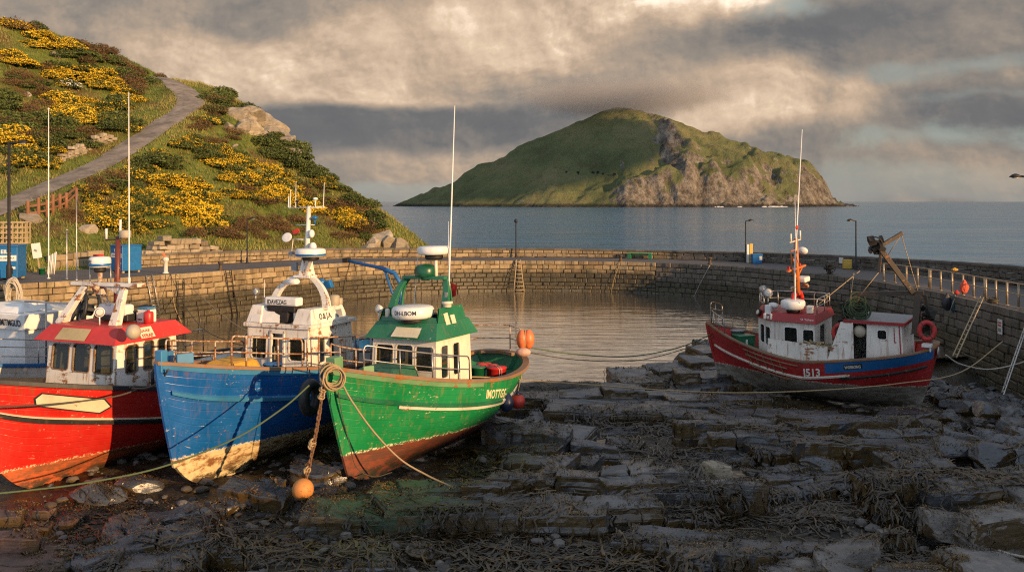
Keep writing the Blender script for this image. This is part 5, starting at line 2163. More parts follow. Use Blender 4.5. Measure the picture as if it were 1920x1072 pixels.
    mb.box((-4.76, .93, 4.645), (.34, .42, .06))
    b.part(mb, 'box_lid', M['blue_light'], None, .02)
    mb = MB()
    mb.lathe([(.13, 0), (.14, .02), (.14, .30), (.12, .33), (.04, .34), (.04, .38), (.004, .385)], Matrix.Translation((-4.55, 1.22, 4.24)), 14)
    b.part(mb, 'fuel_can', M['plastic_red'])
    mb = MB()
    mb.box((-4.45, .02, 4.60), (.36, 1.15, .34))
    sc = b.part(mb, 'scanner', M['plastic_white'], None, .08)
    mb = MB()
    mb.box((-4.5, .02, 4.38), (.38, 1.2, .22))
    mb.build('scanner_base', M['black'], sc, .04)
    searchlight(b, (-3.62, .30, 4.62), .14, .05, 'plastic_white', .9)
    rnd = random.Random(9)
    mb = MB()
    for i in range(16):
        mb.box((-4.6 - rnd.random() * .5, rnd.uniform(.4, 1.0), 4.3 + rnd.random() * .4), (rnd.uniform(.05, .2), rnd.uniform(.05, .2), rnd.uniform(.05, .3)), Matrix.Rotation(rnd.random() * 3, 3, 'Y'))
    b.part(mb, 'roof_gear', M['iron'])
    mb = MB()
    p = b.gun(1 - 4.3 / 10.5, 1, .2, .06)
    mb.tube([p, p + Vector((.02, 0, .38)), p + Vector((-.06, 0, .46)), p + Vector((-.5, .02, .46)), p + Vector((-.6, .02, .38)), p + Vector((-.62, .02, 0))], .045, 8)
    b.part(mb, 'mooring_bar', M['black_rail'])
    base = [b.gun(t, 1, .12) for t in (.55, .5, .44, .38, .32, .26, .2, .14, .08)]
    b.rail_pipe(base, .95, M['steel_rust'], (.52,), .026, [1, 3, 5, 7])
    base = [b.gun(t, -1, .12) for t in (.62, .55, .48, .40, .32, .26, .2, .14, .08)]
    b.rail_pipe(base, .95, M['steel_rust'], (.52,), .026, [1, 3, 5, 7])

    shift_parts(b, ('gantry', 'radar', 'radar_post', 'mast_ladder', 'antenna'), -.35, -.04)
    shift_parts(b, ('signal_mast',), -1.30, 0, (4.3, .68))


red_boat()


# ---------------------------------------------------------------- white boat at the left edge
WB = Boat('fishing_boat', 'white fishing boat mostly hidden behind the bright red one at the left edge', (-18.4, 27.4), heading(25), -.35, 9.5, 1.8, 3.0, 2.2, 2.5, .35, 1.4, .6, .5, 0.0)


def white_boat():
    b = WB
    b.build_hull(M['white_hull'], M['blue'], M['white'], M['blue'], .12, .2)
    z0, z1 = 1.75, 3.95
    f0, f1 = rect(-3.2, -5.6, 1.15), rect(-3.2, -5.6, 1.12)
    H = {0: [(.10, .55, .32, .85), (.40, .55, .60, .85), (.68, .55, .90, .85)], 1: [(.35, .45, .55, .85)], 3: [(.3, .5, .6, .85)], 2: [(.36, .02, .64, .9, 0)]}
    b.house(f0, f1, z0, z1, {1: [(.55, .5, .75, .85)], 3: H[3], 2: H[2]}, M['white_clean'], M['white_clean'])
    mb = MB()
    mb.prism(grow(rect(-3.2, -5.6, 1.15), .12), 3.62, 4.16, top=grow(rect(-3.3, -5.5, 1.10), .30))
    rf = b.part(mb, 'roof', M['white_clean'], None, .03)
    mb = MB()
    mb.prism(rect(-3.1, -4.6, .9), 4.16, 4.45, top=rect(-3.5, -4.4, .6))
    b.part(mb, 'roof_hatch', M['white_clean'], None, .06)
    f = lambda x, y: Vector((-3.055 + y * .16 + .012, .02 + x, 3.76 + y))
    lettering("'SMITMGUD", f, M['letter_black'], rf, 1.12, .22, .02)
    base = [b.gun(t, 1, .1) for t in (.86, .8, .72, .64, .56, .48, .4, .3, .2, .1)]
    b.rail_pipe(base, .85, M['steel'], (.35, .7), .022, [1, 3, 5, 7])
    mb = MB()
    mb.tube([(-3.6, .6, 4.5), (-3.6, 1.9, 4.52), (-3.9, 2.6, 4.5)], .03, 6)
    mb.tube([(-3.7, 1.5, 4.5), (-3.7, 1.5, 2.4)], .03, 6)
    b.part(mb, 'boom', M['steel'])
    # net hauler: spoked black drum between two rims
    hb = MB()
    T = Matrix.Translation((-5.0, 1.75, 4.15)) @ Matrix.Rotation(R(78), 4, 'Y') @ Matrix.Rotation(R(18), 4, 'X')
    hb.torus(T @ Vector((0, 0, -.22)), .62, .06, T.to_3x3().to_4x4(), 28, 8)
    hb.torus(T @ Vector((0, 0, .22)), .62, .06, T.to_3x3().to_4x4(), 28, 8)
    for i in range(8):
        a = i * math.pi / 4
        e = Vector((math.cos(a) * .6, math.sin(a) * .6, 0))
        hb.bar(T @ (e + Vector((0, 0, -.22))), T @ (e + Vector((0, 0, .22))), .05, .10)
        hb.bar(T @ (e * .15 + Vector((0, 0, .2))), T @ (e + Vector((0, 0, .2))), .05, .05)
    hb.lathe([(.2, -.25), (.2, .25), (.01, .26)], T, 14)
    hb.tube([T @ Vector((0, 0, 0)), (-5.0, 1.6, 2.3)], .07, 8)
    b.part(hb, 'net_hauler', M['black'])


white_boat()


# ---------------------------------------------------------------- dark red boat on the right
DB = Boat('fishing_boat', 'dark red fishing boat with grey bottom and orange mast near the right quay', (8.15, 37.6), (-.814, .581), -.12, 8.75, 1.62, 2.62, 1.74, 2.48, .50, 1.5, .55, .35, R(-3.0), 0.0, .50, 1.25)


def right_boat():
    b = DB
    # the after end is nearly upright: fuller stern
    b.build_hull(M['dark_red_hull'], M['rusty_wood'], M['red'], M['green_deck'], .08, .18)
    b.strake('white_strake', M['white_strake'], lambda t: .62 - .1 * (1 - t) + .25 * t ** 3, .30, .97, .085, .05)
    b.strake('rubbing_strake', M['black_rail'], lambda t: .66, .02, .34, .09, .05)
    # blue band aft
    n = 26
    for side in (1, -1):
        vs, fs = [], []
        for i in range(n + 1):
            t = lerp(.004, .40, (i / n) ** 1.3)
            zs = b.sheer(t)
            for k in range(4):
                vs.append(b.S(t, 1 - lerp(-.0, .42, k / 3) / zs, side, .012))
        for i in range(n):
            for k in range(3):
                fs.append((4 * i + k, 4 * i + k + 1, 4 * i + 5 + k, 4 * i + 4 + k))
        mb = MB()
        mb.add(vs, fs if side > 0 else [f[::-1] for f in fs], True)
        b.part(mb, 'blue_band', M['blue'])
    b.hull_patch('name_board', M['letter_black'], [(5.92, .13), (6.56, .12), (6.58, .31), (5.93, .32)], 1, .018)
    lettering('WORSONG', lambda x, y: b.on_hull(5.96 + x, .28 - y, 1, .026), M['letter_white'], b.hull, .56, .11, .02)
    lettering('J513', lambda x, y: b.on_hull(4.42 + x, .52 - y, 1, .012), M['letter_white'], b.hull, .64, .29, .03)
    # rusty fender battens amidships
    mb = MB()
    for d, x0, x1 in ((.16, 1.95, 4.25), (.36, 2.0, 3.8), (.80, 2.0, 3.8)):
        vs = [b.on_hull(lerp(x0, x1, i / 16), d, 1, .03) for i in range(17)]
        mb.tube(vs, .030, 6)
    for x in (2.1, 2.45, 2.8, 3.15, 3.5):
        vs = [b.on_hull(x + .02 * i, lerp(.1, .95, i / 8), 1, .022) for i in range(9)]
        mb.tube(vs, .022, 6)
    b.part(mb, 'side_battens', M['rusty_wood'])
    # forward wheelhouse: chamfered front corner
    z0, z1 = 1.20, 3.14
    f = [(-2.15, -.55), (-2.35, .45), (-3.05, 1.02), (-4.75, 1.08), (-4.75, -1.08), (-3.0, -1.02)]
    H = {1: [(.16, .50, .48, .86), (.58, .47, .94, .84)], 2: [(.36, .54, .66, .90), (.78, .54, .98, .88)], 4: [(.3, .5, .5, .85)], 3: [(.3, .05, .6, .9, 0)]}
    H[2] = [(.32, .54, .60, .88), (.74, .54, .97, .86)]
    wh, ats = b.house(f, f, z0, z1, H, M['white'], M['white_clean'], .05)
    g = [((p[0] + 3.4) * 1.07 - 3.4, p[1] * 1.13) for p in f]
    mb = MB()
    mb.prism(g, 2.70, 3.02, top=[((p[0] + 3.4) * 1.0 - 3.4, p[1] * 1.0) for p in f])
    rf = b.part(mb, 'roof', M['dark_red'], None, .02)
    mb = MB()
    at = lambda u, v: Vector((lerp(g[1][0], g[2][0], u), lerp(g[1][1], g[2][1], u), 2.72)).lerp(Vector((lerp(f[1][0], f[2][0], u), lerp(f[1][1], f[2][1], u), 3.0)), v)
    nn = (at(1, 0) - at(0, 0)).cross(at(0, 1) - at(0, 0)).normalized()
    mb.panel(at(.72, .12) + nn * .012, at(.98, .12) + nn * .012, at(.98, .55) + nn * .012, at(.72, .55) + nn * .012, (), .02)
    mb.build('white_plate', M['sign_white'], rf)
    at3 = lambda u, v: Vector((lerp(g[2][0], g[3][0], u), lerp(g[2][1], g[3][1], u), 2.72)).lerp(Vector((lerp(f[2][0], f[3][0], u), lerp(f[2][1], f[3][1], u), 3.0)), v)
    lettering('O Tallow', lambda x, y: at3(.68 + x / 1.75, .35 + y / .3) + Vector((0, .008, 0)), M['letter_white'], rf, .5, .07, .01)
    mb = MB()
    c = at(.2, .6) + nn * .03
    mb.lathe([(.13, 0), (.155, .02), (.155, .06), (.13, .07)], Matrix.Translation(c) @ nn.to_track_quat('Z', 'Y').to_matrix().to_4x4(), 18)
    pl = mb.build('porthole_lamp', M['black'], rf)
    mb = MB()
    mb.lathe([(.125, .06), (.06, .085), (.001, .09)], Matrix.Translation(c) @ nn.to_track_quat('Z', 'Y').to_matrix().to_4x4(), 18)
    mb.build('lens', M['cream'], pl)
    # side screen with rust streaks below the windows
    mb = MB()
    mb.panel((-3.0, 1.30, 1.72), (-5.3, 1.46, 1.66), (-5.3, 1.38, 2.36), (-3.0, 1.22, 2.46), (), .04)
    mb.panel((-5.22, 1.47, 1.66), (-6.25, 1.44, 1.68), (-6.15, 1.16, 3.29), (-5.72, 1.16, 3.29), (), .04)
    b.part(mb, 'side_screen', M['white_rusty'])
    # orange arch and mast
    mb = MB()
    legs = ([(-3.75, -.55, 3.0), (-3.75, -.5, 3.45), (-3.75, -.36, 3.62), (-3.75, 0, 3.66), (-3.75, .36, 3.62), (-3.75, .5, 3.45), (-3.75, .55, 3.0)])
    mb.tube(legs, .11, 8)
    b.part(mb, 'mast_arch', M['red'])
    mb = MB()
    mb.tube([(-3.75, 0, 3.6), (-3.75, 0.02, 6.6)], [.13, .075], 10)
    mb.bar((-3.75, -1.05, 5.0), (-3.75, 1.05, 5.0), .08, .10)
    mb.bar((-3.75, 0, 4.5), (-3.75, .62, 4.95), .06, .09)
    mb.bar((-3.75, 0, 4.5), (-3.75, -.62, 4.95), .06, .09)
    mb.bar((-3.75, 0, 6.0), (-3.75, .6, 6.0), .04, .04)
    mb.bar((-3.75, 0, 5.65), (-3.75, .6, 5.65), .03, .03)
    mb.tube([(-3.75, .6, 6.05), (-3.75, .6, 5.0)], .02, 6)
    mb.tube([(-3.75, .2, 5.2), (-3.75, .42, 5.62)], .04, 6)
    ms = b.part(mb, 'mast', M['orange_mast'])
    mb = MB()
    mb.bar((-3.75, -.55, 6.48), (-3.75, .72, 6.46), .04, .05)
    mb.tube([(-3.75, -.5, 6.48), (-3.75, -.5, 6.95)], .035, 8)
    mb.tube([(-3.75, .6, 6.46), (-3.75, .6, 6.9)], .035, 8)
    mb.build('crosstree', M['cream'], ms)
    mb = MB()
    T = Matrix.Translation((-3.8, -.55, 5.85)) @ Matrix.Rotation(R(80), 4, 'X')
    mb.lathe([(.02, -.06), (.14, -.02), (.22, .04), (.2, .05), (.02, .0)], T, 14)
    mb.build('dish', M['plastic_white'], ms)
    mb = MB()
    mb.box((-3.85, -.42, 4.35), (.40, .62, .28))
    mb.build('scanner', M['plastic_white'], ms, .05)
    mb = MB()
    mb.lathe([(.12, -.1), (.15, 0), (.14, .03), (.001, .05)], Matrix.Translation((-3.85, -.72, 3.95)) @ Matrix.Rotation(R(70), 4, 'X'), 14)
    mb.build('floodlight', M['steel_rust'], ms)
    mb = MB()
    mb.lathe([(.10, -.1), (.13, 0), (.12, .03), (.001, .05)], Matrix.Translation((-3.7, .28, 3.95)) @ Matrix.Rotation(R(-70), 4, 'X'), 14)
    mb.build('floodlight', M['steel_rust'], ms)
    mb = MB()
    mb.box((-3.75, -.38, 5.12), (.08, .08, .18))
    mb.build('navigation_light', M['cloth_red'], ms)
    mb = MB()
    mb.box((-3.75, .95, 5.12), (.08, .08, .24))
    mb.build('navigation_light', M['cloth_red'], ms)
    antenna(b, (-3.75, .06, 6.55), (-3.75, .05, 8.9), .014)
    mb = MB()
    pa = b.local(PX(1490, 505, 34.6))
    pb_ = b.local(PX(1504, 243, 34.6))
    mb.tube([(pa.x, pa.y, 3.0), pa, pa.lerp(pb_, .3), pb_], [.035, .033, .026, .014], 8)
    b.part(mb, 'tall_aerial', M['plastic_white'])
    mb = MB()
    q = pa.lerp(pb_, .30)
    mb.ball(q, .09, (.5, 1.2, 1))
    b.part(mb, 'masthead_lamp', M['cloth_red'])
    radar_drum(b, (-3.85, .78, 3.16), .46, .34)
    mb = MB()
    mb.ball((-3.0, .6, 3.2), .5, (.45, .34, .26))
    b.part(mb, 'liferaft', M['plastic_white'])
    mb = MB()
    mb.box((-4.5, .78, 3.18), (.24, .24, .30))
    b.part(mb, 'horn_box', M['cream'], None, .04)
    mb = MB()
    mb.box((-2.95, .95, 3.1), (.24, .22, .34))
    mb.box((-2.85, 1.1, 2.86), (.08, .10, .22))
    mb.box((-3.1, 1.1, 2.86), (.08, .10, .22))
    b.part(mb, 'winch_motor', M['plastic_white'], None, .02)
    searchlight(b, (-2.3, -.30, 3.68), .16, .1, 'steel', 2.6)
    searchlight(b, (-2.85, .72, 3.70), .19, .1, 'plastic_grey', 1.6)
    # roof rail
    base = [Vector(p) for p in ((-2.7, .75, 3.02), (-2.35, .25, 3.02), (-2.15, -.5, 3.02), (-2.7, -.85, 3.02), (-3.3, -.98, 3.02), (-4.6, -1.0, 3.02))]
    b.rail_pipe(base, .55, M['steel'], (.5,), .02, [1, 2, 3, 4])
    base = [Vector(p) for p in ((-4.1, -1.0, 3.02), (-4.7, -1.0, 3.02), (-4.74, -.2, 3.02), (-4.74, .75, 3.02))]
    b.rail_pipe(base, .55, M['steel'], (.5,), .02, [1, 2])
    # after deckhouse: walls, doorway, window
    z0, z1 = 1.55, 3.30
    f0 = [(-5.85, -1.1), (-5.85, 1.12), (-7.85, .96), (-7.85, -.94)]
    f1 = [(-5.95, -1.05), (-5.95, 1.08), (-7.75, .90), (-7.75, -.88)]
    wh2, ats2 = b.house(f0, f1, z0, z1, {1: [(.10, .05, .36, .97, 0), (.56, .68, .72, .86)], 3: [(.3, .5, .6, .8)]}, M['white'], M['white_clean'], .05, 'deckhouse', .03)
    at, n = ats2[1]
    mb = MB()
    for u0, u1 in ((.055, .075), (.95, .97)):
        p = [at(u0, 0), at(u1, 0), at(u1, 1), at(u0, 1)]
        mb.add([q + n * .02 for q in p] + [q - n * .01 for q in p], [(0, 1, 2, 3), (0, 4, 5, 1), (1, 5, 6, 2), (2, 6, 7, 3), (3, 7, 4, 0)])
    p = [at(.855, .62), at(.872, .62), at(.872, .93), at(.855, .93)]
    mb.add([q + n * .012 for q in p], [(0, 1, 2, 3)])
    p = [at(.872, .62), at(.89, .62), at(.89, .645), at(.872, .645)]
    mb.add([q + n * .012 for q in p], [(0, 1, 2, 3)])
    mb.build('red_trim', M['dark_red'], wh2)
    mb = MB()
    mb.prism([(-5.85, -1.1), (-5.85, 1.14), (-7.85, .98), (-7.85, -.96)], 3.302, 3.36)
    dr = b.part(mb, 'deckhouse_roof', M['plastic_grey'], None, .01)
    mb = MB()
    for p, q in (((-5.82, 1.16), (-7.88, 1.0)), ((-5.83, 1.16), (-5.83, -1.1)), ((-7.88, 1.0), (-7.88, -.96))):
        mb.bar((*p, 3.325), (*q, 3.325), .05, .11)
    mb.build('roof_edge', M['dark_red'], dr)
    mb = MB()
    for k in range(3):
        mb.torus(at(.23 + .02 * k, .40, 2.2 + k), .36, .018, (n.to_track_quat('Z', 'Y').to_matrix().to_4x4()), 22, 6, (1, 1.35))
    for k in range(4):
        mb.tube([at(.14, .15 + .16 * k, 1.6), at(.25, .15 + .16 * k, 1.6)], .014, 6)
    mb.tube([at(.14, .02, 1.6), at(.14, .8, 1.6)], .016, 6)
    mb.tube([at(.25, .02, 1.6), at(.25, .8, 1.6)], .016, 6)
    b.part(mb, 'doorway_gear', M['iron'])
    # rails at the bow
    base = [b.gun(t, 1, .08) for t in (.985, .955, .92, .885)]
    b.rail_pipe(base, .62, M['steel'], (.5,), .022, [1, 2])
    base = [b.gun(t, -1, .08) for t in (.99, .965, .94)]
    b.rail_pipe(base, .92, M['steel_rust'], (.4, .7), .022, [1])
    base = [b.gun(t, -1, .08) for t in (.90, .84, .78, .72, .66)]
    b.rail_pipe(base, .48, M['steel_rust'], (), .022, [2])
    # gallows at the stern: two posts, a beam, leaning derrick with a winch head
    g = lambda px, py, Y: b.local(PX(px, py, Y))
    mb = MB()
    mb.bar(g(1601, 551, 33.6), g(1732, 549, 32.3), .16, .16)
    mb.bar(g(1612, 556, 33.5), g(1592, 600, 33.5), .12, .12)
    mb.bar(g(1613, 556, 33.5), g(1595, 690, 33.5), .10, .12)
    mb.bar(g(1722, 552, 32.4), g(1716, 625, 32.4), .26, .22)
    mb.bar(g(1735, 552, 32.6), g(1742, 625, 32.6), .12, .12)
    gl = b.part(mb, 'gallows', M['gallows'], None, .01)
    mb = MB()
    mb.bar(g(1712, 549, 32.4), g(1650, 466, 32.4), .15, .17)
    mb.bar(g(1636, 470, 32.4), g(1692, 437, 32.4), .12, .13)
    mb.bar(g(1652, 466, 32.4), g(1648, 510, 32.4), .08, .10)
    b.part(mb, 'derrick', M['gallows'], None, .01)
    rnd = random.Random(3)
    mb = MB()
    c = g(1643, 460, 32.4)
    for i in range(16):
        mb.box(c + Vector((rnd.uniform(-.2, .2), rnd.uniform(-.2, .2), rnd.uniform(-.25, .25))), (rnd.uniform(.06, .26), rnd.uniform(.06, .26), rnd.uniform(.06, .22)), Matrix.Rotation(rnd.random() * 3, 3, (1, .4, .2)))
    mb.torus(c + Vector((0, .1, .1)), .22, .025, Matrix.Rotation(1.3, 4, 'X'), 18, 6)
    b.part(mb, 'winch_head', M['iron'])
    mb = MB()
    c = g(1738, 590, 32.3)
    for i in range(14):
        mb.box(c + Vector((rnd.uniform(-.18, .18), rnd.uniform(-.18, .18), rnd.uniform(-.5, .35))), (rnd.uniform(.06, .2), rnd.uniform(.06, .2), rnd.uniform(.08, .3)), Matrix.Rotation(rnd.random() * 3, 3, (1, .4, .2)))
    for k in range(3):
        mb.torus(c + Vector((rnd.uniform(-.1, .1), -.1, .1 - .25 * k)), .13, .02, Matrix.Rotation(1.4, 4, 'X'), 14, 6)
    b.part(mb, 'pulley_blocks', M['iron'])
    mb = MB()
    c = g(1583, 580, 33.6)
    for i in range(16):
        mb.box(c + Vector((rnd.uniform(-.16, .16), rnd.uniform(-.12, .12), rnd.uniform(-.45, .25))), (rnd.uniform(.06, .18), rnd.uniform(.06, .18), rnd.uniform(.08, .26)), Matrix.Rotation(rnd.random() * 3, 3, (1, .4, .2)))
    b.part(mb, 'pulley_blocks', M['iron'])
    mb = MB()
    for p, q in (((1690, 440), (1722, 550)), ((1690, 440), (1665, 478)), ((1648, 510), (1613, 553)), ((1535, 570), (1612, 508))):
        mb.tube([g(*p, 32.4), g(*q, 32.6 if p[0] > 1540 else 33.5)], .014, 6)
    mb.tube([g(1601, 512, 33.6), g(1590, 600, 33.6)], .016, 6)
    b.part(mb, 'rigging', M['rope'])
    mb = MB()
    c = b.gun(.02, 1, .1, .18)
    mb.box(c, (.32, .28, .12))
    mb.box(c - Vector((.1, 0, .14)), (.06, .06, .18))
    b.part(mb, 'stern_lamp', M['plastic_white'], None, .02)
    # anchor-like plate on the stern
    mb = MB()
    c = b.S(.0, .90, 1)
    mb.ball(Vector((c.x - .08, .12, c.z)), .5, (.10, .30, .42))
    b.part(mb, 'stern_plate', M['steel'])

    # everything on the wheelhouse roof sits .28 higher; the mast is shorter than its pattern
    for o in bpy.data.objects:
        if o.parent is not b.root or o.type != 'MESH':
            continue
        kind = o.name.split('.')[0]
        zs = [v.co.z for v in o.data.vertices]
        if kind in ('roof', 'mast_arch', 'radar', 'liferaft', 'horn_box', 'winch_motor', 'searchlight') or (kind == 'railing' and min(zs) > 3.0):
            o.location.z += .42
        elif kind in ('mast', 'antenna'):
            for m_ in [o] + [c_ for c_ in bpy.data.objects if c_.parent is o]:
                for v in m_.data.vertices:
                    v.co.z = 4.02 + (v.co.z - 3.6) * .73


right_boat()

# ------------------------------------------------------------------ the drained shore
def shore_edge(x):
    return 38.2 + 7.6 * sst(5.6, 8.6, x) + 1.1 * fbm(x * .22, 3.0, 1.0, 4)


def shore_z(x, y):
    e = shore_edge(x)
    z = lerp(-.16, -1.0, sst(e - 1.4, e + 2.4, y))
    z += .13 * fbm(x * .33, y * .33, 2.0, 4) + .085 * fbm(x * 1.3, y * 1.3, 6.0, 4) + .035 * fbm(x * 4.0, y * 4.0, 9.0, 3)
    z += .42 * math.exp(-((y - e + 1.7) / 1.0) ** 2)
    if y < 46:
        z -= .95 * sst(17.2, 20.2, x) * sst(46, 42, y) * sst(24, 29, y)
    z += .35 * sst(20, 16.5, y) * sst(3, 9, x)
    return z


def make_shore():
    mb = MB()
    xs = np.arange(-34, 23, .28)
    ys = np.concatenate([np.arange(8, 34, .24), np.arange(34, 50, .36)])
    vs = [(float(x), float(y), shore_z(float(x), float(y))) for y in ys for x in xs]
    n = len(xs)
    fs = [(j * n + i, j * n + i + 1, (j + 1) * n + i + 1, (j + 1) * n + i) for j in range(len(ys) - 1) for i in range(n - 1)]
    mb.add(vs, fs, True)
    m, t, b = new_mat('weedy_seabed')
    co = world_co(t)
    n1 = t.noise(co, .55, 8, .7)
    n2 = t.noise(co, 6.0, 6, .7)
    peb = t.voro(co, 9.0)
    c = t.ramp(n1, [(.3, (.007, .006, .003)), (.48, (.020, .014, .006)), (.62, (.042, .029, .011)), (.75, (.032, .032, .032))])
    c = t.mix(t.m('MULTIPLY', t.step(peb, .28, .12), t.step(n1, .5, .6)), c, (.085, .078, .068))
    c = t.mix(t.m('MULTIPLY', t.step(n2, .60, .66), .5), c, (.12, .10, .07))
    t.put(b.inputs['Base Color'], c)
    t.put(b.inputs['Roughness'], t.lin(t.noise(co, 1.7, 5, .6), .38, .62, .22, .8))
    t.put(b.inputs['Normal'], t.bump(t.m('ADD', n2, t.m('MULTIPLY', peb, -.6)), .8, .05))
    return tag(mb.build('ground', m), kind='structure')


shore = make_shore()
SOLID = []          # rock meshes the weed is draped over


def clip_poly(poly, a, b, c):
    """keep the part of poly where a x + b y <= c"""
    out = []
    for i in range(len(poly)):
        p, q = poly[i], poly[(i + 1) % len(poly)]
        dp, dq = a * p[0] + b * p[1] - c, a * q[0] + b * q[1] - c
        if dp <= 0:
            out.append(p)
        if dp * dq < 0:
            k = dp / (dp - dq)
            out.append((lerp(p[0], q[0], k), lerp(p[1], q[1], k)))
    return out


def in_poly(x, y, poly):
    c = False
    for i in range(len(poly)):
        x1, y1 = poly[i]
        x2, y2 = poly[i - 1]
        if (y1 > y) != (y2 > y) and x < (x2 - x1) * (y - y1) / (y2 - y1) + x1:
            c = not c
    return c


def ledge(label, outline, z, mat, cell=(1.0, .6), ang=0.0, tilt=(0.0, 0.0), depth=.8, rough=.05, seedv=1, name='rock_ledge', group=None):
    """bedrock pavement: the outline (photo pixels at height z) broken by joints into blocks"""
    rnd = random.Random(seedv)
    cell = (cell[0] * 1.35, cell[1] * 1.45)
    tilt = (tilt[0] + rnd.uniform(-.03, .03), tilt[1] + rnd.uniform(.0, .05))
    pts = [GZ(px, py, z) for px, py in outline]
    c = sum(pts, Vector()) / len(pts)
    poly = [(p.x, p.y) for p in pts]
    ca, sa = math.cos(ang), math.sin(ang)

    def to_uv(x, y):
        x, y = x - c.x, y - c.y
        return x * ca + y * sa, -x * sa + y * ca

    def to_xy(u, v):
        return c.x + u * ca - v * sa, c.y + u * sa + v * ca
    uv = [to_uv(*p) for p in poly]
    u0, u1 = min(p[0] for p in uv) - .3, max(p[0] for p in uv) + .3
    v0, v1 = min(p[1] for p in uv) - .3, max(p[1] for p in uv) + .3
    # bedding joints run along u; cross joints break each bed into blocks
    def bed(vk, u):
        return vk + .16 * cell[1] * fbm(u * .8 / cell[0], vk * 3.1 + seedv, 1.0, 3) + .05 * fbm(u * 3.0, vk, 2.0, 3)
    v = v0
    beds = [v]
    while v < v1 + cell[1]:
        v += cell[1] * rnd.choice((.55, .8, 1.0, 1.0, 1.5))
        beds.append(v)
    mb = MB()
    for b0, b1 in zip(beds[:-1], beds[1:]):
        u = u0 - rnd.random() * cell[0]
        sl0 = rnd.uniform(-.35, .35)
        bedz = rnd.gauss(0, rough * .8)
        while u < u1:
            w = cell[0] * rnd.choice((.5, .8, 1.0, 1.3, 1.9))
            sl1 = rnd.uniform(-.45, .45)
            ua, ub = u, u + w
            u += w
            s = ((ua + ub) / 2, (b0 + b1) / 2)
            wx, wy = to_xy(*s)
            sl0, sl_old = sl1, sl0
            if not in_poly(wx, wy, poly) or rnd.random() < .04:
                continue
            hh = bedz + rnd.gauss(0, rough * .9) - (rnd.uniform(.08, .32) if rnd.random() < .22 else 0)
            tx, ty = tilt[0] + rnd.gauss(0, .04), tilt[1] + rnd.gauss(0, .05)
            ring = []
            sp_ = .13
            nu, nv_ = max(2, int(w / sp_)), max(2, int((b1 - b0) / sp_))
            for k in range(nu):
                f = k / nu
                uu = lerp(ua - sl_old * .5 * (b1 - b0), ub - sl1 * .5 * (b1 - b0), f)
                ring.append((uu, bed(b0, uu)))
            for k in range(nv_):
                f = k / nv_
                uu = ub + sl1 * (f - .5) * (b1 - b0) + .03 * fbm(f * 3, ub * 5, 1.0, 3)
                ring.append((uu, lerp(bed(b0, uu), bed(b1, uu), f)))
            for k in range(nu):
                f = k / nu
                uu = lerp(ub + sl1 * .5 * (b1 - b0), ua + sl_old * .5 * (b1 - b0), f)
                ring.append((uu, bed(b1, uu)))
            for k in range(nv_):
                f = 1 - k / nv_
                uu = ua + sl_old * (f - .5) * (b1 - b0) + .03 * fbm(f * 3, ua * 5, 1.0, 3)
                ring.append((uu, lerp(bed(b0, uu), bed(b1, uu), f)))

            def zt(u_, v_):
                return z + hh + tx * u_ + ty * v_ + .035 * fbm(u_ * 1.3 + seedv, v_ * 1.3, 1.0, 4) + .012 * fbm(u_ * 6, v_ * 6, 2.0, 3)
            lv = []
            strata = [(.05, -depth)]
            zz = -depth * .8
            while zz < -.12:
                o_ = rnd.uniform(-.035, .03)
                strata += [(o_, zz), (o_ + rnd.uniform(-.01, .01), zz + rnd.uniform(.05, .11))]
                zz += rnd.uniform(.10, .22)
            strata += [(.0, -.07), (-.004, -.024), (-.030, .0)]
            hw = min(w, b1 - b0) * .5
            for (outw, dzz) in strata:
                r_ = []
                for (u_, v_) in ring:
                    du, dv = u_ - s[0], v_ - s[1]
                    L_ = math.hypot(du, dv) or 1
                    k_ = outw - .020 + .040 * fbm(u_ * 3.5 + 5, v_ * 3.5, dzz * 4 + seedv, 3)
                    uu, vv = u_ + du / L_ * k_, v_ + dv / L_ * k_
                    x, y = to_xy(uu, vv)
                    r_.append((x, y, zt(uu, vv) + dzz + (.012 * fbm(uu * 9, vv * 9, dzz, 2) if -.2 < dzz < 0 else 0)))
                lv.append(r_)
            for q_ in (.62, .28):
                lv.append([(*to_xy(s[0] + (u_ - s[0]) * q_, s[1] + (v_ - s[1]) * q_), zt(s[0] + (u_ - s[0]) * q_, s[1] + (v_ - s[1]) * q_)) for (u_, v_) in ring])
            k = len(ring)
            vs = [p for r_ in lv for p in r_]
            fs = []
            for a in range(len(lv) - 1):
                for jj in range(k):
                    j2 = (jj + 1) % k
                    fs.append((a * k + jj, a * k + j2, (a + 1) * k + j2, (a + 1) * k + jj))
            x, y = to_xy(*s)
            vs.append((x, y, zt(*s)))
            fs += [((len(lv) - 1) * k + jj, (len(lv) - 1) * k + (jj + 1) % k, len(vs) - 1) for jj in range(k)]
            mb.add(vs, fs, False, a=rnd.uniform(.68, 1.28))
    o = mb.build(name, mat)
    SOLID.append(o)
    return tag(o, label, 'rock', group)


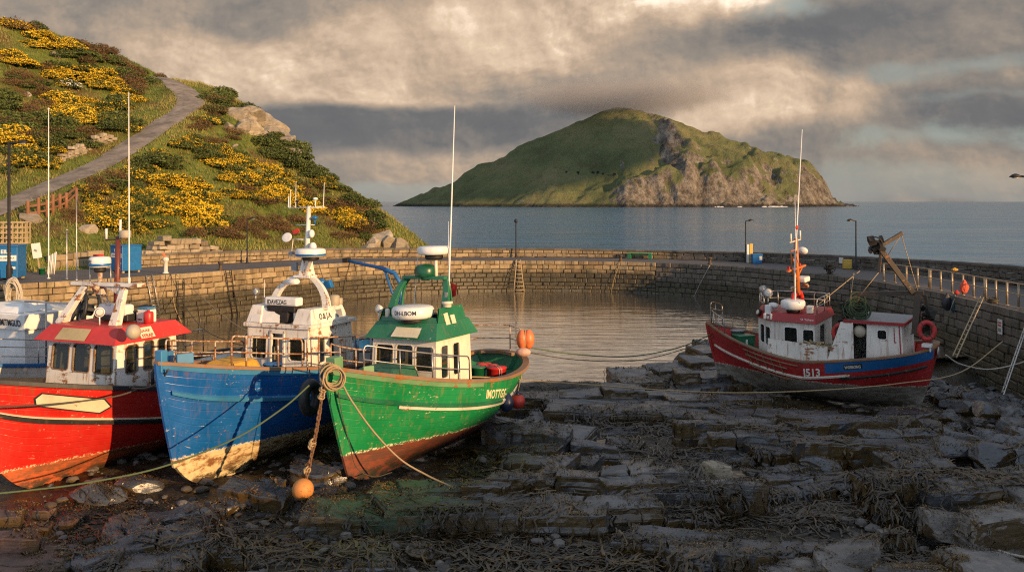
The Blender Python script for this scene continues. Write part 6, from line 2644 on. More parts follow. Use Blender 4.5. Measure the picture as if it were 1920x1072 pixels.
LEDGES = [
    ('long low slate ledge at the water between the green boat and dark red boat', [(985, 730), (1050, 722), (1200, 720), (1300, 722), (1368, 738), (1362, 764), (1260, 768), (1120, 762), (1000, 752)], .42, 'ledge', (1.5, .7), .04, (0, .01), .95, .05, 1),
    ('slate ledge by the bow of the dark red boat, dark weed on its water side', [(1225, 700), (1250, 668), (1310, 650), (1350, 655), (1385, 690), (1370, 715), (1300, 722)], .45, 'ledge', (1.2, .8), .2, (0, 0), 1.0, .08, 2),
    ('small ledge block at the water right of the green boat, brown on one face', [(1120, 706), (1150, 690), (1215, 688), (1228, 708), (1170, 714)], .40, 'ledge_lit', (1.0, .8), .1, (.02, 0), .9, .08, 3),
    ('broad cracked slate ledge just in front of the dark red boat', [(1285, 800), (1330, 775), (1410, 752), (1520, 756), (1600, 768), (1612, 800), (1560, 822), (1440, 832), (1300, 840)], .52, 'ledge', (1.15, .62), -.10, (.0, .012), 1.0, .05, 4),
    ('stepped slate ledge of long blocks right of the broad cracked ledge', [(1575, 822), (1640, 806), (1720, 812), (1750, 840), (1700, 866), (1590, 876)], .55, 'ledge', (1.3, .5), .08, (.02, -.02), 1.0, .06, 5),
    ('wide grey slate ledge in the centre foreground, weed over its front', [(850, 905), (960, 872), (1110, 858), (1220, 866), (1330, 890), (1345, 915), (1250, 945), (1100, 950), (930, 940)], .48, 'ledge_lit', (1.05, .55), -.06, (.01, .02), 1.1, .05, 6),
    ('slate ledge with green algae tinge at the foot of the green boat', [(560, 925), (640, 912), (760, 905), (880, 915), (975, 938), (960, 965), (840, 975), (690, 968), (570, 950)], .30, 'ledge_green', (1.0, .5), .10, (-.01, .02), .95, .05, 7),
    ('tilted pale grey rock slab beside the stern of the green boat', [(935, 850), (955, 800), (1010, 788), (1075, 805), (1090, 840), (1040, 868)], .35, 'ledge_lit', (1.7, .5), -.5, (.10, .16), .8, .06, 8),
    ('weed-topped rock ledge in the right foreground behind the boulders', [(1590, 905), (1640, 868), (1760, 862), (1900, 875), (1915, 920), (1820, 940), (1680, 932)], .62, 'ledge', (1.0, .6), .05, (0, 0), 1.2, .10, 9),
    ('flat cracked slate pavement at the bottom edge right of centre', [(1190, 1010), (1260, 988), (1400, 990), (1500, 1012), (1480, 1040), (1340, 1062), (1240, 1045)], .16, 'ledge', (.85, .42), -.25, (0, 0), .7, .04, 10),
    ('flat slate ledge along the bottom edge left of centre, strewn with golden weed', [(270, 1050), (400, 1020), (560, 1012), (700, 1022), (720, 1060), (640, 1120), (280, 1120)], .20, 'ledge_lit', (1.0, .5), .05, (0, 0), .8, .05, 11),
    ('rugged black rock hump with barnacles and stones in front of the blue boat', [(120, 1000), (220, 955), (330, 950), (400, 965), (430, 1010), (330, 1050), (180, 1055)], .35, 'ledge', (.7, .5), .5, (.06, .08), .9, .12, 12),
    ('rust-tinged rock steps in the bottom left corner', [(-60, 1010), (0, 985), (70, 985), (110, 1010), (115, 1060), (60, 1110), (-80, 1110)], .38, 'ledge_red', (.55, .5), .2, (0, 0), .9, .12, 13),
    ('dark rock ridge between the blue boat and the green boat, behind the orange buoy', [(440, 950), (480, 905), (560, 890), (640, 900), (640, 930), (560, 950)], .12, 'ledge', (.8, .5), -.4, (0, .12), .7, .10, 14),
    ('low dark slate blocks between the centre ledge and the weed-topped right ledge', [(1370, 905), (1420, 880), (1540, 870), (1600, 888), (1590, 915), (1470, 925)], .10, 'ledge', (.8, .45), .2, (0, 0), .6, .07, 15),
    ('rust-red flat rock between the red boat and the bottom left steps', [(20, 985), (60, 960), (130, 950), (160, 968), (120, 990), (60, 1000)], .02, 'ledge_red', (.6, .4), .1, (0, 0), .6, .05, 16),
    ('low dark slate pavement under the front of the tilted pale slab', [(960, 800), (1010, 770), (1120, 778), (1260, 790), (1250, 815), (1130, 812), (1010, 822)], .0, 'ledge', (.9, .6), .15, (0, 0), .5, .06, 17),
    ('small slate step at the right of the centre ledge front, near the pale boulder', [(1100, 840), (1180, 828), (1290, 838), (1300, 856), (1200, 862), (1110, 858)], .12, 'ledge', (.8, .45), -.1, (0, 0), .6, .06, 18),
]
for L in LEDGES:
    ledge(L[0], L[1], L[2], M[L[3]], L[4], L[5], L[6], L[7], L[8], L[9])


# ------------------------------------------------------------------ boulders
def boulder_mesh(seedv, flat=.75, name='boulder', blocky=False):
    rnd = random.Random(seedv)
    bm = bmesh.new()
    bmesh.ops.create_icosphere(bm, subdivisions=4, radius=1)
    planes = []
    for i in range(rnd.randint(9, 14)):
        n = Vector((rnd.gauss(0, 1), rnd.gauss(0, 1), rnd.gauss(0, 1) * .9)).normalized()
        planes.append((n, rnd.uniform(.48, .82)))
    if blocky:
        planes = [((Vector(n) + Vector((rnd.gauss(0, .16), rnd.gauss(0, .16), rnd.gauss(0, .12)))).normalized(), rnd.uniform(.50, .62)) for n in ((1, 0, 0), (-1, 0, 0), (0, 1, 0), (0, -1, 0), (0, 0, 1), (0, 0, -1))] + [(n, d + .12) for n, d in planes[:5]]
    off = Vector((rnd.random() * 50, rnd.random() * 50, 0))
    for v in bm.verts:
        p = v.co.copy()
        for n, d in planes:
            k = p.dot(n)
            if k > d:
                p -= n * (k - d) * .96
        p *= 1 + .07 * noise.fractal(p * 1.6 + off, .9, 2, 4) + .025 * noise.fractal(p * 6 + off, .9, 2, 3)
        v.co = Vector((p.x, p.y, p.z * flat))
    me = bpy.data.meshes.new(name)
    bm.to_mesh(me)
    bm.free()
    at = me.attributes.new('blk', 'FLOAT', 'POINT')
    val = rnd.uniform(.75, 1.25)
    at.data.foreach_set('value', [val] * len(me.vertices))
    return me


BOULDERS = [boulder_mesh(100 + i, random.Random(i).uniform(.6, .9)) for i in range(9)]
GREYB = [boulder_mesh(300 + i, random.Random(i + 50).uniform(.75, .95), 'boulder', True) for i in range(6)]
for me in BOULDERS:
    me.materials.append(M['boulder'])
for me in GREYB:
    me.materials.append(M['boulder_grey'])


def put_boulder(me, p, size, rz, label, group=None, sx=1.0, tilt=0.0, name='boulder', rz2=0.0):
    o = bpy.data.objects.new(name, me)
    COL.objects.link(o)
    o.location = p
    o.scale = (size * sx, size, size * .85)
    o.rotation_euler = (tilt, rz2, rz)
    SOLID.append(o)
    return tag(o, label, 'rock', group)


rb = random.Random(21)
placed = []
_hull_keep = [(DB, 1.0)]


def near_boat(p, m=.3):
    for b in (GB, BB, RB, DB):
        q = b.local(p)
        if -b.L - m < q.x < m and abs(q.y) < b.B * .8 + m:
            return True
    return False


# rip-rap at the foot of the right quay wall
tries = 0
while len(placed) < 170 and tries < 9000:
    tries += 1
    y = rb.uniform(19, 44)
    k = rb.random()
    wall = float(np.interp(y, QUAY[-260:, 1][::-1], QUAY[-260:, 0][::-1]))
    x = wall - .2 - 7.2 * k * lerp(.75, 1.1, sst(38, 24, y))
    px = 960 + FPX * x / y
    if px < 1605 or px > 2010:
        continue
    if px < 1640 and y < 29:
        continue
    s = rb.uniform(.34, 1.0) * lerp(1.0, .8, k) * sst(48, 30, y)
    if s < .22:
        continue
    z = shore_z(x, y) + lerp(.42, .0, k) * .8 * sst(42, 30, y) + s * .10
    p = Vector((x, y, z))
    if near_boat(p, s * .7):
        continue
    if any((p - q).length < (s + r_) * .68 for q, r_ in placed):
        continue
    placed.append((p, s))
    put_boulder(rb.choice(BOULDERS), p, s, rb.random() * 6.3, 'dark angular boulder heaped with others at the foot of the right quay wall', 'boulders at the foot of the right quay wall', rb.uniform(.9, 1.35), rb.uniform(-.4, .4), rz2=rb.uniform(-.3, .3))

FORE = [
    ('big square-cut boulder on the weed-topped ledge at the right edge', 1800, 905, .75, 1.3, .50, .3, 'g'),
    ('tilted boulder between the weed-topped ledge and the long flat-topped boulder', 1775, 965, .55, 1.2, .48, -.4, 'g'),
    ('wedge-shaped boulder behind the weed-topped ledge near the right edge', 1860, 850, .70, 1.4, .55, .6, 'b'),
    ('dark upright boulder on the rip-rap above the stepped ledge', 1745, 800, .55, 1.0, .62, .2, 'b'),
    ('broken dark boulder near the foot of the grey ladder', 1850, 770, .30, 1.2, .70, .8, 'b'),
    ('long flat-topped boulder lying at the right edge of the foreground', 1870, 960, .95, 1.75, .55, .1, 'g'),
    ('broad slanting boulder under the long flat-topped one at the right edge', 1850, 1000, .50, 1.5, .5, .25, 'g'),
    ('big pale grey boulder with a rope over it in the bottom right corner', 1870, 1060, .55, 1.25, .75, -.1, 'g'),
    ('large angular grey boulder leaning in the bottom right foreground, left of the black weed heap', 1590, 1030, .45, 1.15, .62, -.2, 'g'),
    ('low grey boulder touching the bottom edge right of the flat pavement', 1600, 1078, .30, 1.1, .6, .15, 'g'),
    ('small grey boulder behind the large leaning boulder', 1678, 1002, .30, .95, .36, .1, 'g'),
    ('low slab at the bottom edge left of the large leaning boulder', 1480, 1066, .12, 1.5, .52, .2, 'g'),
    ('slanting slab right of the black weed heap, near the bottom edge', 1700, 1066, .35, 1.5, .48, -.3, 'g'),
    ('pale lichen-covered boulder on the end of the centre ledge', 1347, 876, .42, 1.25, .42, .1, 'p'),
    ('boulder at the right edge above the long flat-topped one', 1918, 905, .85, 1.0, .55, .3, 'g'),
    ('sharp dark triangular rock in front of the broad cracked ledge', 1508, 842, .10, 1.0, .40, .5, 'b'),
    ('dark block left of the stepped ledge, in front of the triangular rock', 1536, 866, .20, 1.5, .42, .0, 'b'),
    ('round weedy boulder directly behind the stern of the dark red boat', 1690, 782, .45, 1.6, .80, .1, 'b'),
    ('long wedge boulder on the rip-rap right of the stepped ledge', 1790, 838, .62, 1.9, .62, .25, 'b'),
    ('small pale shell-white stone on the weed in the bottom centre', 715, 1017, .22, 1.0, .12, .1, 'p'),
    ('second small white stone right of the centre bottom, lying in weed', 735, 1032, .20, 1.1, .11, .5, 'p'),
    ('dark round stone in the weed at the bottom centre', 786, 1030, .08, 1.5, .30, .1, 'b'),
    ('brown-lit stone in the gap between the blue and green bows', 465, 848, -.05, 1.2, .20, .1, 'b'),
    ('pointed dark rock under the blue bow, left of the orange buoy', 492, 915, .1, 1.0, .55, .2, 'b'),
    ('barnacled dark boulder below the bow of the red boat', 190, 925, .05, 1.7, .50, .3, 'b'),
    ('dark boulder in shadow under the turn of the red hull', 260, 905, -.02, 1.4, .48, .4, 'b'),
    ('small dark boulder between the rugged hump and the blue bow', 420, 950, .05, 1.2, .40, .4, 'b'),
]
for i, (lab, px, py, z, sx, s, rot, k) in enumerate(FORE):
    p = GZ(px, py, z)
    me = {'g': GREYB, 'b': BOULDERS, 'p': GREYB}[k][i % (9 if k == 'b' else 6)]
    if k == 'b':
        me = me.copy()
        me.materials[0] = M['ledge']
    if k == 'p':
        me = me.copy()
        me.materials[0] = M['pale_rock']
    big = 1.45 if k == 'g' else 1.0
    put_boulder(me, p - Vector((0, 0, s * .55 if k == 'g' else s * .2)), s * big, rot, lab, None, sx, rot * .5, rz2=.12 * math.sin(i * 2.1))

# loose cobbles strewn between the ledges: nobody would count them
cob = MB()
bm = bmesh.new()
bmesh.ops.create_icosphere(bm, subdivisions=2, radius=1)
base_v = [v.co.copy() for v in bm.verts]
base_f = [[v.index for v in f.verts] for f in bm.faces]
bm.free()
rc = random.Random(77)
for i in range(4200):
    y = 17 + 22 * rc.random() ** 1.4
    x = rc.uniform(-16, 17) * y / 30
    if fbm(x * .35, y * .35, 8.0, 3) < (-.15 if x < -4 else .02):
        continue
    s = .035 + .13 * rc.random() ** 2.5
    p = Vector((x, y, shore_z(x, y) + s * .3))
    o = Vector((rc.random() * 40, rc.random() * 40, 0))
    sc = (rc.uniform(.8, 1.5), rc.uniform(.7, 1.1), rc.uniform(.4, .8))
    rz = Matrix.Rotation(rc.random() * 6.3, 3, 'Z')
    vs = []
    for v in base_v:
        q = v * (1 + .28 * noise.noise(v * 1.3 + o))
        vs.append(p + rz @ Vector((q.x * sc[0], q.y * sc[1], q.z * sc[2])) * s)
    cob.add(vs, base_f, False, a=rc.uniform(.25, .95))
tag(cob.build('cobbles', M['boulder_grey']), 'loose cobbles and pebbles strewn between the ledges', 'pebbles', kind='stuff')

# tide pools
poolm, t, b = new_mat('tide_pool_water')
b.inputs['Base Color'].default_value = (.012, .012, .010, 1)
b.inputs['Roughness'].default_value = .03
t.put(b.inputs['Normal'], t.bump(t.noise(world_co(t), 2.5, 3, .5), .12, .05))
for (px, py, w, h, z) in ((1122, 840, 1.3, 1.2, -.02), (1065, 990, 1.9, .55, -.03), (1390, 888, .8, .4, -.01), (1330, 790, .8, .5, .0), (1180, 842, .6, .4, -.02)):
    c = GZ(px, py, z)
    mb = MB()
    k = 26
    vs = [(c.x, c.y, z)] + [(c.x + w * math.cos(2 * math.pi * i / k) * (.75 + .35 * fbm(math.cos(i * .5), math.sin(i * .5), px, 3)), c.y + h * math.sin(2 * math.pi * i / k) * (.75 + .35 * fbm(math.cos(i * .5), math.sin(i * .5), py, 3)), z) for i in range(k)]
    mb.add(vs, [(0, 1 + i, 1 + (i + 1) % k) for i in range(k)])
    tag(mb.build('tide_pool', poolm), kind='structure')

# ------------------------------------------------------------------ seaweed draped over rock and ground
def bvh_of(objs):
    vs, fs = [], []
    bpy.context.view_layer.update()
    for o in objs:
        k = len(vs)
        mw = o.matrix_world if o.matrix_world else Matrix()
        mw = Matrix.LocRotScale(o.location, o.rotation_euler, o.scale)
        vs += [mw @ v.co for v in o.data.vertices]
        fs += [[i + k for i in p.vertices] for p in o.data.polygons]
    return BVHTree.FromPolygons(vs, fs)


GROUND_BVH = bvh_of([shore] + SOLID)


def ground_hit(x, y):
    h = GROUND_BVH.ray_cast(Vector((x, y, 6)), Vector((0, 0, -1)))
    return h[0], h[1]


def make_weed():
    rw = random.Random(31)
    mats = []
    for nm, a, b_ in (('dark_kelp', (.008, .0055, .002), (.036, .022, .007)), ('golden_wrack_leaf', (.12, .066, .014), (.30, .17, .034)), ('brown_wrack_leaf', (.045, .026, .008), (.17, .10, .026))):
        m, t, b = new_mat(nm)
        n = t.noise(world_co(t), 5.0, 4, .6)
        k = t.attr('blk')
        c = t.mix(t.lin(n, .3, .7), a, b_)
        c = t.mix(1.0, c, t.com(k, k, k), 'MULTIPLY')
        t.put(b.inputs['Base Color'], c)
        b.inputs['Roughness'].default_value = .27
        b.inputs['Specular IOR Level'].default_value = .55
        mats.append(m)
    mbs = [MB(), MB(), MB()]

    def strand(x, y, L, w, a, which, curl=1.2, lift=.02):
        pts = []
        w *= 2.0
        curl *= .5
        n = max(4, int(L / .09))
        for i in range(n):
            h, nr = ground_hit(x, y)
            if h is None:
                break
            q = h + Vector((0, 0, lift + rw.uniform(0, .03)))
            if pts and abs(pts[-1].z - q.z) > .14:
                o_ = pts[-1]
                m_ = max(2, int(abs(o_.z - q.z) / .09))
                wob = rw.uniform(-1, 1)
                for k_ in range(1, m_):
                    f_ = k_ / m_
                    pts.append(Vector((lerp(o_.x, q.x, min(1, f_ * 1.6)) + math.cos(a) * .04 + rw.gauss(0, .035), lerp(o_.y, q.y, min(1, f_ * 1.6)) + math.sin(a) * .05 + rw.gauss(0, .035), lerp(o_.z, q.z, f_))) + Vector((.10 * wob * math.sin(f_ * 4), 0, 0)))
            pts.append(q)
            a += rw.gauss(0, .28) * curl
            st = L / n
            x += math.cos(a) * st
            y += math.sin(a) * st
        if len(pts) < 3:
            return
        vs, fs = [], []
        for i, p in enumerate(pts):
            d = (pts[min(i + 1, len(pts) - 1)] - pts[max(i - 1, 0)])
            s = Vector((-d.y, d.x, 0))
            s = s.normalized() if s.length > 1e-6 else Vector((1, 0, 0))
            s = (s + Vector((0, 0, rw.uniform(-.5, .5)))).normalized()
            ww = w * (1 - .75 * (i / (len(pts) - 1)) ** 2) * rw.uniform(.7, 1.2)
            vs += [p - s * ww, p + Vector((0, 0, ww * .5)), p + s * ww]
        for i in range(len(pts) - 1):
            fs += [(3 * i, 3 * i + 1, 3 * i + 4, 3 * i + 3), (3 * i + 1, 3 * i + 2, 3 * i + 5, 3 * i + 4)]
        mbs[which].add(vs, fs, True, a=rw.uniform(.5, 1.3) * (1.3 if which == 0 else .42))
    # tangles
    for i in range(620):
        y = 17.5 + 20 * rw.random() ** 1.35
        x = rw.uniform(-17.5, 19.5) * y / 32
        if near_boat(Vector((x, y, 0)), -.2):
            continue
        dens = fbm(x * .32 + 4, y * .32, 3.0, 4)
        if dens < -.06:
            continue
        h, nr = ground_hit(x, y)
        if h is None or h.z > .85:
            continue
        top = h.z > .25
        if top and rw.random() < .55:
            continue
        a0 = rw.random() * 6.3
        which = rw.choice((0, 0, 2, 1 if top or rw.random() < .3 else 0))
        for k in range(int(rw.uniform(4, 9))):
            strand(x + rw.gauss(0, .20), y + rw.gauss(0, .16), rw.uniform(.35, 1.0), rw.uniform(.009, .020), a0 + rw.gauss(0, .8), which)
    # weed hanging over the front edges of the ledges
    for L in LEDGES:
        pts = [GZ(px, py, L[2]) for px, py in L[1]]
        c = sum(pts, Vector()) / len(pts)
        for i in range(len(pts)):
            p, q = pts[i], pts[(i + 1) % len(pts)]
            m = (p + q) / 2
            front = m.y < c.y
            n = int((q - p).length * (13 if front else 4))
            for k in range(n):
                s = p.lerp(q, rw.random())
                if fbm(s.x * .8, s.y * .8, 5.0, 3) < -.05:
                    continue
                d = (s - c)
                a = math.atan2(d.y, d.x) + rw.gauss(0, .5)
                st = s - d.normalized() * rw.uniform(.05, .4)
                strand(st.x, st.y, rw.uniform(.5, 1.25), rw.uniform(.010, .022), a, rw.choice((0, 0, 2, 2, 1)), .7)
    # heaps
    for (px, py, z, n, r, wh) in ((1690, 1040, .1, 260, .55, (0, 0, 2)), (1330, 960, 0, 300, .9, (0, 2, 0)), (1130, 1040, 0, 420, 1.1, (0, 2, 1)), (940, 1040, 0, 420, 1.2, (0, 0, 2)), (1500, 960, 0, 320, 1.2, (0, 2, 2)), (1650, 960, .1, 240, .8, (0, 2)),
                                  (1250, 850, 0, 260, 1.1, (0, 2)), (1200, 800, 0, 200, 1.2, (0, 2)), (1090, 800, 0, 220, 1.0, (0, 2)), (850, 1000, 0, 280, .9, (0, 0, 2)), (1720, 900, .6, 240, .9, (1, 2)), (1430, 805, .5, 60, .6, (1, 2)),
                                  (520, 1020, .1, 260, 1.1, (1, 1, 2)), (700, 1010, .1, 200, .8, (0, 2, 1)), (420, 1000, 0, 160, .7, (0, 2)), (1010, 910, .5, 60, .7, (1, 2)), (930, 1060, 0, 260, 1.0, (0, 2, 1)), (660, 1045, .2, 160, .8, (1, 1, 2)), (880, 850, 0, 140, .6, (0, 0)), (1850, 900, .6, 120, .7, (1, 2))):
        c = GZ(px, py, z)
        for k in range(int(n * .6)):
            x, y = c.x + rw.gauss(0, r * .55), c.y + rw.gauss(0, r * .38)
            strand(x, y, rw.uniform(.4, 1.3), rw.uniform(.007, .018), rw.random() * 6.3, rw.choice(wh), 1.4, .02 + .14 * rw.random() ** 2)
    # leafy clumps of wrack along block edges and in hollows
    made = 0
    for i in range(30000):
        y = 17.3 + 21.5 * rw.random() ** 1.35
        x = rw.uniform(-17.5, 19.5) * y / 32
        h, nr = ground_hit(x, y)
        if h is None or h.z > .95 or near_boat(Vector((x, y, 0)), -.5):
            continue
        dz_ = 0
        for dx, dy in ((.13, 0), (-.13, 0), (0, .13), (0, -.13)):
            g, _ = ground_hit(x + dx, y + dy)
            if g is not None:
                dz_ = max(dz_, abs(g.z - h.z))
        patch = fbm(x * .55 + 9, y * .55, 4.0, 4)
        low = h.z < .12
        p_ = (.75 if dz_ > .05 else 0) * (.35 + .9 * sst(-.15, .25, patch)) + (.85 if low else .30) * sst(.0, .22, patch)
        if rw.random() > p_:
            continue
        made += 1
        which = rw.choice((2, 2, 2, 1 if patch > .12 else 2) if not low else (2, 2, 2, 0, 0))
        tone = rw.uniform(.45, 1.3)
        for k in range(rw.randint(16, 30)):
            c = h + Vector((rw.gauss(0, .075), rw.gauss(0, .06), rw.uniform(.0, .05)))
            g, gn = ground_hit(c.x, c.y)
            if g is not None:
                c.z = g.z + rw.uniform(.005, .055)
            a = Vector((rw.gauss(0, 1), rw.gauss(0, 1), rw.gauss(0, .55))).normalized()
            b_ = a.cross(Vector((rw.gauss(0, .6), rw.gauss(0, .6), 1))).normalized()
            s_ = rw.uniform(.010, .032)
            mbs[which].add([c - a * s_, c - b_ * s_ * .45, c + a * s_ * 1.1, c + b_ * s_ * .45], [(0, 1, 2, 3)], False, a=tone * rw.uniform(.7, 1.4))
    for mb, m, nm, lab in zip(mbs, mats, ('kelp', 'golden_wrack', 'brown_wrack'), ('black kelp heaped between the ledges', 'golden wrack strewn over rock tops', 'brown wrack hanging over ledge fronts')):
        tag(mb.build(nm, m), lab, 'seaweed', kind='stuff')


make_weed()

# ------------------------------------------------------------------ plants of the hillside
def leaf_mat(name, a, b_, rough=.8):
    m, t, b = new_mat(name)
    k = t.attr('blk')
    c = t.mix(t.lin(k, 0, 1), a, b_)
    t.put(b.inputs['Base Color'], c)
    b.inputs['Roughness'].default_value = rough
    b.inputs['Specular IOR Level'].default_value = .2
    return m


M['gorse_leaf'] = leaf_mat('gorse_green', (.036, .050, .014), (.125, .135, .038))
M['gorse_flower'] = leaf_mat('gorse_yellow', (.52, .32, .012), (.82, .56, .030))
M['shrub_leaf'] = leaf_mat('shrub_green', (.034, .050, .015), (.120, .145, .042))
M['scrub_leaf'] = leaf_mat('brown_scrub', (.055, .034, .018), (.19, .12, .055))
M['white_flower'] = leaf_mat('white_blossom', (.5, .48, .42), (.8, .78, .72))
M['grass_blade'] = leaf_mat('hill_grass', (.070, .105, .018), (.28, .245, .075), .7)
M['stem'] = simple('shrub_stems', (.06, .04, .025), .9)


def leaf_blob(name, seedv, n, size, mat, shell=.25, up=0.0, lump=.32, spiky=0.0, patchy=None):
    """many small leaf faces spread through a lumpy low dome of radius 1"""
    r = np.random.RandomState(seedv)
    d = r.normal(size=(n, 3))
    d[:, 2] = np.abs(d[:, 2]) * .8 - .12
    d /= np.linalg.norm(d, axis=1)[:, None]
    vs, fs, at = [], [], {}
    mb = MB()
    off = Vector((seedv * 3.7, seedv * 1.3, 0))
    for i in range(n):
        v = Vector(d[i])
        if v.z < up:
            continue
        if patchy is not None and noise.fractal(v * 2.4 + Vector((seedv * 2.2, 5, 1)), .9, 2, 3) < patchy:
            continue
        rad = 1 + lump * noise.fractal(v * 1.7 + off, .9, 2, 3) + .14 * noise.noise(v * 6 + off)
        rad *= 1 - shell * r.rand() ** 2
        p = v * rad
        p.z *= .78
        s = size * r.uniform(.6, 1.4)
        a = Vector(r.normal(size=3)).normalized()
        a = (a + v * spiky).normalized()
        b = a.cross(Vector(r.normal(size=3))).normalized()
        if spiky:
            q = [p - b * s * .35, p + b * s * .35, p + a * s * 1.5]
            mb.add(q, [(0, 1, 2)], a=r.rand())
        else:
            q = [p - a * s - b * s * .1, p - b * s * .55, p + a * s, p + b * s * .55]
            mb.add(q, [(0, 1, 2, 3)], a=r.rand())
    me_o = mb.build(name, mat)
    me = me_o.data
    bpy.data.objects.remove(me_o)
    return me


GORSE = [leaf_blob('gorse_bush', 10 + i, 1500, .080, M['gorse_leaf'], .35) for i in range(4)]
FLOW_D = [leaf_blob('flowers', 10 + i, 1900, .056, M['gorse_flower'], .10, .0, patchy=-.22) for i in range(4)]
FLOW_S = [leaf_blob('flowers', 10 + i, 1200, .052, M['gorse_flower'], .10, .05, patchy=.02) for i in range(4)]
SHRUB = [leaf_blob('green_shrub', 30 + i, 1700, .078, M['shrub_leaf'], .35) for i in range(3)]
SCRUB = [leaf_blob('brown_scrub', 50 + i, 1500, .085, M['scrub_leaf'], .5, 0, .35, .8) for i in range(3)]
BLOSSOM = leaf_blob('blossom', 30, 420, .08, M['white_flower'], .06, .1)

rp = random.Random(101)


def bush(px, py, kind, size):
    h = hill_px(px, py)
    if h is None:
        return
    d = np.hypot(ROADC[:, 0] - h.x, ROADC[:, 1] - h.y).min()
    if d < 1.6 + size * .6 or land_side(h.x, h.y) < size * .8 + .3:
        return
    i = rp.randrange(4)
    spec = {'full': ('gorse_bush', GORSE[i], FLOW_D[i], 'gorse bush covered in yellow flowers on the grassy hillside', 'gorse', 'flowering gorse bushes on the hillside'),
            'some': ('gorse_bush', GORSE[i], FLOW_S[i], 'green gorse bush with scattered yellow flowers on the hillside', 'gorse', 'sparsely flowering gorse bushes on the hillside'),
            'green': ('green_shrub', SHRUB[i % 3], None, 'dark green shrub without flowers on the hillside', 'shrub', 'green shrubs on the hillside'),
            'brown': ('brown_scrub', SCRUB[i % 3], None, 'dry brown scrub bush on the hillside', 'shrub', 'brown scrub on the hillside'),
            'white': ('blossom_bush', SHRUB[0], BLOSSOM, 'single white-flowering bush among the yellow gorse on the upper left hillside', 'shrub', None)}[kind]
    o = bpy.data.objects.new(spec[0], spec[1])
    COL.objects.link(o)
    s = size * rp.uniform(.8, 1.25)
    o.location = h - Vector((0, 0, s * .12))
    o.scale = (s * rp.uniform(.85, 1.6), s * rp.uniform(.8, 1.3), s * rp.uniform(.6, 1.1))
    o.rotation_euler = (0, rp.uniform(-.1, .25), rp.random() * 6.3)
    tag(o, spec[3], spec[4], spec[5])
    if spec[2] is not None:
        f = bpy.data.objects.new('flowers', spec[2])
        COL.objects.link(f)
        f.parent = o
        f.scale = (1.03, 1.03, 1.03)


def scatter(poly, n, kinds, s0, s1):
    x0, x1 = min(p[0] for p in poly), max(p[0] for p in poly)
    y0, y1 = min(p[1] for p in poly), max(p[1] for p in poly)
    k = 0
    for _ in range(n * 12):
        if k >= n:
            break
        x, y = rp.uniform(x0, x1), rp.uniform(y0, y1)
        if in_poly(x, y, poly):
            bush(x, y, rp.choice(kinds), rp.uniform(s0, s1))
            k += 1


scatter([(285, 345), (330, 332), (395, 365), (415, 405), (405, 430), (330, 420), (300, 385)], 30, ['full'], .85, 1.35)
scatter([(310, 268), (380, 268), (480, 305), (560, 345), (560, 370), (470, 345), (380, 300)], 54, ['full', 'some', 'some', 'green'], .7, 1.2)
scatter([(420, 330), (560, 350), (680, 398), (715, 432), (640, 430), (540, 395), (430, 375)], 66, ['full', 'full', 'some', 'brown'], .7, 1.2)
scatter([(155, 350), (285, 365), (300, 440), (220, 445), (160, 400)], 38, ['some', 'some', 'full', 'green'], .6, 1.0)
scatter([(95, 135), (190, 130), (262, 185), (270, 200), (160, 165), (100, 160)], 24, ['full', 'full', 'some'], .9, 1.5)
scatter([(95, 185), (150, 180), (195, 220), (195, 242), (130, 232), (98, 205)], 16, ['full'], .9, 1.4)
bush(128, 163, 'white', 1.3)
scatter([(60, 60), (150, 85), (158, 95), (60, 90)], 12, ['full'], .8, 1.4)
scatter([(0, 35), (50, 42), (60, 58), (0, 58)], 8, ['full', 'brown'], .9, 1.4)
scatter([(5, 100), (55, 108), (50, 125), (5, 122)], 6, ['full'], .8, 1.2)
scatter([(0, 228), (60, 240), (110, 270), (100, 310), (0, 330)], 20, ['some', 'full', 'green', 'green'], .8, 1.3)
scatter([(0, 180), (95, 190), (140, 240), (120, 285), (0, 240)], 26, ['green', 'green', 'brown'], .9, 1.5)
scatter([(150, 165), (250, 195), (235, 240), (200, 250), (200, 215)], 16, ['green', 'green', 'some'], .9, 1.5)
scatter([(235, 300), (320, 270), (330, 300), (290, 335), (230, 335)], 20, ['green', 'some', 'green'], .8, 1.3)
scatter([(150, 338), (235, 330), (290, 350), (220, 362), (160, 360)], 12, ['green', 'brown'], .7, 1.2)
scatter([(465, 238), (520, 258), (600, 310), (606, 335), (540, 320), (480, 275)], 26, ['green'], 1.0, 1.6)
scatter([(352, 140), (415, 156), (425, 180), (400, 178), (360, 160)], 11, ['green'], 1.0, 1.5)
scatter([(395, 180), (475, 200), (480, 215), (430, 225), (390, 215)], 12, ['brown', 'brown', 'green'], .9, 1.4)
scatter([(380, 215), (430, 230), (450, 270), (360, 265), (340, 250)], 16, ['brown', 'some', 'green'], .6, 1.0)
scatter([(225, 105), (290, 150), (270, 190), (240, 175)], 14, ['brown', 'brown', 'green'], .9, 1.5)
scatter([(360, 425), (430, 400), (560, 410), (700, 430), (705, 450), (540, 445), (370, 450)], 40, ['brown', 'brown', 'green', 'brown'], .6, 1.1)
scatter([(60, 100), (220, 110), (230, 130), (90, 125)], 12, ['brown', 'green'], .8, 1.2)
scatter([(100, 240), (185, 250), (200, 270), (110, 300)], 12, ['brown', 'green'], .7, 1.1)
scatter([(645, 365), (690, 385), (690, 395), (650, 375)], 5, ['green'], .9, 1.2)
scatter([(695, 400), (722, 415), (722, 430), (700, 425)], 4, ['green'], .8, 1.1)
scatter([(160, 80), (240, 118), (230, 125), (150, 95)], 9, ['brown', 'green'], .8, 1.2)
scatter([(0, 120), (90, 130), (90, 185), (0, 180)], 12, ['green', 'brown'], .7, 1.2)
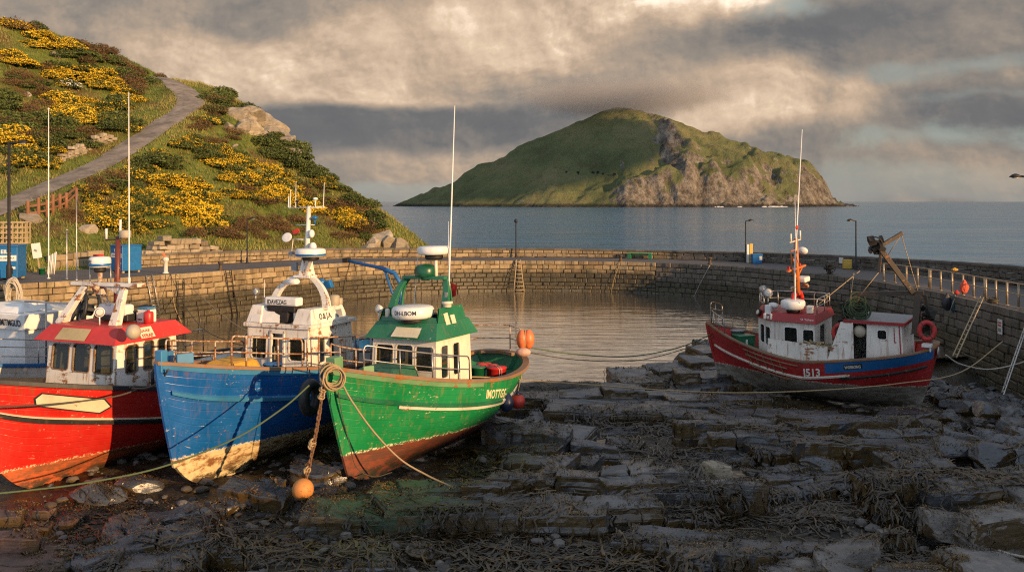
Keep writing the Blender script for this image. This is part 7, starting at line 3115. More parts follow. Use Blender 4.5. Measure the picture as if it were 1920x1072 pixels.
scatter([(560, 330), (600, 325), (640, 365), (620, 370)], 8, ['brown', 'some'], .6, .9)
scatter([(130, 395), (180, 400), (170, 430), (120, 425)], 9, ['brown'], .5, .9)
# skyline
for px, py in ((70, 50), (110, 62), (140, 74), (175, 92), (215, 108), (250, 126), (270, 132), (300, 140), (332, 142), (432, 186), (500, 228), (546, 282), (565, 296), (615, 332), (640, 352), (668, 374), (705, 404)):
    bush(px, py + 4, rp.choice(['brown', 'green', 'green']), rp.uniform(.5, 1.0))


def make_grass():
    r = random.Random(5)
    mb = MB()
    n = 0
    while n < 46000:
        y = r.uniform(50, 124)
        x = r.uniform(-78, -4)
        if abs(x) / y > .66:
            continue
        if np.hypot(ROADC[:, 0] - x, ROADC[:, 1] - y).min() < 1.35 or land_side(x, y) < .5:
            n += .2
            continue
        h, nr = on_hill(x, y)
        if h is None:
            continue
        n += 1
        tone = .5 + .9 * fbm(x * .13, y * .13, 4.0, 4) + r.uniform(-.2, .2)
        ht = r.uniform(.14, .36) * (1.3 if tone > .7 else 1)
        for k in range(4):
            a = r.random() * 6.3
            w = r.uniform(.016, .038)
            lean = Vector((r.gauss(0, .35) - .1, r.gauss(0, .3), 1)) * ht
            p = h + Vector((r.gauss(0, .14), r.gauss(0, .14), -.04))
            s = Vector((math.cos(a), math.sin(a), 0)) * w
            mb.add([p - s, p + s, p + lean], [(0, 1, 2)], a=min(1, max(0, tone + r.uniform(-.1, .1))))
    tag(mb.build('grass', M['grass_blade']), 'tussocky green and straw-coloured grass on the hillside', 'grass', kind='stuff')


make_grass()

# bare rock of the headland: separate stones one can tell apart
OUT = [boulder_mesh(500 + i, .9, 'outcrop') for i in range(5)]
for me in OUT:
    me.materials.append(M['cliff'])


def outcrop(px, py, s, label, group, sx=1.2, tilt=.3):
    h = hill_px(px, py)
    if h is None:
        return
    o = bpy.data.objects.new('rock_outcrop', OUT[rp.randrange(5)])
    COL.objects.link(o)
    o.location = h
    o.scale = (s * sx, s, s * .95)
    o.rotation_euler = (rp.uniform(-tilt, tilt), rp.uniform(-tilt, tilt), rp.random() * 6.3)
    tag(o, label, 'rock', group)


for px, py, s in ((438, 215, 1.4), (455, 222, 1.6), (472, 222, 2.0), (490, 228, 2.0), (505, 240, 2.2), (520, 255, 1.9), (530, 268, 1.7), (543, 285, 1.3), (470, 243, 1.5), (450, 240, 1.2), (428, 240, .9), (495, 252, 1.4)):
    outcrop(px, py, s, 'pale crag rock on the crest of the hill to the right of the road', 'crag rocks on the hill crest')
for px, py, s in ((105, 105, .7), (48, 180, .55), (165, 430, .65), (190, 400, .6), (60, 412, .9), (440, 275, .4), (690, 425, .4)):
    outcrop(px, py, s, 'small pale stone showing through the grass of the hillside', 'loose stones on the hillside')
for px, py, s in ((700, 458, 1.0), (715, 450, 1.4), (730, 455, 1.5), (745, 462, 1.3), (757, 468, 1.0), (690, 465, .8)):
    outcrop(px, py, s, 'jagged rock at the seaward foot of the hill behind the parapet', 'rocks at the seaward foot of the hill', 1.0)


# dry stone walls
def stone_wall(p0, p1, heights, label, stone=.42, thick=.5, seedv=1, mat='rubble', coursed=False):
    rnd = random.Random(seedv)
    p0, p1 = Vector(p0), Vector(p1)
    d = p1 - p0
    L = math.hypot(d.x, d.y)
    u = Vector((d.x, d.y, 0)).normalized()
    n = Vector((u.y, -u.x, 0))
    if n.y > 0:
        n = -n
    mb = MB()
    z = -.3
    row = 0
    hmax = max(heights)
    while z < hmax:
        h = stone * rnd.uniform(.55, .95)
        s = -rnd.random() * stone
        while s < L:
            w = stone * rnd.uniform(.7, 1.9)
            m = s + w / 2
            if 0 <= m <= L and z + h * .7 < float(np.interp(m / L, np.linspace(0, 1, len(heights)), heights)):
                g = h * rnd.uniform(.85, 1.02)
                base = p0 + u * m + Vector((0, 0, d.z * m / L + z + h / 2))
                dep = rnd.uniform(-.05, .05) if not coursed else rnd.uniform(-.015, .015)
                rr = Matrix((u, -n, Vector((0, 0, 1)))).transposed() @ Matrix.Rotation(rnd.gauss(0, .015 if coursed else .07), 3, 'Y')
                hw, hd, hh = w * .49, thick / 2, g * .49
                c = min(.05, hh * .3)
                vs = []
                for yy, ins in ((hd, 0), (-hd + c, 0), (-hd, c)):
                    for sx, sz in ((-1, -1), (1, -1), (1, 1), (-1, 1)):
                        j = 0 if coursed else rnd.uniform(-.035, .035)
                        vs.append(base + n * dep + rr @ Vector((sx * (hw - ins + j), yy, sz * (hh - ins + j))))
                fs = [(0, 4, 5, 1), (1, 5, 6, 2), (2, 6, 7, 3), (3, 7, 4, 0), (4, 8, 9, 5), (5, 9, 10, 6), (6, 10, 11, 7), (7, 11, 8, 4), (8, 11, 10, 9)]
                mb.add(vs, [f[::-1] for f in fs], a=min(1, max(0, rnd.gauss(.5, .3))))
            s += w
        z += h
        row += 1
    o = mb.build('stone_wall', M[mat])
    return tag(o, label, 'wall')


def along_quay(px, out):
    s_ = quay_s(px, 20, 120)
    x, y, z, w, n = quay_at(s_, quay_at(s_)[3] + out)
    return Vector((x, y, z - .1))


stone_wall(along_quay(392, .35), along_quay(450, .35), [.6, 1.3, 1.9, 2.2], 'pale random-stone retaining wall behind the parapet, left piece', .46, .8, 3)
stone_wall(along_quay(450, .35), along_quay(505, .35), [2.2, 2.3, 2.1, 2.2], 'pale random-stone retaining wall behind the lamp post below the gorse', .46, .8, 4)
stone_wall(along_quay(505, .35), along_quay(562, .35), [2.1, 1.7, 1.5, .9, .7], 'pale random-stone retaining wall behind the parapet, right piece tapering off', .46, .8, 9)
stone_wall(PX(96, 512, 59.0), PX(190, 501, 61.5), [1.3, 1.45, 1.5, 1.5, 1.4, .9], 'squared-stone wall on the quay between the two blue containers', .62, .6, 5, 'parapet', True)
stone_wall(PX(268, 500, 62.5), PX(372, 493, 66.0), [1.4, .9, 1.5, .8, .7, .9], 'tumbled low stone wall between the right blue container and the parapet', .42, .7, 6)
stone_wall(hill_px(112, 302) or PX(112, 302, 77), hill_px(160, 283) or PX(160, 283, 80), [.4, .7, .8, .7], 'short dry stone wall on the uphill side of the road, lower piece', .42, .5, 7)
stone_wall(hill_px(164, 279) or PX(160, 283, 80), hill_px(212, 262) or PX(212, 262, 83), [.7, 1.0, .9, .5], 'short dry stone wall on the uphill side of the road, upper piece', .42, .5, 8)

# ------------------------------------------------------------------ things on the quay
def deck_pt(px, off):
    """point on the walkway, off metres outwards from the basin edge, showing at photo column px"""
    best = None
    for s in np.arange(quay_s(px) - 22, quay_s(px) + 22, .1):
        x, y, z, w, n = quay_at(s, off)
        e = abs(960 + FPX * x / y - px)
        if best is None or e < best[0]:
            best = (e, Vector((x, y, z + .02)), n, s)
    return best[1:]


def lamp_post(px, off, top, label, arm=.5, dirn=1, mat='iron', r=.055, group=None, pt=None):
    p = pt or deck_pt(px, off)[0]
    h = CAM_H - (top - 378) / FPX * p.y - p.z
    e = empty('street_lamp', label, 'lamp post', p, (0, 0, 0), group)
    mb = MB()
    mb.lathe([(r * 2.4, 0), (r * 2.4, .05), (r * 1.7, .08), (r * 1.6, h * .12), (r, h * .13), (r * .85, h), (.005, h + .02)], None, 12)
    mb.build('pole', M[mat], e)
    if arm:
        mb = MB()
        mb.tube([(0, 0, h - .05), (dirn * arm * .4, 0, h + .02), (dirn * arm * .7, 0, h + .03)], r * .6, 8)
        mb.build('arm', M[mat], e)
        mb = MB()
        c = Vector((dirn * arm, 0, h + .03))
        mb.lathe([(.03, .12), (.12, .08), (.22, -.02), (.20, -.04), (.005, -.035)], Matrix.Translation(c) @ Matrix.Diagonal((1.25, .8, 1, 1)), 14)
        hd = mb.build('lamp_head', M[mat], e)
        mb = MB()
        mb.lathe([(.15, -.045), (.10, -.085), (.005, -.09)], Matrix.Translation(c) @ Matrix.Diagonal((1.25, .8, 1, 1)), 12)
        mb.build('lens', M['lens'], hd)
    else:
        mb = MB()
        mb.lathe([(.05, 0), (.13, .06), (.16, .18), (.13, .3), (.04, .36), (.005, .38)], Matrix.Translation((0, 0, h)), 12)
        mb.build('lamp_head', M[mat], e)
    return e


lamp_post(18, 1.0, 268, 'tall black lamp post at the left edge beside the blue container', .75, 1, r=.085)
lamp_post(463, 5.2, 410, 'black lamp post in front of the pale retaining wall below the gorse', .42, 1)
lamp_post(967, 4.2, 418, 'thin lamp post with a round head alone on the middle of the far quay', 0)
lamp_post(1397, 4.4, 414, 'thin dark lamp post next to the yellow post on the far right quay', .42, 1)
lamp_post(1605, 5.0, 414, 'lamp post with its head turned left, on the quay behind the dark red boat', .42, -1)
lamp_post(1932, .9, 332, 'lamp post whose dark head reaches in at the right edge of the view', .65, -1, r=.08)


def flag_pole(px, off, top, label, r=.03, mat='plastic_white', name='flag_pole'):
    p = deck_pt(px, off)[0]
    h = CAM_H - (top - 378) / FPX * p.y - p.z
    mb = MB()
    mb.lathe([(.10, 0), (.10, .03), (r, .05), (r, h * .5), (r * .6, h), (.003, h + .01)], Matrix.Translation(p), 10)
    mb.lathe([(r * 1.8, h), (r * 1.8, h + .06), (.003, h + .08)], Matrix.Translation(p), 8)
    return tag(mb.build(name, M[mat]), label, 'pole')


flag_pole(91, 2.2, 205, 'tall thin white flagpole on the left quay near the tilted notice board', .032)
flag_pole(124, 1.2, 432, 'short grey pole on the left quay edge behind the bright red boat', .045, 'steel', 'mooring_pole')


def container(px, off, w, d, h, rot, label, words):
    p, n, s = deck_pt(px, off)
    e = empty('storage_container', label, 'container', p, (0, 0, rot))
    mb = MB()
    mb.box((0, 0, .12 + h / 2), (w, d, h))
    o = mb.build('body', M['plastic_blue'], e, .03)
    mb = MB()
    mb.box((0, 0, h + .16), (w + .06, d + .06, .08))
    mb.build('lid', M['plastic_blue'], e, .02)
    for sx in (-1, 1):
        for sy in (-1, 1):
            mb = MB()
            mb.box((sx * (w / 2 - .14), sy * (d / 2 - .14), .06), (.14, .14, .12))
            mb.build('foot', M['wood'], e)
    mb = MB()
    for z in (.35, .62, 1.2):
        mb.box((-w / 2 - .008, -d * .25, z), (.02, .10, .10))
        mb.box((-w / 2 - .006, 0, z - .1), (.016, d * .9, .025))
    mb.build('hinge', M['iron'], e)
    mb = MB()
    yy = -d / 2 - .004
    mb.panel((-w * .42, yy, h * .62), (w * .46, yy, h * .62), (w * .46, yy, h * .80), (-w * .42, yy, h * .80), (), .01)
    lb = mb.build('label_plate', M['sign_white'], e)
    mb = MB()
    mb.panel((w * .10, yy, h * .36), (w * .42, yy, h * .36), (w * .42, yy, h * .43), (w * .10, yy, h * .43), (), .01)
    mb.build('sticker', M['sign_white'], e)
    lettering(words[0], flat_fn((-w * .18, yy - .004, h * .86), (1, 0, 0), (0, 0, 1)), M['letter_white'], e, w * .42, h * .12, .03)
    lettering(words[1], flat_fn((-w * .34, yy - .008, h * .68), (1, 0, 0), (0, 0, 1)), M['letter_blue'], lb, w * .72, h * .055, .01)
    mb = MB()
    mb.box((w * .30, yy - .02, h * .30), (.05, .05, .35))
    mb.build('handle', M['iron'], e)
    return e


container(20, 3.2, 1.25, 1.6, 1.72, R(12), 'blue storage container at the left edge behind the tall black lamp post', ('EIL2', 'TIRUMIWAA'))
container(236, 3.6, 1.25, 1.35, 1.52, R(-34), 'blue storage container standing free on the left quay behind the red mast', ('EIE', 'TERUMAGO'))


def lattice(px, py, Y, w, h, label):
    p = PX(px, py, Y)
    e = empty('lattice_crate', label, 'crate', p, (0, 0, R(8)))
    for yy in (0, .5):
        mb = MB()
        for i in range(7):
            mb.box((-w / 2 + w * i / 6, yy, h / 2), (.07, .04, h))
        for i in range(5):
            mb.box((0, yy - .03, .04 + (h - .08) * i / 4), (w, .03, .08))
        mb.build('lattice_side', M['wood'], e)
    mb = MB()
    for i in range(4):
        mb.box((-w / 2 + w * i / 3, .25, h * .98), (.08, .5, .03))
        mb.box((-w / 2 + w * i / 3, .25, .02), (.08, .5, .03))
    mb.build('slats', M['wood'], e)


lattice(24, 457, 57.5, 1.7, 1.4, 'weathered wooden lattice crate above the left blue container')


def notice_board():
    p = deck_pt(75, 6.8)[0]
    e = empty('notice_board', 'white notice board tilted on its post by the squared-stone wall', 'sign', p, (0, R(-8), R(10)))
    mb = MB()
    mb.box((0, 0, .6), (.08, .08, 1.2))
    mb.build('post', M['wood'], e)
    mb = MB()
    mb.box((0, -.06, 1.4), (.52, .04, .92))
    mb.build('board', M['sign_white'], e, .01)
    mb = MB()
    mb.box((-.05, -.088, 1.42), (.18, .012, .12), Matrix.Rotation(.6, 3, 'Y'))
    mb.build('motif', M['plastic_grey'], e)


notice_board()


def bucket(p, r, h, mat, label, cat='bucket', name='bucket', hand=True):
    e = empty(name, label, cat, p)
    mb = MB()
    mb.lathe([(r * .8, 0), (r, h), (r * 1.06, h), (r * 1.06, h * .94), (r * .98, h * .93)], None, 16)
    mb.lathe([(r * .92, h * .98), (r * .9, h * .9), (.004, h * .9)], None, 16)
    mb.build('body', M[mat], e)
    if hand:
        mb = MB()
        mb.tube([(r * math.cos(a), 0, h + r * .9 * math.sin(a)) for a in np.linspace(0, math.pi, 10)], .012, 6)
        mb.build('handle', M['steel'], e)
    return e


bucket(deck_pt(80, 5.6)[0], .20, .36, 'plastic_green', 'small green bucket on the left quay by the white pipes')


def pipes():
    p = deck_pt(89, 5.8)[0]
    mb = MB()
    for k in range(5):
        a = p + Vector((.10 * k, .05 * (k % 2), 0))
        mb.tube([a, a + Vector((.06, .12, 1.1 + .06 * k))], .04, 8)
    tag(mb.build('pipe_bundle', M['plastic_white']), 'bundle of white pipes leaning on the squared-stone wall', 'pipes')


pipes()


def post_fence():
    e = None
    pts = [(52, 412, 66.8), (72, 409, 67.6), (88, 406, 68.6), (99, 402, 69.4), (112, 396, 70.2), (124, 391, 71.2), (143, 374, 74)]
    pos = []
    for px, py, Y in pts:
        h = hill_px(px, py)
        pos.append(h if h is not None else PX(px, py, Y))
    e = empty('post_fence', 'short fence of stout brown wooden posts beside the lower road', 'fence', pos[0])
    for i, p in enumerate(pos):
        mb = MB()
        q = p - pos[0]
        hgt = (1.35, 1.5, 1.25, 1.5, 1.3, 1.2, .9)[i]
        mb.tube([q - Vector((0, 0, .3)), q + Vector((0, 0, hgt - .02)), q + Vector((0, 0, hgt))], [.14, .13, .11], 8)
        mb.build('post', M['wood_post'], e)
    for z in (.45, .95):
        mb = MB()
        for i in range(len(pos) - 1):
            mb.bar(pos[i] - pos[0] + Vector((0, 0, z)), pos[i + 1] - pos[0] + Vector((0, 0, z)), .06, .14)
        mb.build('rail', M['wood_post'], e)


post_fence()


def bench():
    p, n, s = deck_pt(1200, 4.2)
    a = math.atan2(n.y, n.x) - math.pi / 2
    e = empty('bench', 'green backless bench with a pale top against the far quay parapet', 'bench', p, (0, 0, a))
    mb = MB()
    mb.box((0, 0, .50), (2.2, .46, .08))
    mb.build('seat', M['green_pale'], e, .01)
    for sx in (-1, 1):
        mb = MB()
        mb.box((sx * .92, 0, .23), (.30, .40, .46))
        mb.build('leg', M['green'], e, .02)
    mb = MB()
    mb.box((0, 0, .38), (1.6, .06, .12))
    mb.build('stretcher', M['green'], e)


bench()


def quay_bits():
    p = deck_pt(1405, 4.2)[0]
    e = empty('marker_post', 'yellow-topped white post beside the lamp post on the far right quay', 'post', p)
    mb = MB()
    mb.box((-.12, 0, .75), (.18, .2, 1.5))
    mb.build('white_side', M['plastic_white'], e, .02)
    mb = MB()
    mb.box((.13, 0, .78), (.26, .24, 1.56))
    mb.build('yellow_side', M['yellow_paint'], e, .02)
    p = deck_pt(1418, 4.0)[0]
    e = empty('litter_bin', 'blue litter bin with a small poster beside the yellow post', 'bin', p)
    mb = MB()
    mb.prism([(-.36, -.3), (.36, -.3), (.36, .3), (-.36, .3)], 0, .68, top=[(-.40, -.34), (.40, -.34), (.40, .34), (-.40, .34)])
    mb.build('body', M['plastic_blue'], e, .02)
    mb = MB()
    mb.box((0, 0, .73), (.84, .72, .10))
    mb.build('lid', M['plastic_blue'], e, .03)
    mb = MB()
    mb.box((.24, -.34, .45), (.22, .02, .3))
    mb.build('poster', M['sign_white'], e)
    p, n, s = deck_pt(1576, 6.02)
    q = deck_pt(1576, float(quay_at(s)[3]) - .62)[0]
    mb = MB()
    mb.box(q + Vector((0, -.01, .55)), (.42, .02, .42), Matrix.Rotation(math.atan2(n.y, n.x) - math.pi / 2, 3, 'Z'))
    tag(mb.build('wall_notice', M['sign_white']), 'small white notice on the shaded parapet behind the dark red boat', 'sign')
    q = deck_pt(1589, 5.0)[0]
    mb = MB()
    mb.box(q + Vector((0, 0, .33)), (.55, .4, .62))
    mb.box(q + Vector((0, 0, .66)), (.6, .45, .06))
    tag(mb.build('grit_box', M['yellow_paint'], None, .02), 'dull yellow grit box against the shaded parapet', 'box')
    # sign on the right quay wall
    s = quay_s(1880, 90)
    x, y, z, w, n = quay_at(s, -.13)
    rot = Matrix.Rotation(math.atan2(n.y, n.x) - math.pi / 2, 4, 'Z')
    e = empty('warning_sign', 'white warning sign with red print fixed to the right quay wall', 'sign', (x, y, z - .85), (0, 0, math.atan2(n.y, n.x) - math.pi / 2))
    mb = MB()
    mb.box((0, 0, 0), (.5, .03, .66))
    mb.build('panel', M['sign_white'], e, .008)
    for zz in (.18, .06):
        mb = MB()
        mb.box((0, -.018, zz), (.36, .008, .07))
        mb.build('red_print', M['sign_red'], e)
    mb = MB()
    mb.box((0, -.018, -.14), (.34, .008, .16))
    mb.build('grey_print', M['plastic_grey'], e)
    # bollards
    for px, off, lab, top in ((66 + 245, .8, 'white bollard with an orange cap where two mooring ropes are tied on the left quay', 'orange'), (413, .7, 'low rusty bollard on the left quay edge by the dark ladder', None),
                              (1331, .7, 'small rusty bollard on the far quay where a rope hangs down', None), (1164, .6, 'small rusty bollard on the far quay left of the bench', None), (1556, .7, 'bollard wrapped in dark net on the quay behind the dark red boat', None)):
        p = deck_pt(px, off)[0]
        e = empty('bollard', lab, 'bollard', p)
        mb = MB()
        k = 1.0 if top else .55
        mb.lathe([(.20, 0), (.20, .05), (.12, .08), (.11, k * .7), (.18, k * .78), (.19, k * .9), (.10, k), (.004, k + .01)], None, 14)
        mb.build('body', M['white'] if top else M['gallows'], e)
        if top:
            mb = MB()
            mb.box((-.1, 0, k + .12), (.12, .1, .36), Matrix.Rotation(-.5, 3, 'Y'))
            mb.build('orange_cap', M['orange'], e, .02)


quay_bits()


def quay_railing():
    s0 = quay_s(1642, 95, 150)
    s1 = S_END - 12
    x, y, z, w, n = quay_at(s0, .55)
    o = Vector((x, y, z))
    e = empty('quay_railing', 'long galvanised steel railing along the right quay edge', 'railing', o)
    ss = list(np.arange(s0, s1, 1.28))
    P0 = []
    for s in ss:
        x, y, z, w, n = quay_at(s, .55)
        P0.append(Vector((x, y, z + .02)) - o)
    for i, p in enumerate(P0):
        mb = MB()
        r = .052
        mb.tube([p, p + Vector((0, 0, 1.08))], r, 8)
        mb.lathe([(.11, 0), (.11, .02), (.06, .03), (.06, .05)], Matrix.Translation(p), 10)
        if i % 5 == 4:
            q = p + (P0[min(i + 1, len(P0) - 1)] - p).normalized() * .16
            mb.tube([q, q + Vector((0, 0, 1.08))], r, 8)
        mb.build('post', M['steel_warm'], e)
    for hz in (1.08, .60):
        mb = MB()
        mb.tube([p + Vector((0, 0, hz)) for p in P0], .034 if hz > 1 else .026, 8)
        mb.build('rail', M['steel_warm'], e)


quay_railing()


def ladder(p, q, w, label, mat='steel', r=.022, n=None, spread=1.0, name='ladder', side=None):
    p, q = Vector(p), Vector(q)
    d = q - p
    s = side or Vector((-d.y, d.x, 0))
    s = Vector(s)
    if s.length < 1e-3 or abs(d.z) > d.length * .9:
        s = Vector(side) if side else Vector((1, 0, 0))
    s.normalize()
    e = empty(name, label, 'ladder', p)
    n = n or int(d.length / .29)
    for k in (-1, 1):
        mb = MB()
        mb.tube([s * k * w / 2, d + s * k * w / 2 * spread], r, 6)
        mb.build('stile', M[mat], e)
    mb = MB()
    for i in range(n):
        f = (i + .6) / n
        ww = lerp(w, w * spread, f)
        mb.tube([d * f - s * ww / 2, d * f + s * ww / 2], r * .75, 6)
    mb.build('rungs', M[mat], e)
    return e


def wall_pt(px, drop, out=.14):
    s = quay_s(px)
    x, y, z, w, n = quay_at(s, -(out + .06 * drop))
    return Vector((x, y, z - drop)), Vector((n.y, -n.x, 0))


a, sd = wall_pt(276, -.05)
b_, _ = wall_pt(288, 2.4, .2)
ladder(a, b_, .42, 'pale aluminium ladder hung on the left quay wall behind the red cabin', 'steel', .028, 9, 1, side=sd)
a, sd = wall_pt(425, -.02)
b_, _ = wall_pt(437, 3.2, .1)
ladder(a, b_, .45, 'dark rusted iron ladder running down the left quay wall by the low bollard', 'iron', .032, 11, 1, side=sd)
a, sd = wall_pt(336, .4)
b_, _ = wall_pt(334, 3.2, .1)
ladder(a, b_, .45, 'weed-grown iron ladder low on the left quay wall between the two hanging ropes', 'iron', .03, 9, 1, side=sd)
a, sd = wall_pt(971, -.1, .2)
b_, _ = wall_pt(971, 2.5, .7)
ladder(a, b_, .30, 'wooden ladder wider at its foot leaning on the far quay wall', 'wood', .045, 8, 2.9, side=sd)
a, sd = wall_pt(1848, -.3, .16)
ladder(a, PX(1790, 668, 33.6), .36, 'rope-lashed ladder slanting down the right quay wall towards the dark red boat', 'wood', .026, 14, 1, side=(.1, 1, 0))
ladder(PX(1932, 588, 36.2), PX(1880, 738, 32.9), .42, 'grey ladder leaning on the right quay wall at the right edge', 'steel', .030, 14, 1, side=(.35, .9, 0))


# ------------------------------------------------------------------ ropes
def rope(pts, r, label, mat='rope', name='rope', cat='rope', sub=8, group=None):
    P_ = [tuple(p) for p in pts]
    if len(P_) == 2:
        line = [Vector(P_[0]).lerp(Vector(P_[1]), k / 10) for k in range(11)]
    else:
        line = [Vector(p) for p in catmull3(P_, sub)]
    mb = MB()
    mb.tube(line, r, 7)
    return tag(mb.build(name, M[mat]), label, cat, group)


def catmull3(pts, n=8):
    pts = [np.array(p, float) for p in pts]
    Q = [2 * pts[0] - pts[1]] + pts + [2 * pts[-1] - pts[-2]]
    out = []
    for i in range(1, len(Q) - 2):
        a, b, c, d = Q[i - 1:i + 3]
        for k in range(n):
            t = k / n
            out.append(.5 * ((2 * b) + (-a + c) * t + (2 * a - 5 * b + 4 * c - d) * t * t + (-a + 3 * b - 3 * c + d) * t ** 3))
    out.append(pts[-1])
    return out


rope([PX(-60, 930, 20.2), PX(60, 918, 20.6), PX(160, 905, 21.0), PX(300, 876, 21.5), PX(440, 822, 22.1), PX(530, 765, 22.6), PX(580, 722, 22.95)], .022, 'green mooring rope sagging across the red and blue bows', 'rope_green')
rope([PX(-40, 762, 22.2), PX(60, 760, 22.6), PX(150, 752, 23.0), PX(215, 743, 23.6), PX(262, 729, 24.6)], .022, 'dark rope lying across the blank name board of the bright red boat', 'rope_dark')
rope([PX(248, 728, 24.6), PX(275, 727, 24.2), PX(300, 715, 23.6), PX(316, 692, 23.1)], .026, 'short dark rope tying the blue stem head to the bright red boat', 'rope_dark')
rope([PX(640, 716, 23.0), PX(660, 752, 22.9), PX(700, 808, 22.85), PX(750, 860, 22.9), PX(800, 890, 22.9), PX(838, 908, 22.8), PX(868, 922, 22.5)], .024, 'brown rope from the green bow down to the algae-green ledge', 'rope')
rope([PX(634, 735, 22.95), PX(642, 780, 22.85), PX(655, 830, 22.8), PX(668, 875, 23.0), PX(700, 893, 23.2), PX(735, 885, 23.6)], .012, 'thin dark line looping down the green bow', 'rope_dark')
rope([PX(984, 650, 30.4), PX(1080, 664, 32), PX(1180, 668, 33.8), PX(1270, 652, 35.6), PX(1336, 626, 37.2)], .022, 'green mooring line from the green stern to the dark red bow', 'rope_green')
rope([PX(986, 660, 30.2), PX(1080, 674, 32), PX(1190, 676, 34), PX(1280, 655, 35.8), PX(1338, 632, 37.1)], .016, 'dark mooring line just below the green line from the green stern', 'rope_dark')
rope([PX(880, 706, 27.6), PX(940, 708, 28.6), PX(1010, 714, 29.2), PX(1120, 722, 29.8), PX(1260, 732, 30.3), PX(1400, 736, 30.7), PX(1560, 730, 31.0), PX(1690, 718, 31.2), PX(1800, 698, 31.8), PX(1880, 640, 34.5)], .020, 'long yellowish rope from the green quarter past the dark red hull', 'rope')
rope([PX(1773, 665, 32.0), PX(1800, 682, 32.4), PX(1850, 692, 33.2), PX(1900, 684, 34), PX(1960, 664, 35.5)], .024, 'thick pale rope from the dark red stern to the right quay', 'rope_white')
rope([PX(1725, 846, 26.5), PX(1716, 868, 26.0), PX(1728, 895, 25.6), PX(1716, 930, 25.2), PX(1724, 965, 24.5), PX(1712, 985, 24.0)], .020, 'short pale rope hanging over the weed-topped right ledge', 'rope_white')
rope([PX(1925, 848, 24.5), PX(1880, 868, 24.3), PX(1840, 878, 24.2), PX(1810, 886, 24.0)], .020, 'frayed rope lying on the weed-topped ledge at the right edge', 'rope_dark')
rope([PX(1940, 1022, 19.2), PX(1905, 1014, 19.1), PX(1875, 1012, 19.0), PX(1858, 1020, 18.9), PX(1880, 1034, 18.7), PX(1930, 1046, 18.6)], .030, 'thick rope looped over the big pale boulder in the bottom right corner', 'rope_white')
for i, (px, d0, px2, d1, out, lab, mat_, r) in enumerate(((322, -.02, 335, 3.0, .15, 'rope hanging straight from the orange-capped bollard into the water', 'rope', .02), (700 + 27, .05, 740, 2.4, .15, 'loose rope hanging down the far quay wall left of the wooden ladder', 'rope', .02),
                                                        (655, .0, 640, 2.6, .2, 'old weedy rope hanging down the quay wall behind the blue derrick', 'rope_dark', .03), (965, -.05, 950, 2.3, .2, 'dark slack rope beside the wooden ladder on the far quay', 'rope_dark', .025),
                                                        (1164, -.02, 1148, 2.5, .3, 'rope hanging from the far quay left of the bench', 'rope', .02), (1331, 0, 1308, 2.5, .3, 'rope hanging from the small bollard on the far quay right of the bench', 'rope_white', .02))):
    a, _ = wall_pt(px, d0, .05)
    b_, _ = wall_pt(px2, d1, out)
    m_ = (a * .45 + b_ * .55) + Vector((-.15, -.1, -.15))
    rope([a, m_, b_], r, lab, mat_)
a, _ = wall_pt(330, .0, .05)
rope([a, PX(365, 545, 54), PX(430, 600, 47), PX(480, 628, 41), PX(520, 642, 36)], .020, 'long mooring rope from the left quay out to the blue boat', 'rope')
a, _ = wall_pt(318, .0, .05)
rope([a, PX(345, 570, 52), PX(380, 615, 44), PX(430, 640, 37), PX(470, 650, 33)], .018, 'second mooring rope sagging lower from the left quay to the blue boat', 'rope_dark')
rope([PX(590, 470, 28.6), PX(612, 540, 28.6), PX(640, 604, 28.6)], .012, 'stay wire from the blue mast down to the side of its wheelhouse', 'rope_dark', 'stay_wire', 'wire')
rope([PX(1640, 640, 32.9), PX(1760, 610, 34), PX(1790, 560, 38)], .012, 'thin line from the dark red deckhouse up to the hung oilskins', 'rope_dark')


def chain():
    e = empty('mooring_chain', 'rust-brown weedy chain hanging from the green bow to the orange buoy', 'chain', PX(608, 710, 22.75))
    A, B = PX(608, 712, 22.75), PX(573, 902, 22.25)
    n = 34
    mb = MB()
    rnd = random.Random(2)
    for i in range(n):
        f = i / (n - 1)
        p = A.lerp(B, f) + Vector((.04 * math.sin(f * 3), 0, 0)) - A
        d = (B - A).normalized()
        k = .045 + rnd.uniform(-.006, .012)
        T = d.to_track_quat('X', 'Z').to_matrix().to_4x4() @ Matrix.Rotation((i % 2) * R(90) + rnd.uniform(-.3, .3), 4, 'X')
        mb.torus(p, k, .020 + rnd.uniform(0, .008), T, 10, 6, (1.25, .75))
    mb.build('links', M['weedy_chain'], e)
    mb = MB()
    for f in (.03, .10, .17, .62, .66, .9):
        p = A.lerp(B, f) - A
        for k in range(5):
            mb.torus(p + Vector((rnd.uniform(-.03, .03), 0, rnd.uniform(-.04, .04))), .055 + rnd.uniform(0, .025), .018, Matrix.Rotation(rnd.random() * 3, 4, (1, .3, .5)), 12, 6)
    mb.build('lashing', M['rope'], e)


chain()


def buoy(c, r, mat, label, sc=(1, 1, 1), cap=None, name='buoy', rotm=None, cat='buoy'):
    e = empty(name, label, cat, c)
    mb = MB()
    prof = [(max(.002, r * math.sin(math.pi * i / 16)), -r * math.cos(math.pi * i / 16)) for i in range(17)]
    T = (rotm or Matrix()) @ Matrix.Diagonal((*sc, 1))
    mb.lathe(prof, T, 22)
    mb.build('body', M[mat], e)
    if cap:
        mb = MB()
        mb.lathe([(r * .45, r * .86), (r * .28, r * 1.12), (r * .16, r * 1.38), (.004, r * 1.4)], T, 14)
        mb.build('neck', M[cap], e)
    return e


buoy(PX(568, 917, 22.2), .265, 'orange_worn', 'weathered orange ball buoy resting on rock at the end of the rusty chain')
# fenders on the port quarter of the green boat
cn = GB.on_hull(7.3, .75, 1, .24)
p1 = GB.world(cn)
q1 = PX(950, 752, p1.y - .1)


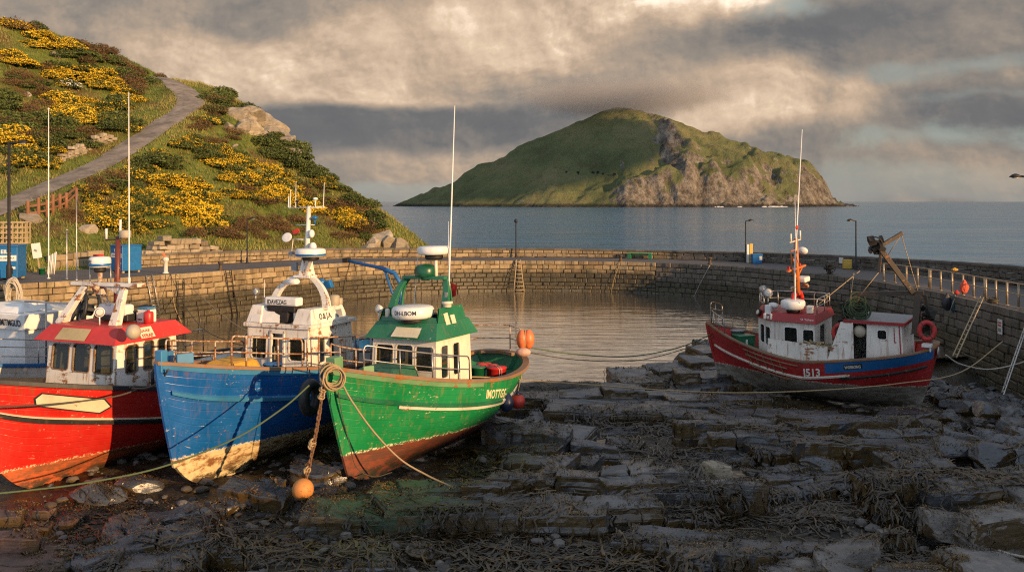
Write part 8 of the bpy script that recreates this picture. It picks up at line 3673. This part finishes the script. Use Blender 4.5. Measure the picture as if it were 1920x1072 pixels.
def teardrop(c, r, mat, label, top, capmat=None, ropemat='rope'):
    e = empty('fender', label, 'fender', c)
    mb = MB()
    mb.lathe([(.004, -r * 1.35), (r * .25, -r * 1.3), (r * .7, -r * .95), (r, -r * .3), (r * .98, r * .1), (r * .75, r * .7), (r * .4, r * 1.2), (r * .2, r * 1.5), (.004, r * 1.52)], None, 20)
    mb.build('body', M[mat], e)
    mb = MB()
    mb.tube([Vector((0, 0, r * 1.5)), (Vector(top) - Vector(c)) * .6 + Vector((0, 0, r * .5)), Vector(top) - Vector(c)], .016, 6)
    mb.build('lanyard', M[ropemat], e)
    return e


Yq = GB.world(GB.S(.19, 1, 1)).y
top1 = GB.world(GB.gun(.24, 1, .05, .03))
teardrop(PX(950, 754, Yq - .35), .23, 'navy', 'dark navy teardrop fender hanging on the green quarter', top1)
top2 = GB.world(GB.gun(.15, 1, .05, .03))
e = buoy(PX(971, 752, Yq + .15), .235, 'red_buoy', 'red ball fender hanging behind the navy one on the green quarter', cap='navy', name='fender', cat='fender')
mb = MB()
mb.tube([Vector((0, 0, .3)), top2 - PX(971, 752, Yq + .15)], .016, 6)
mb.build('lanyard', M['rope'], e)
# orange fender of two lobes on the stern rail, with a faded one below
c = PX(985, 636, 30.0)
e = empty('fender', 'bright orange two-lobed fender hung on the green stern rail', 'fender', c)
for k in (-1, 1):
    mb = MB()
    mb.ball((k * .105, k * .02, 0), .31, (.62, .75, 1.05), 16)
    mb.build('lobe', M['orange'], e)
mb = MB()
mb.torus((0, 0, .02), .29, .018, Matrix.Rotation(R(90), 4, 'Y'), 20, 6, (1.12, .75))
mb.build('strap', M['rope'], e)
buoy(PX(981, 660, 29.8), .19, 'pinkish', 'faded pink fender lying on the green stern under the orange one', (1.3, .9, .8), None, 'fender', None, 'fender')
buoy(PX(250, 622, 24.75), .20, 'grey_ball', 'grey ball fender hanging at the corner of the red roof', (1, 1, 1.05), None, 'fender', None, 'fender')
p = DB.world(DB.on_hull(4.4, .48, 1, .24))
buoy(PX(1549, 706, p.y - .05), .235, 'red_buoy', 'red ball fender on the side of the dark red boat next to its number', cap='navy', name='fender', cat='fender')
rope([PX(1549, 692, p.y - .05), PX(1556, 665, p.y + .1), PX(1572, 640, p.y + .25)], .014, 'lanyard holding the red ball fender below the lifebuoy', 'rope_dark')
buoy(PX(1612, 621, 33.0), .22, 'grey_ball', 'grey-green ball float hanging at the doorway of the after deckhouse', (1, 1, 1.05), None, 'float', None, 'float')


def lifebuoy(c, r, label, face):
    e = empty('lifebuoy', label, 'lifebuoy', c)
    T = Vector(face).to_track_quat('Z', 'Y').to_matrix().to_4x4()
    mb = MB()
    mb.torus((0, 0, 0), r, r * .30, T, 30, 12, (.85, 1.05))
    mb.build('ring', M['lifering'], e)
    for k in range(4):
        a = k * math.pi / 2 + .7
        mb = MB()
        ctr = T @ Vector((r * .85 * math.cos(a), r * 1.05 * math.sin(a), 0))
        tang = T @ Vector((-math.sin(a), math.cos(a), 0))
        mb.torus(ctr, r * .315, .012, tang.to_track_quat('Z', 'Y').to_matrix().to_4x4(), 14, 5)
        mb.build('band', M['rope_dark'], e)
    return e


nrm = DB.mw.to_3x3() @ Vector((0, 1, .1))
lifebuoy(PX(1575, 624, 33.35), .27, 'worn red lifebuoy at the forward end of the after deckhouse', nrm)
lifebuoy(PX(1738, 620, 31.75), .28, 'worn red lifebuoy at the after corner of the deckhouse by the stern', nrm + Vector((.3, 0, 0)))


def coil(c, R0, n, r, mat, label, M0, name='rope_coil', squash=(1, 1), jit=.05, seedv=1):
    rnd = random.Random(seedv)
    mb = MB()
    for k in range(n):
        T = M0 @ Matrix.Rotation(rnd.uniform(-.25, .25), 4, 'X') @ Matrix.Rotation(rnd.uniform(-.25, .25), 4, 'Y')
        mb.torus(Vector(c) + Vector((rnd.gauss(0, jit), rnd.gauss(0, jit), rnd.gauss(0, jit))), R0 * rnd.uniform(.75, 1.15), r, T, 20, 6, squash)
    return tag(mb.build(name, M[mat]), label, 'rope')


face = Matrix.Rotation(R(90), 4, 'X')
coil(PX(625, 707, 22.75), .26, 7, .024, 'rope', 'coiled brown rope hung over the green bow', face @ Matrix.Rotation(.4, 4, 'Y'), squash=(1, 1.1), jit=.03)
coil(PX(613, 688, 22.95), .10, 8, .022, 'rope', 'knot of brown rope lashed on the green stem head', Matrix.Rotation(.5, 4, 'X'), jit=.04, seedv=4, name='rope_knot')
coil(PX(26, 553, 46.0), .42, 14, .035, 'rope_white', 'big pale rope coil hanging on the left quay wall at the left edge', face, squash=(.75, 1.75), jit=.06, seedv=2)
coil(PX(1610, 580, 33.3), .30, 22, .020, 'net', 'bundle of green rope and net hung from the rusty gallows', Matrix.Rotation(1.0, 4, 'X'), squash=(1, 1.1), jit=.10, seedv=3, name='net_bundle')
coil(PX(422, 694, 26.6), .22, 9, .022, 'rope', 'rope coil lying on the blue foredeck behind the railing', Matrix.Rotation(.2, 4, 'X'), jit=.04, seedv=6)
coil(deck_pt(1557, .6)[0] + Vector((0, 0, .45)), .25, 18, .022, 'iron', 'heap of dark net on the quay edge behind the dark red boat', Matrix.Rotation(.4, 4, 'X'), jit=.14, seedv=8, name='net_heap')

# tyre between the blue and the green boat
e = empty('tyre_fender', 'old black tyre fender hanging between the blue hull and the green hull', 'tyre', PX(582, 745, 24.6))
mb = MB()
mb.torus((0, 0, 0), .33, .15, Matrix.Rotation(R(62), 4, 'Z') @ Matrix.Rotation(R(90), 4, 'X'), 26, 12, (.8, 1.1))
mb.build('tyre', M['black'], e)
mb = MB()
mb.tube([(0, 0, .4), (-.05, .1, .75)], .018, 6)
mb.tube([(-.1, -.15, .3), (-.12, -.16, -.3)], .016, 6)
mb.build('lashing', M['rope_dark'], e)


# ------------------------------------------------------------------ loose gear on the decks
def tub(bt, x, y, z, r, h, mat, label, name='tub', cat='tub'):
    p = bt.world((x, y, z))
    return bucket(p, r, h, mat, label, cat, name, False)


deckz = lambda b, x: b.sheer(1 + x / b.L) - b.bul
p = GB.world((-7.35, .78, deckz(GB, -7.35) + .12))
e = empty('fish_box', 'dark red drum strapped with white cord on the green after deck', 'drum', p, (0, 0, .4))
mb = MB()
mb.lathe([(.30, 0), (.31, .03), (.31, .5), (.33, .51), (.33, .56), (.004, .58)], None, 18)
mb.build('body', M['plastic_red'], e)
mb = MB()
for k in (-.03, .05):
    mb.tube([(k, -.32, 0), (k, -.325, .55), (k, 0, .6), (k, .32, .55)], .012, 6)
mb.build('cord', M['rope_white'], e)
tub(GB, -7.1, .22, deckz(GB, -7.1) + .10, .27, .62, 'plastic_green', 'green barrel beside the dark red drum on the green after deck', 'barrel', 'barrel')
tub(GB, -5.75, -.2, deckz(GB, -5.7) + .05, .25, .5, 'plastic_dkgreen', 'dark green barrel close behind the cream wheelhouse', 'barrel', 'barrel')
mb = MB()
rnd = random.Random(12)
for k in range(9):
    mb.ball(GB.world((-7.6 + rnd.gauss(0, .12), .15 + rnd.gauss(0, .2), deckz(GB, -7.6) + .58 + rnd.random() * .06)), .12, (1.5, 1, .6), 8)
tag(mb.build('red_sheet', M['cloth_red']), 'crumpled red sheet on top of the gear on the green after deck', 'cloth')
tub(BB, -3.6, .72, deckz(BB, -3.6) + .05, .26, .62, 'plastic_blue', 'blue tub on the blue foredeck in front of the wheelhouse door')
tub(DB, -1.3, .02, deckz(DB, -1.3) + .05, .27, .62, 'plastic_grey', 'dark grey bin on the open deck of the dark red boat', 'bin', 'bin')
p = DB.world((-1.72, .42, deckz(DB, -1.72) + .04))
e = empty('fish_crate', 'green lidded crate on the open green deck of the dark red boat', 'crate', p, (0, 0, .3))
mb = MB()
mb.prism([(-.32, -.26), (.32, -.26), (.32, .26), (-.32, .26)], 0, .58, top=[(-.35, -.29), (.35, -.29), (.35, .29), (-.35, .29)])
mb.build('body', M['plastic_green'], e, .02)
mb = MB()
mb.box((0, 0, .61), (.74, .62, .07))
mb.build('lid', M['plastic_green'], e, .02)
mb = MB()
mb.box((-.05, -.285, .36), (.08, .02, .26))
mb.build('sticker', M['sign_white'], e)
mb = MB()
rnd = random.Random(14)
for k in range(46):
    mb.box(DB.world((-4.9 + rnd.gauss(0, .26), 1.12 + rnd.gauss(0, .06), 2.15 + rnd.random() * .42 * (1 - abs(k - 23) / 40))), (rnd.uniform(.2, .5), rnd.uniform(.03, .1), rnd.uniform(.03, .08)), Matrix.Rotation(rnd.random() * 3, 3, (rnd.random(), rnd.random(), 1)))
tag(mb.build('driftwood_heap', M['wood']), 'heap of splintered brown timber on the side deck of the dark red boat', 'timber')


# ------------------------------------------------------------------ things hanging on the right quay railing
def hung_bag(px, py, Y, label, mat, sc, name, cat, seedv):
    rnd = random.Random(seedv)
    bm = bmesh.new()
    bmesh.ops.create_icosphere(bm, subdivisions=4, radius=1)
    off = Vector((seedv * 5.1, 0, 0))
    for v in bm.verts:
        p = v.co.copy()
        k = 1 + .22 * noise.fractal(Vector((p.x * 2.2, p.y * 2.2, p.z * .6)) + off, .8, 2, 4)
        taper = lerp(.55, 1.0, sst(1.0, -.2, p.z))
        v.co = Vector((p.x * sc[0] * k * taper, p.y * sc[1] * k * taper, p.z * sc[2]))
    mb = MB()
    c = PX(px, py, Y)
    mb.add([c + v.co for v in bm.verts], [[v.index for v in f.verts] for f in bm.faces], True)
    bm.free()
    return tag(mb.build(name, M[mat]), label, cat)


Yr = deck_pt(1808, .55)[0].y
hung_bag(1808, 537, Yr - .15, 'coral red net bag hung on the right quay railing', 'coral', (.22, .15, .36), 'net_bag', 'bag', 3)
hung_bag(1776, 566, Yr - .1, 'black oilskin hanging over the right quay wall', 'black_cloth', (.26, .14, .46), 'oilskin', 'clothing', 4)
hung_bag(1790, 570, Yr - .2, 'dark teal oilskin hanging beside the black one on the right quay wall', 'teal_cloth', (.20, .14, .52), 'oilskin', 'clothing', 5)
hung_bag(1794, 548, Yr - .1, 'small red and blue bundle above the oilskins on the quay edge', 'cloth_red', (.13, .1, .13), 'bundle', 'clothing', 6)
coil(deck_pt(1861, .3)[0] + Vector((0, 0, .12)), .22, 8, .022, 'rope_dark', 'dark rope coil at the foot of the right quay railing', Matrix.Rotation(.1, 4, 'X'), jit=.05, seedv=9)
hung_bag(1790, 505, Yr + 2.5, 'small yellow float tied on top of the right quay railing', 'yellow', (.18, .12, .10), 'float', 'float', 8)
